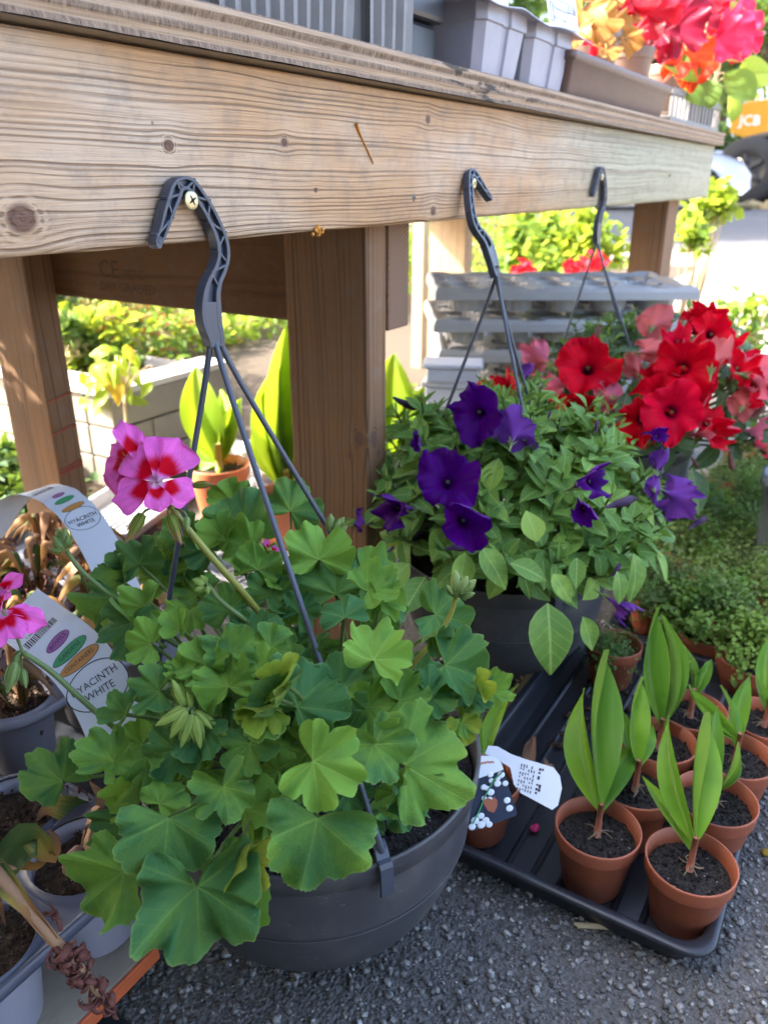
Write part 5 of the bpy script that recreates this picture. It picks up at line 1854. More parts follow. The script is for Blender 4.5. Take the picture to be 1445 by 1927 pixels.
tag(link('fallen_petal', m.mesh('fallen_petal', M_GOLD)), 'yellow petal lying on the grit to the right of the black tray', 'petal')
dl = [blade_mesh(150 + i, 'dry_leaf', M_DRYTAN if i else M_BULB, .5, 7, 5, .3, .4, .12, .45, 1.0) for i in range(2)]
for k, (px, py, l, an, lab) in enumerate(((1000, 1392, .05, 200, 'curled brown dry leaf on the tray floor, farther from the labels'), (1030, 1450, .035, 20, 'small brown dry leaf on the tray floor beside the white label'), (985, 1500, .02, 90, 'tiny dry leaf scrap on the tray floor near the magenta petal'))):
    p = at(px, py, Z=.02)
    tag(link('dry_leaf', dl[k % 2], None, scl(frame(p, (cos(radians(an)), sin(radians(an)), .1), (.1, .2, 1)), l)), lab, 'leaf')
# thin batten along the left end of the tray
a, b = at(885, 1462, Z=.012), at(992, 1275, Z=.012)
m = MB(); d = nz(b - a); q = np.array([-d[1], d[0], 0]) * .005
m.grid(np.array([[a - d * .02 - q, a - d * .02 + q], [b + d * .06 - q, b + d * .06 + q]]))
bb = MB(); v = [a - q - d * .05, a + q - d * .05, b + q + d * .1, b - q + d * .1]
bb.add(np.array(v + [w - np.array([0, 0, .010]) for w in v]), [(0, 1, 2, 3), (7, 6, 5, 4), (0, 4, 5, 1), (1, 5, 6, 2), (2, 6, 7, 3), (3, 7, 4, 0)])
tag(link('batten', bb.mesh('batten', M_BOARD, False)), 'narrow wooden batten lying along the left end of the black tray', 'batten')
# ------------------------------------------------------------------ under the bench at the left: board, moulded trays of withered hyacinths
m = MB(); m.box((-.30, .30, .0008), (.307, .66, .006)); m.box((-.30, .662, .0008), (.84, 1.22, .006)); m.box((-.30, 1.222, .0008), (1.16, 1.70, .006))  # rear two pieces are added, standing in for shade on the ground
tag(link('groundsheet', m.mesh('groundsheet', M_TRAYBLK, False), bevel=.002), 'black rubber sheet on the grit under the orange-edged board', 'ground sheet')
m = MB(); m.box((-.10, .55, .0065), (.22, 1.0, .0415))
tag(link('pallet_block', m.mesh('pallet_block', M_JOIST, False), bevel=.002), 'dark timber block under the orange-edged board, carrying it', 'timber block')
bd = thing('board', 'grey weathered board with an orange painted edge, lying under the hyacinth trays', 'board', (.1, .8, .042))
m = MB(); m.box((-.3, .4835, .042), (.352, 1.12, .060)); link('plank', m.mesh('plank', M_BOARD, False), bd, bevel=.0015)
m = MB(); m.box((-.3, .4795, .0425), (.352, .4832, .0600)); link('painted_edge', m.mesh('painted_edge', M_ORPAINT, False), bd, bevel=.001)


def cell_tray(x0, y0, nx, ny, pitch, zf, depth_, label, r=.047, mat=None, soil_drop=.012, cornr=.058, fmat=None):
    mat = mat or M_LILAC
    root = thing('moulded_tray', label, 'plant tray', (x0 + nx * pitch / 2, y0 + ny * pitch / 2, zf - depth_), 'moulded trays of withered hyacinths')
    m = MB()
    n = 48
    X1, Y1 = x0 + nx * pitch, y0 + ny * pitch
    def clip(px, py):
        # keep inside the tray's rounded outline
        for cx, cy, sx, sy in ((x0 + cornr, y0 + cornr, -1, -1), (X1 - cornr, y0 + cornr, 1, -1), (x0 + cornr, Y1 - cornr, -1, 1), (X1 - cornr, Y1 - cornr, 1, 1)):
            dx, dy = (px - cx) * sx, (py - cy) * sy
            if dx > 0 and dy > 0:
                q = math.hypot(dx, dy)
                if q > cornr: px, py = cx + dx / q * cornr * sx, cy + dy / q * cornr * sy
        return px, py
    cs = []
    for i in range(nx):
        for j in range(ny):
            cx, cy = x0 + (i + .5) * pitch, y0 + (j + .5) * pitch
            cs.append((cx, cy))
            rows = []
            for t in (0, .12, .3, .6, 1.0):
                row = []
                for k in range(n):
                    a = 2 * pi * k / n + .001
                    q = pitch / 2 / max(abs(cos(a)), abs(sin(a)))
                    bx, by = clip(cx + q * cos(a), cy + q * sin(a))
                    ix, iy = cx + r * cos(a), cy + r * sin(a)
                    dz = (.0022 if t == 0 else .0016 if t == .12 else -.0015 * sin(pi * t))
                    row.append((ix + (bx - ix) * t, iy + (by - iy) * t, zf + dz))
                rows.append(row)
            m.grid(np.array(rows), closed=True)
    # turned-down lip round the outside
    per = []
    for cx, cy, a0 in ((X1 - cornr, Y1 - cornr, 0), (x0 + cornr, Y1 - cornr, 90), (x0 + cornr, y0 + cornr, 180), (X1 - cornr, y0 + cornr, 270)):
        for k in range(9):
            a = radians(a0 + 90 * k / 8); per.append((cos(a) * cornr + cx, sin(a) * cornr + cy, cos(a), sin(a)))
    rows = [[(x + nx_ * o, y + ny_ * o, zf + z) for x, y, nx_, ny_ in per] for o, z in ((-.003, .0), (.0005, .0012), (.002, .0), (.0028, -.006), (.0028, -.010), (.0016, -.010))]
    m.grid(np.array(rows), closed=True)
    link('flange', m.mesh('flange', fmat or mat), root)
    prof = [(.001, -depth_), (r * .76, -depth_), (r * .79, -depth_ + .002), (r * .97, -.012), (r * 1.0, .0), (r * .975, .001), (r * .955, -.012), (r * .90, -depth_ * .45)]
    mm = MB(); mm.lathe(prof, (0, 0, 0), 36); cup = mm.mesh('cup', mat)
    so = [soil_mesh(r * .95, 'soil', M_PEAT, .007, 24, 8, 170) for _ in range(2)]
    for k, (cx, cy) in enumerate(cs):
        link('cup', cup, root, Matrix.Translation((cx, cy, zf)))
        tag(link('soil', so[k % 2], root, Matrix.Translation((cx, cy, zf - soil_drop)) @ Matrix.Rotation(k * 1.7, 4, 'Z')), kind='stuff')
    return cs


M_SLATE = plain('slate_tray_plastic', (.085, .09, .125), .38, .2, 30, .1, .0004)
T1 = cell_tray(.055, .492, 3, 2, .112, .158, .096, 'slate blue moulded tray at the front of the board, bulbs showing in its pale cups', r=.050, fmat=M_SLATE)
T2 = cell_tray(.40, .775, 3, 2, .112, .158, .096, 'lilac grey moulded tray farther under the bench, full of withered amber leaves')
T4 = cell_tray(.49, 1.005, 3, 2, .112, .150, .09, 'slate blue moulded tray against the back leg, heaped with amber leaves', fmat=M_SLATE)
T3 = cell_tray(.02, .735, 3, 2, .112, .158, .096, 'lilac grey moulded tray beside the board, at the left edge of the view')


def ribbon(root, pts, w, name='leaf', mat=None, curlup=.25, nrm=None, tips=1.0, twist=0.0):
    """withered strap leaf along a path: channelled, narrowing to its tip"""
    P = smooth_path(pts, 18)
    T = np.gradient(P, axis=0); T /= np.linalg.norm(T, axis=1)[:, None]
    N = nz(nrm) if nrm is not None else np.array([0, 0, 1.0])
    rows = []; U = []; E = []
    for i in range(18):
        t = i / 17
        N = nz(N - T[i] * (N @ T[i]))
        B = np.cross(T[i], N)
        a = twist * t
        N2 = N * cos(a) + B * sin(a); B2 = np.cross(T[i], N2)
        q = w * (.75 + .5 * sin(pi * min(1, t * 1.3))) * (1 - t ** 3 * .9 * tips)
        for v in np.linspace(-1, 1, 7):
            rows.append(P[i] + B2 * q * .5 * v * (1 - .1 * v * v) + N2 * q * (curlup * v * v + .05 * sin(v * 4 + t * 9)))
            U.append((t, v * .5)); E.append(abs(v))
    m = MB(); m.grid(np.array(rows).reshape(18, 7, 3), U, E)
    return link(name, m.mesh(name, mat or M_DRY, edge=True), root)


def bulb(root, c, r):
    m = MB()
    m.lathe([(.001, -r * .6), (r * .7, -r * .5), (r, -.05 * r), (r * .9, r * .45), (r * .45, r * .95), (r * .2, r * 1.25), (r * .02, r * 1.3)], c, 20)
    link('bulb', m.mesh('bulb', M_BULB), root)


def curls(root, c, n, spread, size, mat, name='shrivelled_petals', h=.03):
    m = MB()
    for k in range(n):
        o = c + nrg.normal(0, 1, 3) * np.array([spread, spread, h * .5]) + np.array([0, 0, h * .4])
        a = rng.uniform(0, 6.3); d = np.array([cos(a), sin(a), rng.uniform(-.4, .6)])
        q = nz(np.cross(d, (0, 0, 1)))
        L = size * rng.uniform(.6, 1.4); R_ = L * .32
        pts = [o + d * L * .5 * t + (q * .3 + np.array([0, 0, 1])) * R_ * sin(3.8 * t) + d * R_ * (1 - cos(4.2 * t)) * -.6 for t in np.linspace(0, 1, 7)]
        m.tube(pts, np.array([.12, .2, .24, .24, .2, .14, .03]) * L * .40, 5, flat=.25)
    tag(link(name, m.mesh(name, mat), root), kind='stuff')


def withered(c, label, leaves, b=None, extra=None, group='withered hyacinths in the moulded trays'):
    root = thing('withered_hyacinth', label, 'hyacinth', c, group)
    for (pts, w, kw) in leaves:
        ribbon(root, [np.array(p) for p in pts], w, **kw)
    if b is not None: bulb(root, np.asarray(b[0]), b[1])
    if extra: extra(root)
    return root


# the front cells, placed one by one
c1 = np.array([.223, .548, .150])       # cell at the left edge of the view
A_ = lambda x, y, D: at(x, y, D=D)
withered(c1, 'withered hyacinth in the front left cell, one green blade arching to a brown tip', [
    ([A_(-30, 1690, .655), A_(0, 1640, .635), A_(45, 1585, .615), A_(72, 1572, .61), A_(84, 1600, .615), A_(100, 1612, .62), A_(104, 1580, .62), A_(92, 1562, .62)], .026, dict(nrm=camdir(.2, .4, 1), curlup=.12)),
    ([A_(-35, 1720, .66), A_(0, 1660, .65), A_(28, 1620, .64), A_(70, 1628, .635), A_(95, 1612, .63)], .015, dict(nrm=camdir(.1, .6, 1), mat=M_RUST)),
    ([A_(-40, 1700, .62), A_(-10, 1640, .61), A_(10, 1630, .605), A_(33, 1634, .605)], .014, dict(nrm=camdir(.1, .8, 1), mat=M_DRYTAN)),
    ([A_(-40, 1760, .62), A_(-20, 1700, .61), A_(0, 1690, .60), A_(12, 1740, .60)], .022, dict(nrm=camdir(-.2, .3, 1))),
], None)


def spike(root):
    P = smooth_path([A_(-14, 1636, .605), A_(22, 1672, .595), A_(62, 1722, .59), A_(108, 1776, .59), A_(150, 1822, .60), A_(205, 1890, .612)], 20)
    m = MB(); m.tube(P, np.linspace(.0062, .0036, 20), 8)
    link('flower_stalk', m.mesh('flower_stalk', M_DRYTAN), root)
    m = MB()
    for k in range(95):
        t = rng.uniform(.62, 1.0)
        i = min(18, int(t * 19)); o = P[i] + (P[i + 1] - P[i]) * rng.random()
        d = nz(nrg.normal(0, 1, 3) - FW * .5)
        L = rng.uniform(.008, .019)
        q = nz(np.cross(d, nrg.normal(0, 1, 3)))
        R_ = L * .30
        pts = [o + d * L * .45 * s + q * R_ * sin(5.2 * s) + d * R_ * (1 - cos(5.2 * s)) * .8 for s in np.linspace(0, 1, 9)]
        m.tube(pts, np.array([.10, .10, .13, .17, .19, .18, .15, .12, .05]) * L, 6, flat=.35)
    tag(link('dead_florets', m.mesh('dead_florets', M_DRYBR), root), kind='stuff')
    m = MB()
    for k in range(10):
        o = A_(104, 1718, .60) + nrg.normal(0, 1, 3) * .0016
        d = nz(camdir(rng.uniform(-.7, .3), rng.uniform(-.2, 1), .4))
        m.tube([o, o + d * .005, o + d * .009 + camdir(rng.uniform(-1, 1), .2, 0) * .002], [.0008, .0011, .0004], 5)
    m.tube([A_(104, 1716, .60), A_(112, 1738, .598), A_(116, 1752, .598)], [.002, .0022, .0015], 6)
    link('dead_floret', m.mesh('dead_floret', M_DRYBR), root)


withered(A_(-20, 1660, .62), 'dead hyacinth flower spike drooping over the tray edge, its florets shrivelled dark red', [
    ([A_(-30, 1610, .62), A_(10, 1650, .60), A_(50, 1700, .588), A_(105, 1770, .588)], .016, dict(nrm=camdir(.3, .3, 1), curlup=.35, tips=.5))], None, spike)
c2 = np.array([.335, .548, .150])
withered(c2, 'bare hyacinth bulb in the front right cell with a rolled brown leaf', [
    ([A_(168, 1600, .745), A_(176, 1545, .735), A_(160, 1590, .725), A_(172, 1610, .715), A_(198, 1600, .71), A_(192, 1650, .71)], .014, dict(nrm=camdir(.3, .2, 1), mat=M_DRYTAN, curlup=.4)),
    ([A_(160, 1645, .74), A_(163, 1620, .735), A_(164, 1595, .73)], .006, dict(nrm=camdir(0, .2, 1), mat=M_STEMY)),
    ([A_(175, 1640, .74), A_(195, 1600, .73), A_(200, 1630, .72), A_(180, 1655, .72)], .02, dict(nrm=camdir(.3, .2, 1), mat=M_DRYTAN, curlup=.5)),
], (at(150, 1625, D=.752), .016), lambda r: curls(r, at(180, 1635, D=.74), 16, .006, .014, M_DRYTAN, h=.012))
c3 = np.array([.335, .660, .150])
withered(c3, 'withered hyacinth in the rear right cell of the front tray, a browned blade lying flat', [
    ([A_(190, 1535, .83), A_(150, 1530, .82), A_(110, 1520, .81), A_(85, 1525, .805), A_(70, 1545, .80)], .024, dict(nrm=camdir(0, .6, 1), curlup=.15)),
    ([A_(190, 1560, .80), A_(178, 1520, .79), A_(160, 1560, .78), A_(150, 1600, .775)], .013, dict(nrm=camdir(.4, .2, 1), mat=M_DRYTAN, curlup=.4)),
    ([A_(190, 1560, .83), A_(200, 1510, .82), A_(170, 1470, .82)], .02, dict(nrm=camdir(.4, .2, 1), mat=M_DRYTAN, curlup=.4)),
], None, lambda r: curls(r, at(165, 1465, D=.85), 40, .016, .016, M_DRYBR, h=.02))

# the far tray: thick with amber and brown
kinds = ['amber leaves', 'brown papery leaves', 'green based blades with yellow tips', 'rusty curled leaves', 'gold and green blades', 'shrivelled dark petals']
for i, (cx, cy) in enumerate(T2 + T3[3:] + T4):
    c = np.array([cx, cy, .150])
    lv = []
    for k in range(11):
        a = rng.uniform(0, 6.28); d = np.array([cos(a), sin(a), 0]); h = rng.uniform(.03, .085)
        L = rng.uniform(.03, .075)
        lv.append(([c + d * .008, c + d * L * .4 + np.array([0, 0, h]), c + d * L + np.array([0, 0, h * .7]), c + d * (L + .02) + np.array([0, 0, h * .2])], rng.uniform(.014, .024),
                   dict(nrm=d + np.array([0, 0, .4]), mat=rng.choice([M_DRY, M_DRY, M_RUST, M_RUST, M_DRYTAN]), curlup=.3, twist=rng.uniform(-1.5, 1.5))))
    withered(c, 'withered hyacinth with ' + kinds[i % 6] + (', behind the printed labels' if i < 6 else ', at the left edge' if i < 9 else ', against the back leg'), lv, None,
             (lambda r, c=c: curls(r, c + np.array([0, 0, .01]), 70, .026, .022, rng.choice([M_DRYBR, M_RUST, M_DRYBR]), h=.04)))


# ------------------------------------------------------------------ printed strip labels
def strip_label(label, cps, Ds, wdir, half, marks, texts, D_=None, name='strip_label', outline=True, flip=1):
    """a bent printed strip. marks/texts live at (index along, across) of the strip"""
    P = smooth_path([at(x, y, D=d) for (x, y), d in zip(cps, Ds)], 40)
    T = np.gradient(P, axis=0); L = np.linalg.norm(T, axis=1); T /= L[:, None]
    S = np.concatenate([[0], np.cumsum(np.linalg.norm(np.diff(P, axis=0), axis=1))])
    W = np.array([nz(np.asarray(w) - t * (np.asarray(w) @ t)) for w, t in zip(wdir(len(P)), T)])
    N = np.cross(T, W) * flip
    root = thing(name, label, 'label', P[-1])
    m = MB()
    hf = np.full(40, half)
    m.grid(np.array([np.array([P[i] + W[i] * hf[i] * v + N[i] * .0003 for i in range(40)]) for v in (-1, -.33, .33, 1)]))
    m.grid(np.array([np.array([P[i] + W[i] * hf[i] * v - N[i] * .0003 for i in range(40)]) for v in (1, .33, -.33, -1)]))
    link('strip', m.mesh('strip', M_WHITE), root)
    def pos(s, w, lift):
        i = np.interp(s, S, np.arange(40)); k = int(min(38, i)); f = i - k
        p = P[k] * (1 - f) + P[k + 1] * f
        return p + (W[k] * (1 - f) + W[k + 1] * f) * w + (N[k] * (1 - f) + N[k + 1] * f) * lift
    def s_of(px, py):
        best = min(range(40), key=lambda i: (proj(P[i])[0] - px) ** 2 + (proj(P[i])[1] - py) ** 2)
        return S[best]
    mats = [M_INK, M_PURINK, M_GRNINK, M_ORGINK]
    mi = MB()
    for (px, py, ra, rw, mt) in marks:
        s0 = s_of(px, py); n = 26
        rim = [(cos(2 * pi * k / n), sin(2 * pi * k / n)) for k in range(n)]
        mi.add([pos(s0 + b * ra * 1.12, a * rw * 1.03, .0005) for a, b in rim], [tuple(range(n))], m=0)
        mi.add([pos(s0 + b * ra, a * rw, .0007) for a, b in rim], [tuple(range(n))], m=mt)
    for (px, py, s, size, sx) in texts:
        s0 = s_of(px, py)
        v, f = text_verts(s, size)
        mi.add([pos(s0 - y, x * sx, .0009) for x, y, _ in v], f)
    if outline:
        s0 = s_of(*outline[:2]); ra, rw = outline[2:]
        n = 40
        for q0, q1 in (((1.0), (.955)),):
            rows = [[pos(s0 + sin(2 * pi * k / n) * ra * q, cos(2 * pi * k / n) * rw * (1 - (1 - q) * ra / rw), .0005) for k in range(n)] for q in (q0, q1)]
            mi.grid(np.array(rows), closed=True)
    # barcode
    if D_:
        s0 = s_of(*D_)
        x = -half * .75
        while x < half * .55:
            w = rng.choice((.0006, .0009, .0014))
            mi.add([pos(s0 + b, a, .0006) for a, b in ((x, -.004), (x + w, -.004), (x + w, .004), (x, .004))], [(0, 1, 2, 3)])
            x += w + rng.choice((.0007, .001))
        v, f = text_verts('5 060491 30485', .0042)
        mi.add([pos(s0 - .0072 - y, x * .9 - half * .1, .0006) for x, y, _ in v], f)
    link('print', mi.mesh('print', mats, False), root)
    return root


def proj(p):
    d = np.asarray(p) - CAMP; z = d @ FW
    return PCX + FPX * (d @ RT) / z, PCY - FPX * (d @ UP) / z


w1 = camdir(.87, .50, -.25)
strip_label('white strip label bent under the pink flower at the left edge, large print', [(30, 1148), (60, 1170), (86, 1190), (108, 1206), (130, 1224), (152, 1246), (180, 1284), (205, 1330), (226, 1378)],
            [.775, .765, .755, .75, .745, .74, .735, .732, .73], lambda n: [w1] * n, .0285,
            [(108, 1206, .0056, .0135, 1), (130, 1225, .0058, .0195, 2), (152, 1247, .0060, .0215, 3)],
            [(108, 1206, 'BOWLS', .0062, .95), (130, 1225, 'GARDENS', .0062, .9), (152, 1247, 'CONTAINERS', .0058, .9), (178, 1280, 'HYACINTH', .0098, .95), (189, 1300, 'WHITE', .0098, .95)],
            (84, 1188), outline=(187, 1292, .0225, .030), flip=1)
w2 = camdir(.72, .30, -.62)
strip_label('white strip label arching high in front of the back leg, small print', [(-25, 1010), (5, 965), (38, 934), (72, 922), (108, 931), (124, 943), (140, 956), (158, 978), (186, 1022), (214, 1078), (236, 1130)],
            [1.0, .99, .98, .97, .955, .95, .945, .94, .93, .92, .91], lambda n: [w2] * n, .0225,
            [(108, 931, .0036, .0085, 1), (124, 943, .0038, .0130, 2), (140, 956, .0040, .0150, 3)],
            [(153, 973, 'HYACINTH', .0080, .9), (160, 985, 'WHITE', .0080, .9)],
            (86, 924), outline=(157, 979, .0165, .0215), flip=1)
# ------------------------------------------------------------------ goods on the bench top
ZT = .8865


def ribbed_pot(x0, x1, y0, y1, z1, label, taper=.012, period=.021):
    """square pot of ribbed dusty plastic standing on the bench"""
    m = MB()
    per = []
    def side(a, b, nrm):
        L = np.hypot(*(np.array(b) - np.array(a))); k = max(4, int(L / period) * 4)
        for i in range(k):
            t = i / k
            o = .0036 * (1 if (i % 4) in (0, 1) else -1)
            per.append((a[0] + (b[0] - a[0]) * t + nrm[0] * o, a[1] + (b[1] - a[1]) * t + nrm[1] * o))
    side((x0, y0), (x1, y0), (0, -1)); side((x1, y0), (x1, y1), (1, 0)); side((x1, y1), (x0, y1), (0, 1)); side((x0, y1), (x0, y0), (-1, 0))
    per = np.array(per); c = per.mean(0)
    rows = []
    for z, s in ((ZT, .90), (ZT + .004, .92), (z1 * .5 + ZT * .5, .96), (z1 - .014, 1.0), (z1 - .013, 1.04), (z1, 1.04), (z1, .98), (z1 - .03, .95)):
        rows.append(np.c_[c + (per - c) * s, np.full(len(per), z)])
    m.grid(np.array(rows), closed=True)
    q = len(per)
    m.f.append(tuple(range(7 * q, 8 * q))); m.m.append(0)
    o = link('ribbed_pot', m.mesh('ribbed_pot', M_RIBPOT, False), bevel=.0008)
    return tag(o, label, 'pot', 'ribbed dusty grey pots at the top edge of the view')


xa = at(395, 14, Y=.515)[0]; xb = at(672, 84, Y=.515)[0]; xc = at(684, 88, Y=.515)[0]; xd = at(768, 106, Y=.515)[0]
ribbed_pot(xa, xb - .002, .506, .74, 1.10, 'wide ribbed dusty grey plastic pot at the front of the bench top')
ribbed_pot(xc, xd + .004, .508, .62, 1.10, 'narrow ribbed dusty grey plastic pot next to the smooth grey cells')
m = MB(); m.box((.44, .512, ZT), (.553, .70, 1.05)); tag(link('white_pot', m.mesh('white_pot', M_WHITE, False), bevel=.006), 'white plastic pot at the bench front, only its foot in view', 'pot')


def module_tray():
    """pack of deep square cells hung from one thin flange"""
    xl, xm, xr = at(900, 138, Y=.515)[0], at(985, 156, Y=.515)[0], at(1065, 178, Y=.515)[0]
    zf = at(1000, 28, Y=.50)[2]
    root = thing('cell_pack', 'smooth lilac grey pack of deep square cells with a projecting flange', 'plant tray', ((xl + xr) / 2, .62, ZT))
    def cell(x0, x1, y0, y1):
        m = MB()
        def sq(d, z):
            a, b, c_, e = x0 + d, x1 - d, y0 + d, y1 - d
            ch = .012
            pts = [(a + ch, c_), ((a + b) / 2 - .012, c_), ((a + b) / 2 - .009, c_ + .004), ((a + b) / 2 + .009, c_ + .004), ((a + b) / 2 + .012, c_), (b - ch, c_), (b, c_ + ch), (b, e - ch), (b - ch, e), (a + ch, e), (a, e - ch), (a, c_ + ch)]
            return [(x, y, z) for x, y in pts]
        m.grid(np.array([sq(.010, ZT + .004), sq(.008, ZT + .006), sq(.0, zf - .022), sq(-.003, zf - .021), sq(-.003, zf - .0005), sq(.004, zf - .0005), sq(.010, ZT + .03)]), closed=True)
        b = sq(.010, ZT + .004); n0 = m.n; m.add(b, [tuple(range(len(b)))[::-1]])
        for k in range(4):
            xx, yy = (x0 + .02 if k % 2 else x1 - .02), (y0 + .025 if k < 2 else y1 - .025)
            m.box((xx - .009, yy - .009, ZT), (xx + .009, yy + .009, ZT + .0045))
        link('cell', m.mesh('cell', M_TRAYGREY, False), root, bevel=.0025)
    g = .006
    w1_ = xm - xl
    ya, yb = .512, .512 + .20
    cell(xl, xm - g, ya, yb)
    cell(xm + g + .006, xr, ya, yb)
    cell(xl, xm - g, yb + g, yb + .20); cell(xm + g + .006, xr, yb + g, yb + .20)
    # flange: a thin wavy sheet
    nx, ny = 40, 30
    X = np.linspace(xl - .025, xr + .03, nx); Y = np.linspace(ya - .022, yb + .24, ny)
    P = np.array([[(x, y + .002 * sin(x * 60) * (j < 2), zf + .0012 * sin(x * 55) + .003 * (j == 0) * sin(x * 34) - .004 * (j == 0)) for x in X] for j, y in enumerate(Y)])
    m = MB(); m.grid(P); P2 = P.copy(); P2[..., 2] -= .0016; m.grid(P2)
    m.grid(np.array([P[0], P2[0]])); m.grid(np.array([P[:, 0], P2[:, 0]])); m.grid(np.array([P[:, -1], P2[:, -1]]))
    link('flange', m.mesh('flange', M_TRAYGREY), root)
    return zf, xl, xr


ZF, XL, XR = module_tray()
# soil plugs / second pack standing in the flange, dark, only its foot in view
m = MB(); m.box((XL - .25, .55, ZF - .03), (XL - .03, .78, ZF + .06)); m.box((XL - .245, .56, ZT), (XL - .035, .77, ZF - .031))
tag(link('black_carry_crate', m.mesh('black_carry_crate', M_TRAYBLK, False), bevel=.006), 'black plastic crate behind the ribbed pots', 'crate')


def price_card(o, w, h, label, lines=True):
    ux = nz(np.array([1.0, -.05, 0])); uy = nz(np.array([.0, .22, 1.0])); nrm = np.cross(ux, uy)
    t = thing('price_label', label, 'price label', o)
    m = MB(); card(m, rounded(w, h, .006), o, ux, uy, nrm, .001); link('card', m.mesh('card', M_WHITE, False), t)
    if lines:
        m = MB()
        flat_text(m, '\u00a33.50', .016, o + ux * w * .80 + uy * .034 + nrm * .0005, ux, uy)
        flat_text(m, '1 Plug tray, pot on', .0082, o + ux * w * .42 + uy * .030 + nrm * .0005, ux, uy)
        flat_text(m, '4 for 1 as a pack   6 cm', .0074, o + ux * w * .46 + uy * .016 + nrm * .0005, ux, uy)
        flat_text(m, 'Trailing mix', .0095, o + ux * w * .40 + uy * .050 + nrm * .0005, ux, uy)
        for yy, a, b in ((.042, .05, .95), (.006, .75, .95)):
            m.add([o + nrm * .0005 + ux * w * x + uy * (yy + d) for x, d in ((a, 0), (b, 0), (b, .0009), (a, .0009))], [(0, 1, 2, 3)])
        for (a, b) in ((.05, .012), (.05, .035)):
            pass
        q = [(.05, .010), (.14, .010), (.14, .036), (.05, .036)]
        for k in range(4):
            x0, y0 = q[k]; x1, y1 = q[(k + 1) % 4]
            m.tube([o + nrm * .0005 + ux * w * x0 + uy * y0, o + nrm * .0005 + ux * w * x1 + uy * y1], .0005, 4)
        link('print', m.mesh('print', M_INK, False), t)


pc = at(1027, 14, Y=.530); pc[2] = ZF + .003
price_card(np.array([pc[0], .520, ZF + .004]), .115, .075, 'white price card with black print standing on the grey cell pack')
pc = at(972, 6, Y=.525)
price_card(np.array([XL + .02, .522, ZF + .004]), .075, .06, 'white card beside the price card, only its foot in view', False)


def trough():
    x0, x1 = at(1068, 170, Y=.505)[0], at(1252, 214, Y=.505)[0]
    zt = at(1072, 88, Y=.497)[2]
    h = zt - ZT
    root = thing('window_trough', 'brown plastic window trough holding pots of coloured heuchera', 'trough', ((x0 + x1) / 2, .58, ZT))
    def ring(d, z):
        a, b, c_, e = x0 + d, x1 - d, .502 + d, .66 - d
        r = .012
        pts = []
        for cx, cy, a0 in ((b - r, e - r, 0), (a + r, e - r, 90), (a + r, c_ + r, 180), (b - r, c_ + r, 270)):
            for k in range(5): pts.append((cx + r * cos(radians(a0 + 22.5 * k)), cy + r * sin(radians(a0 + 22.5 * k)), z))
        return pts
    m = MB()
    m.grid(np.array([ring(.012, ZT + .0005), ring(.010, ZT + .003), ring(.001, zt - .014), ring(-.005, zt - .013), ring(-.007, zt - .002), ring(-.005, zt), ring(.004, zt), ring(.006, zt - .004), ring(.014, ZT + .03)]), closed=True)
    b = ring(.014, ZT + .03); m.add(b, [tuple(range(len(b)))])
    link('trough', m.mesh('trough', M_BROWNTR), root)
    return x0, x1, zt


TRX0, TRX1, TRZ = trough()
TPOT = pot_mesh(.052, .10, M_BROWNPOT, 'pot')


def heu_leaf(seed, mat, deep=.30, cup=.1, wave=.12):
    return ger_leaf_mesh(seed, cup, .12, wave, .2, deep, mat, pleat=.05)


HL = {'Y': [heu_leaf(201, M_HEUY), heu_leaf(202, M_HEUY, .35)], 'R': [heu_leaf(203, M_HEUR, .40), heu_leaf(204, M_HEUR, .34)], 'D': [heu_leaf(205, M_HEUD, .42), heu_leaf(206, M_HEUD, .36)],
      'P': [heu_leaf(207, M_HEUP, .38), heu_leaf(208, M_HEUP, .34)], 'O': [heu_leaf(209, M_HEUO, .45), heu_leaf(210, M_HEUO, .36)]}


def heuchera(px, py, lab, leaves, stemcol, spread=0):
    p = at(px, py, Y=.565)
    x = p[0]
    base = np.array([x, .57, ZT + .0335])
    t = thing('taupe_pot', 'taupe plastic pot in the trough, under ' + lab, 'flower pot', base, 'taupe pots standing in the brown trough')
    link('pot', TPOT, t, Matrix.Translation(Vector(base)))
    tag(link('soil', SOIL9[0], t, Matrix.Translation(Vector(base + np.array([0, 0, .090])))), kind='stuff')
    h = thing('heuchera', 'heuchera with ' + lab + ' on the bench top', 'heuchera', base + np.array([0, 0, .095]), 'heucheras in the brown trough')
    for (lx, ly, r, ang, nx, ny, k, Y) in leaves:
        q = at(lx, ly, Y=Y)
        s = r * depth(q) / FPX
        M = scl(frame(q, camdir(cos(radians(ang)), sin(radians(ang)), 0), camdir(nx, ny, 1)), s)
        link('leaf', rng.choice(HL[k]), h, M)
        link('leaf_stalk', stem_mesh(base + np.array([rng.uniform(-.01, .01), rng.uniform(-.01, .01), .095]), q, .0018, .0014, np.array([0, 0, .04]), mat=stemcol), h)
    return h


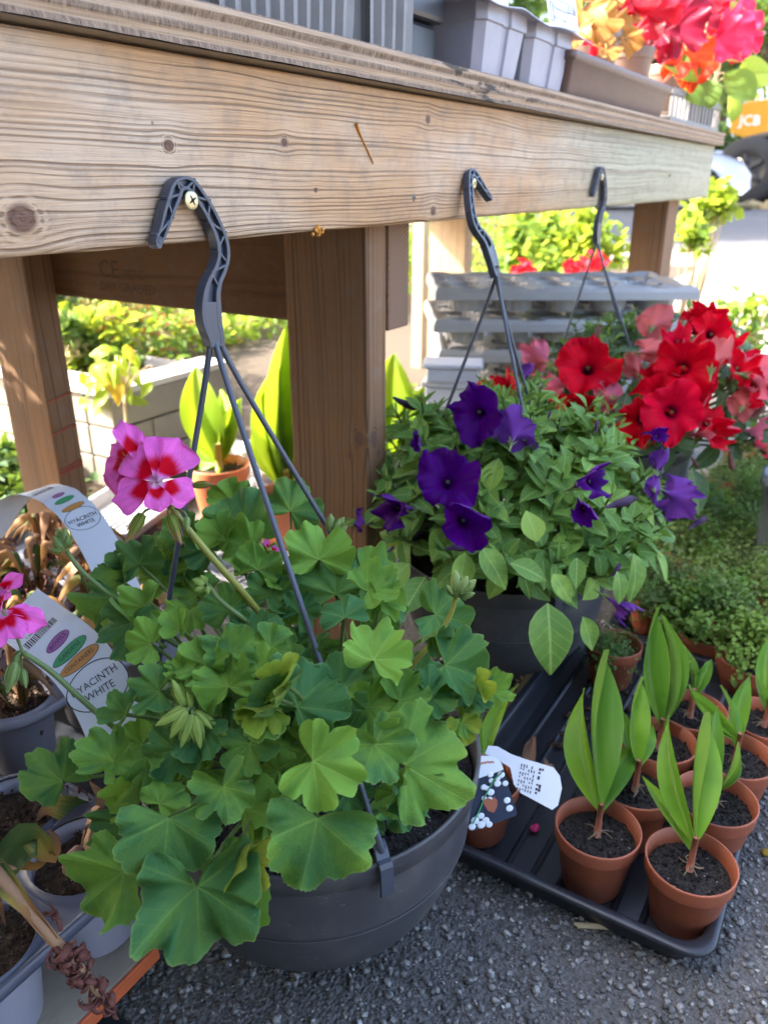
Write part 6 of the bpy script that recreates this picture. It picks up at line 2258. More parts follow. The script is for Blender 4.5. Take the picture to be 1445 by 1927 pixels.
heuchera(1120, 95, 'amber yellow leaves', [(1095, 20, 62, 250, -.2, .2, 'Y', .53), (1120, 40, 56, -70, 0, .2, 'Y', .52), (1150, 45, 46, -60, .2, .3, 'Y', .54), (1175, 70, 40, -90, .1, .1, 'Y', .53), (1140, 92, 34, -60, .1, .5, 'Y', .51), (1082, 55, 44, -110, -.3, .3, 'Y', .53), (1130, -10, 60, 90, 0, .4, 'Y', .56), (1108, 70, 40, -80, .6, .2, 'R', .55), (1165, 20, 50, 20, .2, .4, 'Y', .58)], M_HEUY)
heuchera(1190, 95, 'crimson leaves', [(1215, 22, 62, -80, .1, .2, 'R', .54), (1235, 40, 55, -40, .3, .2, 'R', .55), (1190, 10, 60, 120, -.1, .4, 'R', .56), (1205, 55, 44, -120, -.2, .2, 'D', .55), (1255, 15, 56, 60, .1, .4, 'R', .56), (1190, 60, 36, -100, -.3, .2, 'R', .53)], M_HEUR)
heuchera(1262, 110, 'dark maroon leaves hanging low', [(1268, 52, 72, -100, -.1, .1, 'D', .51), (1285, 20, 62, -40, .2, .3, 'D', .52), (1300, 40, 56, 100, .2, .3, 'D', .55), (1242, 60, 40, -140, -.3, .2, 'D', .53), (1320, -5, 60, 60, .2, .3, 'R', .55), (1310, 62, 34, -60, .2, .2, 'O', .56)], M_HEUD)
hx = heuchera(1300, 120, 'pink red leaves catching the sun', [(1366, 52, 66, -15, .25, .15, 'P', .50), (1345, 72, 58, -75, .0, .2, 'P', .50), (1388, 30, 58, 50, .2, .3, 'P', .51), (1340, 35, 46, 160, -.2, .2, 'P', .52), (1400, 66, 44, -30, .4, .2, 'P', .50), (1375, 88, 40, -80, .1, .2, 'P', .50)], M_HEUP)
heuchera(1282, 130, 'small orange red leaf in the light', [(1292, 98, 52, -50, .1, .1, 'O', .50), (1300, 120, 46, -110, 0, .2, 'O', .50), (1278, 118, 40, -140, -.2, .2, 'O', .50), (1318, 108, 42, 10, .3, .2, 'O', .50), (1296, 135, 38, -80, .1, .1, 'O', .50), (1262, 100, 30, 170, -.2, .3, 'O', .51)], M_HEUO)

# slatted grey crate at the end of the bench with round-leaved plants in it
xs0, xs1 = at(1258, 218, Y=.507)[0], 2.655
cr = thing('slatted_crate', 'small slatted grey crate at the far end of the bench top', 'crate', ((xs0 + xs1) / 2, .58, ZT))
zt = at(1262, 172, Y=.507)[2]
zt = max(zt, ZT + .07)
for (a, b, c_, d) in ((xs0, xs1, .503, .511), (xs0, xs1, .65, .658), (xs0, xs0 + .008, .511, .65), (xs1 - .008, xs1, .511, .65)):
    m = MB(); m.box((a, c_, zt - .014), (b, d, zt)); link('rim', m.mesh('rim', M_RIBPOT, False), cr, bevel=.0015)
    m = MB(); m.box((a, c_, ZT + .0003), (b, d, ZT + .010)); link('base_rail', m.mesh('base_rail', M_RIBPOT, False), cr, bevel=.0015)
ms = MB(); ms.box((-.008, -.003, ZT + .0105), (.008, .003, zt - .0145)); slat = ms.mesh('slat', M_RIBPOT, False)
for k in range(14):
    x = xs0 + .012 + (xs1 - xs0 - .024) * k / 13
    link('slat', slat, cr, Matrix.Translation((x, .507, 0))); link('slat', slat, cr, Matrix.Translation((x, .654, 0)))
for k in range(1, 5):
    y = .507 + .147 * k / 5
    link('slat', slat, cr, Matrix.Translation((xs0 + .004, y, 0)) @ Matrix.Rotation(pi / 2, 4, 'Z')); link('slat', slat, cr, Matrix.Translation((xs1 - .004, y, 0)) @ Matrix.Rotation(pi / 2, 4, 'Z'))
m = MB(); m.box((xs0 + .009, .512, ZT + .001), (xs1 - .009, .649, ZT + .003)); link('floor', m.mesh('floor', M_RIBPOT, False), cr)
RL = [blade_mesh(230 + i, 'leaf', M_ROUNDLEAF, .82, 10, 7, .15, .12, .05, .5, .0, .7) for i in range(3)]
rl = thing('round_leaved_plant', 'plant with round ribbed green leaves hanging over the end of the bench', 'plant', (2.5, .56, ZT + .01))
for (lx, ly, l, ang, nx, ny, Y, k) in ((1362, 138, 78, -50, -.1, .3, .49, 0), (1385, 140, 78, 8, .0, .1, .485, 1), (1350, 110, 70, 30, .2, .5, .52, 2), (1330, 150, 60, -90, -.2, .3, .50, 0), (1372, 165, 60, -75, .6, .1, .49, 2), (1270, 100, 70, -60, -.3, .2, .53, 1), (1245, 110, 60, -40, -.2, .4, .54, 2), (1290, 160, 50, -60, 0, .3, .51, 0), (1372, 20, 40, 30, .2, .3, .53, 1), (1400, 10, 36, 80, .2, .3, .53, 1)):
    q = at(lx, ly, Y=Y); s = l * depth(q) / FPX
    link('leaf', RL[k], rl, scl(frame(q, camdir(cos(radians(ang)), sin(radians(ang)), 0), camdir(nx, ny, 1)), s))
    link('leaf_stalk', stem_mesh((2.5, .56, ZT + .01), q, .002, .0016, np.array([0, 0, .05]), mat=M_TWIG), rl)
m = MB()
for k in range(16):
    x = at(1318 + k * 3.2 + rng.uniform(-2, 2), 120, Y=.515)[0]
    a = np.array([x, .515 + .03 * rng.random(), ZT + .006]); b = a + np.array([rng.uniform(-.03, .03), rng.uniform(-.02, .02), .26 + .08 * rng.random()])
    P = bez(a, a + np.array([0, 0, .08]), b - np.array([0, 0, .08]), b, 16)
    m.tube(P, .0028 + .0016 * np.sin(np.linspace(0, 22, 16) + k), 6)
dry = thing('dried_bouquet', 'bundle of pale dry jointed stems standing at the end of the bench', 'dried stems', (2.45, .53, ZT + .004))
link('stems', m.mesh('stems', M_TWIG), dry)
# ------------------------------------------------------------------ leaf clouds for everything far or fine
def cloud(pts, size, up=.5, aspect=.55, var=.4, fold=.15, outward=None):
    """one small folded leaf (two faces) at every point -> verts, faces, uv"""
    pts = np.asarray(pts, float); n = len(pts)
    s = size * (1 + var * (nrg.random(n) * 2 - 1))
    d = nrg.normal(0, 1, (n, 3)); d /= np.linalg.norm(d, axis=1)[:, None]
    nn = nrg.normal(0, 1, (n, 3)) * (1 - up) + np.array([0, 0, up * 1.5])
    if outward is not None: nn = nn + outward
    nn /= np.linalg.norm(nn, axis=1)[:, None]
    x = d - nn * (d * nn).sum(1)[:, None]; x /= np.linalg.norm(x, axis=1)[:, None]
    y = np.cross(nn, x)
    S = s[:, None]
    base = pts
    tip = pts + x * S - nn * S * .15
    l = pts + x * S * .45 + y * S * aspect * .5 + nn * S * fold
    r = pts + x * S * .45 - y * S * aspect * .5 + nn * S * fold
    V = np.stack([base, r, tip, l], 1).reshape(-1, 3)
    i = np.arange(n) * 4
    F = np.concatenate([np.stack([i, i + 1, i + 2], 1), np.stack([i, i + 2, i + 3], 1)])
    U = np.tile(np.array([(0, 0), (.45, -aspect * .5), (1, 0), (.45, aspect * .5)]), (n, 1))
    return V, F, U


def cloud_mesh(name, parts, mats):
    """parts: (points, size, mat index, kwargs)"""
    Vs, Fs, Us, Ms = [], [], [], []
    k = 0
    for pts, size, mi, kw in parts:
        V, F, U = cloud(pts, size, **kw)
        Vs.append(V); Fs.append(F + k); Us.append(U); Ms.append(np.full(len(F), mi)); k += len(V)
    V = np.concatenate(Vs); F = np.concatenate(Fs); U = np.concatenate(Us); Mi = np.concatenate(Ms)
    me = bpy.data.meshes.new(name)
    me.vertices.add(len(V)); me.vertices.foreach_set('co', V.astype(np.float32).ravel())
    me.loops.add(len(F) * 3); me.loops.foreach_set('vertex_index', F.astype(np.int32).ravel())
    me.polygons.add(len(F)); me.polygons.foreach_set('loop_start', np.arange(0, len(F) * 3, 3, dtype=np.int32))
    uvl = me.uv_layers.new(name='UVMap'); uvl.data.foreach_set('uv', U[F.ravel()].astype(np.float32).ravel())
    for mt in mats: me.materials.append(mt)
    me.polygons.foreach_set('material_index', Mi.astype(np.int32))
    me.update(calc_edges=True)
    return me


def in_ball(n, c, r, shell_=.5):
    d = nrg.normal(0, 1, (n, 3)); d /= np.linalg.norm(d, axis=1)[:, None]
    q = (shell_ + (1 - shell_) * nrg.random(n)) if shell_ else nrg.random(n) ** (1 / 3)
    return np.asarray(c) + d * q[:, None] * np.asarray(r)


def clumps(n, c, r, k, cr, shell_=.3):
    cs = in_ball(k, c, np.asarray(r) * .85, .35)
    out = [in_ball(n // k, q, cr * nrg.uniform(.6, 1.3), shell_) for q in cs]
    return np.concatenate(out)


# ------------------------------------------------------------------ thyme in pots, right of the tray
TBLK = tray_mesh(0, .52, 0, .32, .030, .002, .03, M_TRAYBLK)
for (x, y, lab) in ((1.225, -.02, 'black tray behind the lily tray, under the nearest thyme'), (1.77, -.05, 'black tray farther back under the thyme plants')):
    tag(link('seed_tray', TBLK, None, Matrix.Translation((x, y, .002)), None), lab, 'tray')
TP = pot_mesh(.044, .075, M_TERRA)
thy = []
for v in range(5):
    parts = []
    k = 15
    cs = in_ball(k, (0, 0, .085), (.050, .050, .030), .3)
    pts = []
    for q in cs:
        n = 150
        a = nrg.normal(0, 1, (n, 3)) * np.array([.0135, .0135, .017]) + q
        pts.append(a)
    pts = np.concatenate(pts)
    out = (pts - np.array([0, 0, .05])); out /= np.linalg.norm(out, axis=1)[:, None]
    kk = len(pts) // 2
    parts = [(pts[:kk], .0085, 0, dict(up=.35, aspect=.5, outward=out[:kk])), (pts[kk:], .0080, 1, dict(up=.35, aspect=.45, outward=out[kk:]))]
    thy.append(cloud_mesh('foliage', parts, [M_THYME, M_THYMED] if v % 2 else [M_THYMED, M_THYME]))
p = at(1135, 1240, Z=.055)
spots = [(p[0] + .012, p[1] - .01, 0)]
for i in range(8):
    for j in range(5):
        x = 1.29 + .118 * i + rng.uniform(-.008, .008); y = .235 - .108 * j + .03 * (i % 2) + rng.uniform(-.008, .008)
        if (x - spots[0][0]) ** 2 + (y - spots[0][1]) ** 2 < .01: continue
        if y > .26 - (x - 1.25) * .0: continue
        spots.append((x, y, rng.randrange(5)))
for n_, (x, y, v) in enumerate(spots):
    first = n_ == 0
    t = thing('thyme_pot', 'low grey green thyme in a terracotta pot just behind the black lily tray' if first else ('grey green thyme plant in a terracotta pot, one of the massed thyme pots' if v % 2 else 'deep green thyme plant in a terracotta pot, one of the massed thyme pots'),
              'thyme', (x, y, .008), 'thyme plants in terracotta pots')
    link('pot', TP, t, Matrix.Translation((x, y, .008)))
    o = link('foliage', thy[v], t, Matrix.Translation((x, y, .008 + (-.012 if first else 0))) @ Matrix.Rotation(rng.uniform(0, 6.28), 4, 'Z') @ Matrix.Scale(.80 if first else rng.uniform(1.0, 1.25), 4))
    o['kind'] = 'stuff'

# dwarf box edging the thyme at the right, greener and taller
bx = at(1420, 1180, Z=.05)
for k, (px, py, s) in enumerate(((1345, 1165, .105), (1440, 1215, .12), (1430, 1085, .12))):
    c = at(px, py, Z=.08)
    t = thing('box_seedling', ('small dark green leafy cushion plant at the right edge, behind the lily seedlings', 'dark green cushion plant at the right edge of the view, nearest the lily tray', 'green cushion plant at the right edge, beside the slate planter')[k], 'plant', (c[0], c[1], .0))
    pts = clumps(2600, (c[0], c[1], .085), (s, s, .075), 26, .030)
    o = link('foliage', cloud_mesh('foliage', [(pts, .0105, 0, dict(up=.5, aspect=.7))], [M_THYMED]), t); o['kind'] = 'stuff'
    m = MB(); m.lathe([(.001, 0), (s * .5, 0), (s * .62, .06), (s * .6, .062), (s * .5, .05)], (c[0], c[1], .002), 24); link('pot', m.mesh('pot', M_TERRA), t)
# sunlit straw-pale tufts on the far edge of the thyme
for k, (px, py) in enumerate(((1345, 965), (1395, 955), (1370, 985), (1425, 975))):
    c = at(px, py, Z=.07)
    t = thing('flowering_thyme', ('pale flowering thyme in the sun under the petunias', 'pale flowering thyme in the sun below the orange pot', 'lowest pale flowering thyme of the sunlit four', 'pale flowering thyme beside the slate planter')[k], 'thyme', (c[0], c[1], 0))
    pts = clumps(900, (c[0], c[1], .075), (.08, .08, .05), 14, .022)
    o = link('foliage', cloud_mesh('foliage', [(pts[:450], .010, 0, dict(up=.4, aspect=.6)), (pts[450:], .010, 1, dict(up=.4, aspect=.6))], [M_BEDPALE, M_LIME]), t); o['kind'] = 'stuff'
    m = MB(); m.lathe([(.001, 0), (.035, 0), (.044, .055), (.042, .056)], (c[0], c[1], .002), 20); link('pot', m.mesh('pot', M_TERRA), t)

# pots on a low shelf in the sun
a, b = at(1338, 893, D=2.05), at(1436, 925, D=1.98)
zs = float((a[2] + b[2]) / 2); d = nz((b - a) * np.array([1, 1, 0])); q = np.array([-d[1], d[0], 0])
if q @ HD < 0: q = -q
sh = thing('low_shelf', 'low pale timber shelf in the sun carrying orange terracotta pots', 'shelf', a * np.array([1, 1, 0]))
m = MB()
A0 = a - d * .06; B0 = b + d * .25
vv = [A0, B0, B0 + q * .16, A0 + q * .16]
top = [np.array([w[0], w[1], zs]) for w in vv]; bot = [np.array([w[0], w[1], zs - .022]) for w in vv]
m.add(np.array(top + bot), [(0, 1, 2, 3), (7, 6, 5, 4), (0, 4, 5, 1), (1, 5, 6, 2), (2, 6, 7, 3), (3, 7, 4, 0)])
link('plank', m.mesh('plank', M_PALE, False), sh, bevel=.002)
for f in (.04, .96):
    c = A0 + (B0 - A0) * f + q * .08
    m = MB(); m.box((c[0] - .03, c[1] - .03, .0), (c[0] + .03, c[1] + .03, max(.004, zs - .0225))); link('foot', m.mesh('foot', M_PALE, False), sh)
TPB = pot_mesh(.040, .075, M_TERRAB)
for k, (px, w, lab) in enumerate(((1424, .05, 'bright orange terracotta pot in the sun at the right edge, with a sprig in it'), (1368, .07, 'orange terracotta pot on the low shelf half hidden by the petunia leaves'))):
    c = at(px, 905, D=2.0); c = np.array([c[0], c[1], zs]) + q * w
    t = thing('flower_pot', lab, 'flower pot', c, 'orange pots on the low shelf')
    link('pot', TPB, t, scl(Matrix.Translation(Vector(c + np.array([0, 0, .001]))), 1.05))
    tag(link('soil', SOIL9[0], t, scl(Matrix.Translation(Vector(c + np.array([0, 0, .068]))), .88)), kind='stuff')
    if k == 0:
        pts = in_ball(60, c + np.array([0, 0, .11]), (.03, .03, .035), .2)
        link('foliage', cloud_mesh('foliage', [(pts, .02, 0, dict(up=.4, aspect=.6))], [M_LIME]), t)
c = at(1512, 1010, D=1.45)
m = MB(); m.lathe([(.001, .0), (.06, .0), (.085, c[2] + .09), (.091, c[2] + .092), (.091, c[2] + .115), (.082, c[2] + .115), (.078, .05)], (c[0], c[1], .002), 36)
tag(link('slate_planter', m.mesh('slate_planter', plain('slate_blue_plastic', (.10, .125, .145), .55, .15, 20))), 'tall slate blue planter cut by the right edge of the view', 'planter')


# ------------------------------------------------------------------ stack of carry trays under the far end of the bench
def carry_mesh(L, Wd):
    m = MB()
    hx, hy, h = L / 2, Wd / 2, .030
    # skirt with cut handles: castellated top edge
    per = []
    def side(a, b, k):
        a, b = np.array(a), np.array(b)
        for i in range(k * 8):
            t = i / (k * 8); ph = (t * k) % 1
            cut = 1.0 if .30 < ph < .70 else 0.0
            per.append((*(a + (b - a) * t), cut))
    side((-hx, -hy), (hx, -hy), 4); side((hx, -hy), (hx, hy), 2); side((hx, hy), (-hx, hy), 4); side((-hx, hy), (-hx, -hy), 2)
    per = np.array(per)
    def ring(s, z, c=0.0):
        return np.c_[per[:, 0] * s, per[:, 1] * (1 - (1 - s) * hx / hy), z - per[:, 2] * c]
    m.grid(np.array([ring(1.0, -h), ring(1.004, -h), ring(1.0, -.012), ring(.985, -.001, .004), ring(.975, .0, .004), ring(.955, -.002, .003), ring(.94, -.010), ring(.93, -.012)]), closed=True)
    nx, ny = 60, 36
    X = np.linspace(-hx * .94, hx * .94, nx); Y = np.linspace(-hy * .90, hy * .90, ny)
    P = np.zeros((ny, nx, 3))
    px_, py_ = L * .94 / 5, Wd * .90 / 3
    for j, y in enumerate(Y):
        for i, x in enumerate(X):
            u = ((x + hx * .94) / px_) % 1 - .5; v = ((y + hy * .9) / py_) % 1 - .5
            r = math.hypot(u * px_, v * py_)
            P[j, i] = (x, y, -.012 - (.050 if r < .040 else .050 * max(0, 1 - (r - .040) / .006)))
    m.grid(P)
    return m.mesh('frame', M_TRANS, smooth=False)


CM = carry_mesh(.63, .36)
mm = MB(); mm.lathe([(.001, -.062), (.036, -.062), (.040, -.058), (.046, -.012)], (0, 0, 0), 20); CUPM = mm.mesh('cup', M_TRANS)
cR = math.atan2(-(.973 - .413), (2.059 - 1.708) * 1.0)   # long side square to the sight line
cxy = at(1066, 545, D=1.88); cxy = np.array([cxy[0], cxy[1], 0]) + HD * .17
zt_ = .525
offs = [(0, 0, 0), (-.004, .004, .012), (.018, .01, -.03), (.028, .004, .03), (.05, -.01, -.02), (.035, .0, .05), (.04, .01, .0)]
nm = ['topmost', 'second from the top', 'third from the top', 'fourth from the top', 'fifth from the top, partly hidden', 'sixth from the top, mostly hidden', 'bottom one resting on the ground']
for k, (dx, dy, da) in enumerate(offs):
    z = zt_ - k * .076
    M = Matrix.Translation((cxy[0], cxy[1], z)) @ Matrix.Rotation(cR + da, 4, 'Z') @ Matrix.Translation((dx, dy, 0))
    t = thing('carry_tray', 'grey plastic carry tray, ' + nm[k] + ', in the stack under the bench', 'plant tray', M.to_translation(), 'stacked grey carry trays')
    link('frame', CM, t, M)
    for i in range(5):
        for j in range(3):
            link('cup', CUPM, t, M @ Matrix.Translation(((i - 2) * .60 * .94 / 5, (j - 1) * .36 * .9 / 3, 0)))
m = MB(); m.box((cxy[0] - .16, cxy[1] - .22, .001), (cxy[0] + .16, cxy[1] + .22, zt_ - 6 * .076 - .063))
if zt_ - 6 * .076 - .063 > .01: tag(link('pallet_block', m.mesh('pallet_block', M_PALE, False)), 'pale timber block under the stack of grey carry trays', 'timber block')
# broken white tray ends lit by the sun at the near end of the stack
for k, (px, py, w, h, an) in enumerate(((830, 690, .070, .045, .3), (858, 735, .055, .030, -.3), (842, 756, .030, .022, .2), (872, 712, .03, .06, .1))):
    c = at(px, py, D=1.66 + .02 * k)
    m = MB()
    Rz = rotz(an + cR)
    m.box((-w / 2, -.03, -h / 2), (w / 2, .03, h * .2), rot=Rz, c=(0, 0, 0)); m.box((-w * .35, -.022, h * .2 + .0005), (w * .35, .022, h / 2), rot=Rz, c=(0, 0, 0))
wl = thing('white_crate', 'stack of white plastic packs in the sun just behind the purple petunias', 'crate', at(850, 760, D=1.68) * np.array([1, 1, 0]))
c0 = at(850, 700, D=1.70)
zz = 0.002
k = 0
while zz < c0[2] + .02:
    w, dpt, h = rng.uniform(.085, .12), .07, rng.uniform(.034, .05)
    m = MB(); Rz = rotz(cR + rng.uniform(-.25, .25)); o = np.array([c0[0] + rng.uniform(-.008, .008), c0[1] + rng.uniform(-.008, .008), zz])
    m.box((o[0] - w / 2, o[1] - dpt / 2, zz), (o[0] + w / 2, o[1] + dpt / 2, zz + h * .72), rot=Rz, c=(o[0], o[1], zz + h * .36))
    m.box((o[0] - w * .58, o[1] - dpt * .58, zz + h * .72 + .0004), (o[0] + w * .58, o[1] + dpt * .58, zz + h - .0006), rot=Rz, c=(o[0], o[1], zz + h * .86))
    link('pack', m.mesh('pack', M_WHITE, False), wl, bevel=.004)
    zz += h; k += 1
# terracotta-coloured tray and leafy pots behind the middle leg, seen to its right
for k, (px, py, D, r) in enumerate(((748, 742, 1.75, .07), (772, 700, 2.2, .09))):
    c = at(px, py, D=D); c[2] = 0
    t = thing('leafy_pot', ('brown pot of strap leaves just right of the middle leg', 'low bluish green plant in a pot behind the middle leg')[k], 'plant', c)
    m = MB(); m.lathe([(.001, 0), (r * .7, 0), (r, .10), (r * 1.04, .10), (r * 1.04, .115), (r * .9, .115), (r * .85, .08)], c, 28); link('pot', m.mesh('pot', M_TERRA), t)
    if k == 0:
        for (tx, ty, kk, w) in ((745, 620, 0, 1.0), (738, 700, 1, .9), (812, 690, 0, .8), (790, 660, 2, 1.0), (770, 765, 4, 1.0), (748, 850, 1, 1.2)):
            b = c + np.array([0, 0, .09]); tip = at(tx, ty, D=depth(b) - .02); L = np.linalg.norm(tip - b)
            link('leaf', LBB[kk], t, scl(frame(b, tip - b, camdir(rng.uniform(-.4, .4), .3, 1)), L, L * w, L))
    else:
        link('foliage', cloud_mesh('foliage', [(clumps(500, c + np.array([0, 0, .17]), (.13, .13, .07), 10, .04), .035, 0, dict(up=.5, aspect=.7)), (clumps(300, c + np.array([0, 0, .17]), (.13, .13, .07), 10, .04), .03, 1, dict(up=.5, aspect=.7))], [M_PETG, M_TREE]), t)['kind'] = 'stuff'


# ------------------------------------------------------------------ behind the bench at the left
pb = thing('raised_bed', 'raised bed of pale grey blocks with white coping, behind the bench', 'raised bed', (1.6, 1.8, 0))
bxm = {}
for row in range(3):
    x = 1.285
    first = row % 2
    while x < 1.70:
        w = (.13 if first and x < 1.29 else .27)
        w = min(w, 1.71 - x)
        m = MB(); m.box((x + .002, 1.602, row * .085 + .002), (x + w - .002, 1.70, row * .085 + .082)); link('block', m.mesh('block', M_STONE, False), pb, bevel=.003)
        x += w
    y = 1.704
    while y < 2.5:
        for xx in (1.287, 1.61):
            m = MB(); m.box((xx, y + .002, row * .085 + .002), (xx + .098, y + .248, row * .085 + .082)); link('block', m.mesh('block', M_STONE, False), pb, bevel=.003)
        y += .25
m = MB(); m.box((1.275, 1.592, .2555), (1.72, 1.702, .272)); link('coping', m.mesh('coping', M_CONC, False), pb, bevel=.002)
m = MB(); m.box((1.275, 1.7035, .2555), (1.390, 2.46, .272)); link('coping', m.mesh('coping', M_CONC, False), pb, bevel=.002)
m = MB(); m.box((1.388, 1.7045, .003), (1.608, 2.44, .20)); tag(link('soil', m.mesh('soil', M_PEAT, False), pb), kind='stuff')
pts = clumps(2600, (1.50, 2.02, .30), (.20, .36, .13), 40, .055)
o = link('bed_planting', cloud_mesh('bed_planting', [(pts[:1000], .040, 0, dict(up=.5)), (pts[1000:1500], .035, 1, dict(up=.5)), (pts[1500:2380], .04, 2, dict(up=.5)), (pts[2380:], .03, 3, dict(up=.5))], [M_LIME, M_BEDPALE, M_TREE, M_BEDRED]))
tag(o, 'mixed pale and lime planting in the raised bed', 'plants', kind='stuff')

# the sunlit border beyond: a tangle nobody could count
N = 60000
x = 1.7 + 6.5 * nrg.random(N) ** 1.5; y = 2.0 + 8 * nrg.random(N) ** 1.5
keep = (y > 1.15 * x - .2) | (y > 2.6)
keep &= ~((x < 1.9) & (y < 2.5))
x, y = x[keep], y[keep]
hgt = .12 + .42 * np.clip(np.sin(x * 2.3 + 1) * np.sin(y * 1.7) * .5 + .5, 0, 1)
z = hgt * nrg.random(len(x)) ** .6
P = np.c_[x, y, z]
w = nrg.random(len(P)) + .25 * np.sin(x * 1.3 + y * 2.1)
side = (x * .45 - y * .35)
g0 = P[(w < .28)]; g1 = P[(w >= .28) & (w < .55)]; g2 = P[(w >= .55) & (w < .72)]; g3 = P[(w >= .72) & (w < .92)]; g4 = P[w >= .92]
o = link('border_planting', cloud_mesh('border_planting', [(g0, .065, 0, dict(up=.5, aspect=.6)), (g1, .055, 1, dict(up=.5, aspect=.6)), (g2, .05, 2, dict(up=.4, aspect=.4)), (g3, .055, 3, dict(up=.5, aspect=.6)), (g4, .04, 4, dict(up=.5))], [M_LIME, M_IVY, M_BEDPALE, M_TREE, M_BEDRED]))
tag(o, 'sunlit tangle of lime, straw and rust coloured ground cover beyond the bench', 'ground cover', kind='stuff')
m = MB()
for k in range(70):
    c = np.array([rng.uniform(2.0, 6), rng.uniform(2.6, 8), 0])
    d = np.array([rng.uniform(-.4, .4), rng.uniform(-.4, .4), rng.uniform(.05, .4)])
    m.tube(bez(c, c + d * .4 + np.array([0, 0, .15]), c + d * .8 + np.array([0, 0, .2]), c + d * 1.5, 7), .0045, 4)
tag(link('dry_twigs', m.mesh('dry_twigs', M_TWIG)), 'dry pale twigs lying through the sunlit ground cover', 'twigs', kind='stuff')
m = MB(); m.grid(np.array([[(xx, yy, .004 + ground_z(xx, yy)) for xx in (1.2, 3, 5, 8)] for yy in (1.5, 3, 6, 10)]))
tag(link('soil', m.mesh('soil', M_MULCH)), kind='structure')

# golden-leaved shrub in front of the blocks
c = at(240, 900, D=1.95); c[2] = 0
gs = thing('golden_shrub', 'small shrub with drooping gold and lime leaves in front of the raised bed', 'shrub', c)
GLF = [blade_mesh(260 + i, 'leaf', mt, .5, 8, 5, .3, .15, .03) for i, mt in enumerate((M_GOLD, M_LIME, M_LIME))]
top = at(235, 760, D=1.93)
m = MB(); m.tube(bez(c, c + np.array([0, 0, .1]), top - np.array([0, 0, .08]), top, 10), np.linspace(.006, .004, 10), 6); link('stem', m.mesh('stem', M_TWIG), gs)
for k in range(44):
    q = at(rng.gauss(212, 30), rng.gauss(706, 26), D=1.93 + rng.uniform(-.06, .08))
    link('leaf', rng.choice(GLF), gs, scl(frame(q, (rng.gauss(0, 1), rng.gauss(0, 1), -1.3), camdir(rng.uniform(-.6, .6), .3, 1)), rng.uniform(.04, .065)))
m = MB()
for k in range(12):
    q = at(rng.gauss(212, 26), rng.gauss(700, 22), D=1.93); m.tube(bez(top, top + np.array([0, 0, .04]), q + np.array([0, 0, .03]), q, 6), .0022, 4)
link('twigs', m.mesh('twigs', M_TWIG), gs)


def lily_pot(px, py, D, r, lab, plab, leaves):
    c = at(px, py, D=D)
    h = min(c[2] - .002, r * 1.9)
    base = np.array([c[0], c[1], 0.002])
    t = thing('flower_pot', lab, 'flower pot', base, 'terracotta pots behind the bench')
    link('pot', pot_mesh(r, c[2] - .002, M_TERRAB), t, Matrix.Translation(Vector(base)))
    tag(link('soil', soil_mesh(r * .9, 'soil', M_MULCH, .008, 24, 8, 90), t, Matrix.Translation((c[0], c[1], c[2] - .018))), kind='stuff')
    pl = thing('broad_leaved_lily', plab, 'plant', (c[0], c[1], c[2] - .016), 'broad leaved plants behind the bench')
    for (tx, ty, k, w, nx, ny) in leaves:
        b = np.array([c[0], c[1], c[2] + .0]) + np.array([rng.uniform(-.008, .008), rng.uniform(-.008, .008), 0])
        tip = at(tx, ty, D=D + rng.uniform(-.06, .06)); L = np.linalg.norm(tip - b)
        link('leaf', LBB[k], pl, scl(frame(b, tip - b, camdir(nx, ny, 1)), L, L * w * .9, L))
    m = MB(); m.tube([(c[0], c[1], c[2] - .016), (c[0], c[1], c[2] + .05)], [.010, .008], 8); link('stem', m.mesh('stem', M_STEMY), pl)


lily_pot(412, 873, 1.86, .072, 'terracotta pot behind the pink flower, rim and dry compost showing', 'lime green broad leaved plant left of the basket strap, sunlit from behind',
         [(355, 692, 0, 1.15, .2, .1), (392, 715, 2, 1.0, -.2, .3), (296, 800, 4, 1.0, -.3, .5), (452, 712, 1, .85, .5, .2), (340, 770, 2, .9, -.4, .3), (470, 735, 0, .7, .5, .3), (345, 740, 1, .8, -.3, .1), (412, 930, 5, .5, .2, .3)])
lily_pot(540, 925, 1.72, .062, 'terracotta pot beside the middle leg under tall leaves', 'tall broad leaved plant close to the middle leg, sunlit from behind',
         [(502, 690, 0, 1.1, .3, .1), (542, 640, 0, .9, -.3, .1), (522, 720, 2, 1.1, .1, .2), (548, 760, 1, .8, .4, .2), (530, 600, 3, .7, .2, .1), (488, 800, 4, .8, -.4, .3), (505, 745, 1, .9, .5, .2)])
# pale trays lying in the light behind the hyacinths
PT = tray_mesh(0, .34, 0, .22, .035, .002, .025, M_TRANS)
for (px, py, an, lab) in ((250, 1010, .3, 'pale grey tray on the ground behind the pink flower'), (500, 1130, -.1, 'pale grey tray on the ground behind the geranium')):
    p = at(px, py, Z=.03)
    tag(link('seed_tray', PT, None, Matrix.Translation((p[0], p[1], .002)) @ Matrix.Rotation(an, 4, 'Z')), lab, 'tray')
c = at(480, 845, D=2.0)
m = MB()
for k in range(40): m.blob(c * np.array([1, 1, 0]) + np.array([rng.gauss(0, .05), rng.gauss(0, .05), .02 + rng.random() * c[2] * .9]), rng.uniform(.012, .025), n=7, k=4, noise=.6)  # white lumps stand in for a blown-out bright spot
tag(link('blown_white_spot', m.mesh('blown_white_spot', M_WHITE)), 'mound of small white flowers between the two terracotta pots', 'flowers', kind='stuff')
m = MB(); m.box((.55, 1.56, .003), (.98, 1.62, .065), rot=rotz(.12)); tag(link('edging_log', m.mesh('edging_log', M_BOARD, False), bevel=.008), 'grey timber edging lying behind the back leg', 'timber')
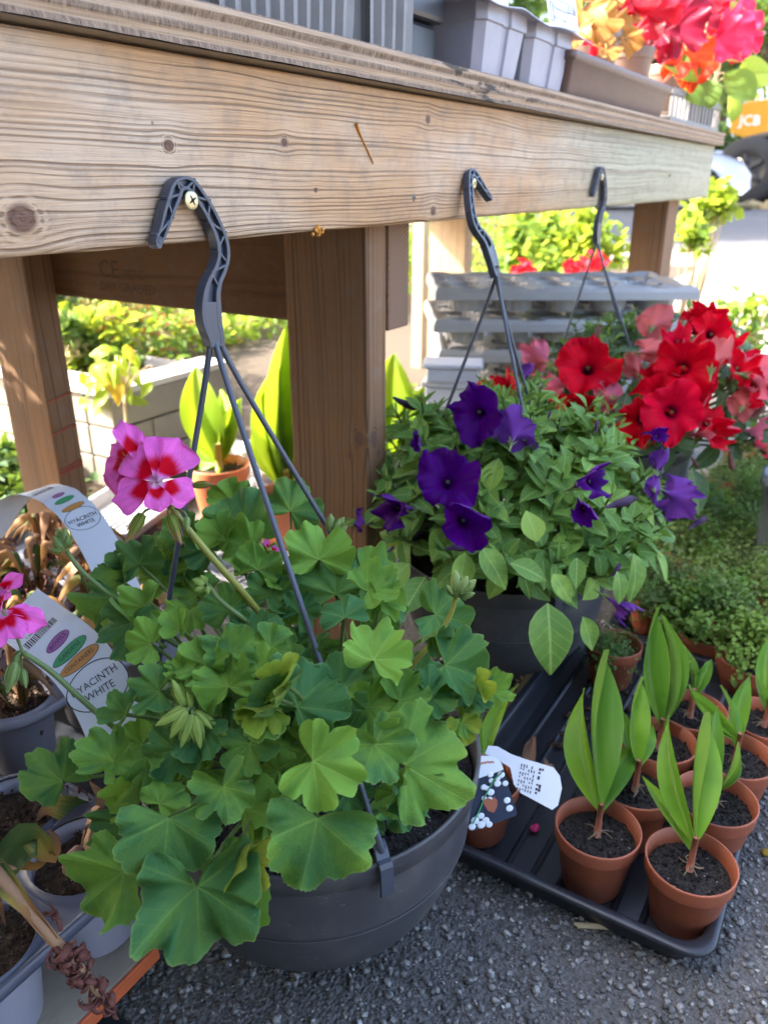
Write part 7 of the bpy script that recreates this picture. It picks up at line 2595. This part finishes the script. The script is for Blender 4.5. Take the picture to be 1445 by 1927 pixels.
for k, (px, py, D, r) in enumerate(((-60, 560, 2.55, .42), (5, 860, 2.1, .2), (60, 985, 2.0, .13), (0, 0, 0, .42), (0, 0, 0, .45))):
    c = at(px, py, D=D) if k < 3 else (np.array([.42, 1.88, .95]) if k == 3 else np.array([-.30, 1.80, .9]))  # last two bushes are out of view, added to shade the back leg
    t = thing('ivy_bush', ('dark leafy bush behind the back leg, tallest of the dark ones', 'dark leafy bush with tiny pale flowers left of the back leg', 'low dark leafy clump at the foot of the back leg', 'dark leafy bush behind the bench, left of the tallest one', 'dark leafy bush behind the bench, farthest left')[k], 'bush', (c[0], c[1], 0))
    pts = clumps(1300 if k in (1, 2) else 5000, (c[0], c[1], c[2] * (.55 if k in (1, 2) else .85)), (r, r, c[2] * (.55 if k in (1, 2) else .85)), 20 if k in (1, 2) else 60, .08 if k in (1, 2) else .12)
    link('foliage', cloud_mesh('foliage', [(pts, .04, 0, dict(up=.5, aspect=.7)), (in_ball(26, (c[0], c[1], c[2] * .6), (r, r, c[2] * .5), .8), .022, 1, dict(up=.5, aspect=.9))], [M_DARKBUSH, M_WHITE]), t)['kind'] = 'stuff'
    m = MB(); m.tube([(c[0], c[1], 0), (c[0], c[1], c[2] * .5)], .006, 5); link('stem', m.mesh('stem', M_BARK), t)


# ------------------------------------------------------------------ plants beyond the far end of the bench
def shrub(px, py, D, rad, mats, lab, n=900, size=.05, k=16, cat='shrub', name='leafy_shrub', cr=.09):
    c = at(px, py, D=D)
    g = np.array([c[0], c[1], ground_z(c[0], c[1])])
    t = thing(name, lab, cat, g)
    cs = in_ball(k, c, np.array(rad) * .85, .35)
    m = MB()
    parts = []
    for i, q in enumerate(cs):
        m.tube(bez(g, g + np.array([0, 0, (q[2] - g[2]) * .4]), q - np.array([0, 0, (q[2] - g[2]) * .25]), q, 8), np.linspace(.007, .0025, 8), 5)
        parts.append((in_ball(n // k, q, cr * nrg.uniform(.7, 1.25), .3), size, i % len(mats), dict(up=.45, aspect=.75)))
    link('branches', m.mesh('branches', M_TWIG), t)
    link('foliage', cloud_mesh('foliage', parts, mats), t)['kind'] = 'stuff'
    return t, c


shrub(1062, 470, 3.3, (.27, .27, .21), [M_LIME, M_LIME, M_IVY], 'lime green leafy shrub in full sun beyond the stacked trays', 1100, .052, 26, cr=.075)
shrub(985, 455, 3.5, (.14, .14, .20), [M_LIME, M_IVY], 'lime green shrub left of the bigger one, in full sun', 420, .05, 12, cr=.06)
shrub(1330, 400, 3.4, (.11, .11, .12), [M_LIME, M_LIME], 'lime green leafy shoot against the white car, right of the far leg', 260, .058, 9, cr=.05)
shrub(1300, 445, 3.3, (.08, .08, .09), [M_LIME, M_IVY], 'lower lime green shoot right of the far leg', 140, .05, 6, cr=.045)
sv, c = shrub(1405, 590, 3.0, (.09, .14, .16), [M_IVY], 'thin trailing plant with scattered green leaves against the bright yard', 120, .05, 16, name='trailing_plant', cat='plant', cr=.035)
for k, (px, py, D) in enumerate(((985, 512, 2.9), (1078, 515, 2.9), (1116, 495, 2.95))):
    c = at(px, py, D=D)
    g = np.array([c[0], c[1], 0])
    t = thing('scarlet_geranium', ('scarlet geranium head leftmost of the three beyond the trays', 'scarlet geranium head between the other two beyond the trays', 'scarlet geranium head just left of the far hook')[k], 'geranium', g)
    m = MB(); m.tube([g, (g + c) / 2 + np.array([.01, 0, 0]), c], .004, 6); link('stem', m.mesh('stem', M_STEM), t)
    link('bloom', cloud_mesh('bloom', [(in_ball(60, c, (.04, .04, .03), .7), .03, 0, dict(up=.4, aspect=.9))], [M_GERBLOOM]), t)
    link('leaf', cloud_mesh('leaf', [(in_ball(40, g + np.array([0, 0, c[2] * .55]), (.09, .09, c[2] * .35), .4), .055, 0, dict(up=.6, aspect=.95))], [M_TREE]), t)
# posts of the next bench
for k, (px, D, w) in enumerate(((791, 3.3, .05),)):
    p = at(px, 515, D=D)
    m = MB(); m.box((p[0] - w / 2, p[1] - w / 2, .0), (p[0] + w / 2, p[1] + w / 2, .95))
    tag(link('timber_post', m.mesh('timber_post', M_PALE, False), bevel=.003), 'thin pale timber post far behind the bench, right of the middle leg', 'post')


# ------------------------------------------------------------------ car, digger, trees across the yard
def wheel(root, M, r, w, mat_rim):
    m = MB()
    m.lathe([(r * .60, -w / 2), (r * .93, -w / 2), (r, -w * .36), (r, w * .36), (r * .93, w / 2), (r * .60, w / 2)], (0, 0, 0), 36)
    for k in range(36):
        a = 2 * pi * k / 36
        m.box((r * .985, -r * .03, -w * .38), (r * 1.015, r * .03, w * .38), rot=rotz(a), c=(0, 0, 0))
    ty = link('tyre', m.mesh('tyre', M_TYRE), root, M)
    m = MB()
    m.lathe([(.001, w * .30), (r * .18, w * .32), (r * .2, w * .2), (r * .52, w * .28), (r * .6, w * .46), (r * .6, -w * .4)], (0, 0, 0), 30)
    for k in range(5):
        a = 2 * pi * k / 5
        m.box((r * .15, -r * .07, w * .2), (r * .56, r * .07, w * .38), rot=rotz(a), c=(0, 0, 0))
    link('rim', m.mesh('rim', mat_rim), ty, M)


def car():
    nose = at(1413, 330, D=17.0)
    f = RT * .93 - HD * .35; f = nz(f * np.array([1, 1, 0]))
    s = np.array([-f[1], f[0], 0])
    if s @ HD > 0: s = -s
    g = ground_z(nose[0], nose[1]) + .004
    O = np.array([nose[0], nose[1], g]) - f * 4.1 * 1.25 - s * .86
    M = Matrix(((f[0], s[0], 0, O[0]), (f[1], s[1], 0, O[1]), (0, 0, 1, O[2]), (0, 0, 0, 1))) @ Matrix.Scale(1.25, 4)
    t = thing('parked_car', 'pale white car parked across the yard, seen past the end of the bench', 'car', O)
    body = [(0.0, .42), (.02, .75), (.10, .98), (.9, 1.02), (2.9, 1.0), (3.55, .93), (3.92, .80), (4.08, .60), (4.10, .38), (3.98, .28), (3.66, .26)]
    def arch(cx, r): return [(cx + r * cos(a), .33 + r * sin(a)) for a in np.linspace(.2, pi - .2, 9)]
    low = arch(3.28, .40) + [(2.86, .24), (1.2, .24)] + arch(.78, .40) + [(.36, .26), (.06, .30)]
    pr = body + low
    m = MB()
    rows = []
    for y, ins in ((-.80, .06), (-.86, .0), (-.87, -.005), (.87, -.005), (.86, .0), (.80, .06)):
        rows.append([(x + (2.05 - x) * ins * .25, y, z + (.62 - z) * ins) for x, z in pr])
    m.grid(np.array(rows).transpose(1, 0, 2), closed=False)
    P = np.array(rows); k = len(pr)
    m.add(P[0], [tuple(range(k))]); m.add(P[-1], [tuple(range(k))[::-1]])
    m.grid(np.array([P[:, -1], P[:, 0]]))
    link('body', m.mesh('body', M_CARWHITE, False), t, M, bevel=.02)
    cab = [(.30, .98), (.55, 1.38), (.9, 1.48), (1.9, 1.50), (2.35, 1.40), (3.1, .99)]
    m = MB(); R_ = np.array([[(x, y * (1 - .16 * (z - .98) / .5), z) for x, z in cab] for y in (-.80, .80)])
    m.grid(R_); m.add(R_[0], [tuple(range(6))]); m.add(R_[1], [tuple(range(6))[::-1]])
    link('glasshouse', m.mesh('glasshouse', M_GLASSDK, False), t, M)
    m = MB()
    for y in (-.70, .70):
        m.tube([(.32, y * 1.12, .99), (.56, y * 1.01, 1.385), (.9, y, 1.49), (1.9, y, 1.51), (2.36, y * 1.01, 1.41), (3.12, y * 1.12, 1.0)], .03, 6)
        m.tube([(1.55, y * 1.13, 1.0), (1.6, y * .99, 1.49)], .03, 6)
    m.box((.75, -.66, 1.488), (2.0, .66, 1.515))
    link('roof', m.mesh('roof', M_CARWHITE), t, M, bevel=.01)
    for x in (.78, 3.28):
        for y, sgn in ((.74, 1), (-.74, -1)):
            wheel(t, M @ Matrix.Translation((x, y, .33)) @ Matrix.Rotation(-pi / 2 * sgn, 4, 'X'), .33, .2, M_CHROME)
    for y in (.66, -.66):
        m = MB(); m.blob((3.93, y, .70), .12, sc=(.5, 1.2, .6), n=12, k=6); link('headlight', m.mesh('headlight', M_CHROME), t, M)
    for y in (.93, -.93):
        m = MB(); m.blob((2.65, y, 1.02), .10, sc=(.6, .9, .75), n=10, k=6); m.tube([(2.68, y * .9, .98), (2.66, y, 1.0)], .02, 5); link('mirror', m.mesh('mirror', M_CARWHITE), t, M)
    for x in (1.35,):
        m = MB(); m.box((1.35, .873, .76), (1.52, .89, .79)); link('door_handle', m.mesh('door_handle', M_CARWHITE, False), t, M)


car()


TXP = .62


def digger():
    c = at(1425, 372, D=21.5)
    f = nz((RT * .80 - HD * .60) * np.array([1, 1, 0]))      # the bonnet points right and towards us
    f = -f
    s = np.array([-f[1], f[0], 0])
    if s @ HD > 0: s = -s
    g = ground_z(c[0], c[1]) + .005
    O = np.array([c[0], c[1], g]) - f * .25
    M = Matrix(((f[0], s[0], 0, O[0]), (f[1], s[1], 0, O[1]), (0, 0, 1, O[2]), (0, 0, 0, 1)))
    t = thing('yellow_digger', 'yellow backhoe digger with black wheels parked beyond the white car', 'digger', O)
    m = MB()
    pr = [(-2.6, 1.55), (-2.6, 2.38), (-.2, 2.55), (.80, 2.49), (1.05, 2.31), (1.1, 1.75), (.6, 1.57)]
    P = np.array([[(x, y * (1 if abs(y) < .6 else 1), z) for x, z in pr] for y in (-.62, -.55, .55, .62)])
    P[0, :, 2] = 2.05 + (P[0, :, 2] - 2.05) * .93; P[3, :, 2] = 2.05 + (P[3, :, 2] - 2.05) * .93
    m.grid(P); m.add(P[0], [tuple(range(7))]); m.add(P[3], [tuple(range(7))[::-1]]); m.grid(np.array([P[:, -1], P[:, 0]]))
    link('bonnet', m.mesh('bonnet', M_YELLOW, False), t, M, bevel=.04)
    m = MB(); m.box((-2.3, -.5, .55), (1.0, .5, 1.53)); m.box((.5, -.75, .5), (.75, .75, .72)); link('chassis', m.mesh('chassis', M_BLKMETAL, False), t, M, bevel=.03)
    for y, sg in ((.82, 1), (-.82, -1)):
        wheel(t, M @ Matrix.Translation((.42, y, .82)) @ Matrix.Rotation(-pi / 2 * sg, 4, 'X'), .82, .40, M_BLKMETAL)
        wheel(t, M @ Matrix.Translation((-1.9, y, .80)) @ Matrix.Rotation(-pi / 2 * sg, 4, 'X'), .80, .46, M_BLKMETAL)
    m = MB()
    for (x, y) in ((-2.5, -.75), (-2.5, .75), (-1.0, -.75), (-1.0, .75)): m.tube([(x, y, 2.0), (x + (.1 if x < -2 else -.1), y * .93, 3.7)], .05, 6)
    m.box((-2.5, -.78, 3.7), (-1.0, .78, 3.8)); link('cab', m.mesh('cab', M_BLKMETAL, False), t, M)
    m = MB(); m.box((-2.44, -.70, 2.60), (-1.06, .70, 3.68)); link('cab_glass', m.mesh('cab_glass', M_GLASSDK, False), t, M)
    m = MB()
    for y in (.45, -.45):
        m.tube([(-.9, y * 1.35, 1.85), (.5, y * 1.35, 1.6), (1.6, y * 1.3, .75)], .10, 6)
    m.box((1.5, -1.1, .12), (2.1, 1.1, .85)); link('loader_arm', m.mesh('loader_arm', M_BLKMETAL, False), t, M, bevel=.03)
    m = MB(); m.tube([(.1, .35, 2.88), (.1, .35, 3.5)], .045, 8); link('exhaust', m.mesh('exhaust', M_CHROME), t, M)
    m = MB(); m.tube([(.4, .9, 1.0), (.9, .92, 1.25), (1.3, .92, 1.28)], .05, 6, flat=.5); link('grab_rail', m.mesh('grab_rail', M_CHROME), t, M)
    m = MB(); flat_text(m, 'JCB', .34, (TXP, .635, 2.02), (-1, 0, -.03), (0, 0, 1)) if (s @ (-HD)) > 0 and (np.cross(f, s)[2] > 0) else flat_text(m, 'JCB', .34, (TXP, .635, 2.02), (1, 0, -.03), (0, 0, 1))
    link('lettering', m.mesh('lettering', M_WHITE, False), t, M)


digger()
m = MB()
a, b = at(1390, 384, D=18.6), at(1500, 384, D=18.6)
for k in range(60):
    q = a + (b - a) * rng.random(); q[2] = ground_z(q[0], q[1]) + rng.uniform(.01, .10)
    d = nrg.normal(0, 1, 3) * np.array([.25, .25, .06]); m.tube([q - d, q, q + d], .03, 4)
tag(link('brushwood', m.mesh('brushwood', M_BRASH)), 'low bank of pale dry brushwood on the ground in front of the digger', 'brushwood', kind='stuff')


def tree(x, y, h, r, mats, lab, n=5000, size=.22):
    z0 = ground_z(x, y)
    t = thing('broadleaf_tree', lab, 'tree', (x, y, z0), 'trees beyond the yard')
    m = MB(); m.tube([(x, y, z0), (x + .05, y, z0 + h * .3), (x, y + .1, z0 + h * .55)], [.028 * h, .022 * h, .014 * h], 8)
    cs = in_ball(26, (x, y, z0 + h * .62), (r * .8, r * .8, h * .34), .4)
    for q in cs:
        m.tube(bez((x, y, z0 + h * .35), (x, y, z0 + h * .45), q - np.array([0, 0, .4]), q, 6), np.linspace(.010 * h, .003 * h, 6), 4)
    link('trunk', m.mesh('trunk', M_BARK), t)
    parts = [(in_ball(n // 26, q, r * .32 * nrg.uniform(.7, 1.3), .35), size, i % len(mats), dict(up=.45, aspect=.75)) for i, q in enumerate(cs)]
    link('crown', cloud_mesh('crown', parts, mats), t)['kind'] = 'stuff'


tl = ['pale green tree in the sun above the digger', 'bright tree at the right behind the digger', 'dark tree filling the gap behind the coloured leaves', 'dense tree behind the white car', 'tall tree far left behind the bench', 'broad tree behind the yard, mostly hidden by the bench', 'rounded tree farther left behind the yard', 'big spreading tree hidden behind the bench, shading the parked car', 'second spreading tree behind the bench, shading the digger']
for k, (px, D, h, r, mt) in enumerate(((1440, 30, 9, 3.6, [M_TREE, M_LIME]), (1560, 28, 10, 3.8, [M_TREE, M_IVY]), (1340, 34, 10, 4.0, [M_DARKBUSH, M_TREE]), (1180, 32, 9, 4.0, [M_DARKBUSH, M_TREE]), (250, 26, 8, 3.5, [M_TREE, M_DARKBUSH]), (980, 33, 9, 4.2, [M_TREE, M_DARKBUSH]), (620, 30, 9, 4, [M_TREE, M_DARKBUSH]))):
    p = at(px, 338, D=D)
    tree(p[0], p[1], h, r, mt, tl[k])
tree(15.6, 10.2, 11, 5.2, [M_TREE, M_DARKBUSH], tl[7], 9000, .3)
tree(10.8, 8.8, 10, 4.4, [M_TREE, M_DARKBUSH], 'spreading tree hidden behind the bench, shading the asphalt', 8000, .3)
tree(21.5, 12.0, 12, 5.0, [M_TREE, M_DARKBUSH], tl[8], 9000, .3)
pts = np.c_[nrg.normal(-2.3, .28, 9000), nrg.uniform(-3.5, 3.2, 9000), 3.3 * nrg.random(9000) ** .8]  # unseen hedge added to cut the skylight from the left
t = thing('hedge', 'added unseen dark hedge shading the left side of the bench', 'hedge', (-2.3, 0, 0))
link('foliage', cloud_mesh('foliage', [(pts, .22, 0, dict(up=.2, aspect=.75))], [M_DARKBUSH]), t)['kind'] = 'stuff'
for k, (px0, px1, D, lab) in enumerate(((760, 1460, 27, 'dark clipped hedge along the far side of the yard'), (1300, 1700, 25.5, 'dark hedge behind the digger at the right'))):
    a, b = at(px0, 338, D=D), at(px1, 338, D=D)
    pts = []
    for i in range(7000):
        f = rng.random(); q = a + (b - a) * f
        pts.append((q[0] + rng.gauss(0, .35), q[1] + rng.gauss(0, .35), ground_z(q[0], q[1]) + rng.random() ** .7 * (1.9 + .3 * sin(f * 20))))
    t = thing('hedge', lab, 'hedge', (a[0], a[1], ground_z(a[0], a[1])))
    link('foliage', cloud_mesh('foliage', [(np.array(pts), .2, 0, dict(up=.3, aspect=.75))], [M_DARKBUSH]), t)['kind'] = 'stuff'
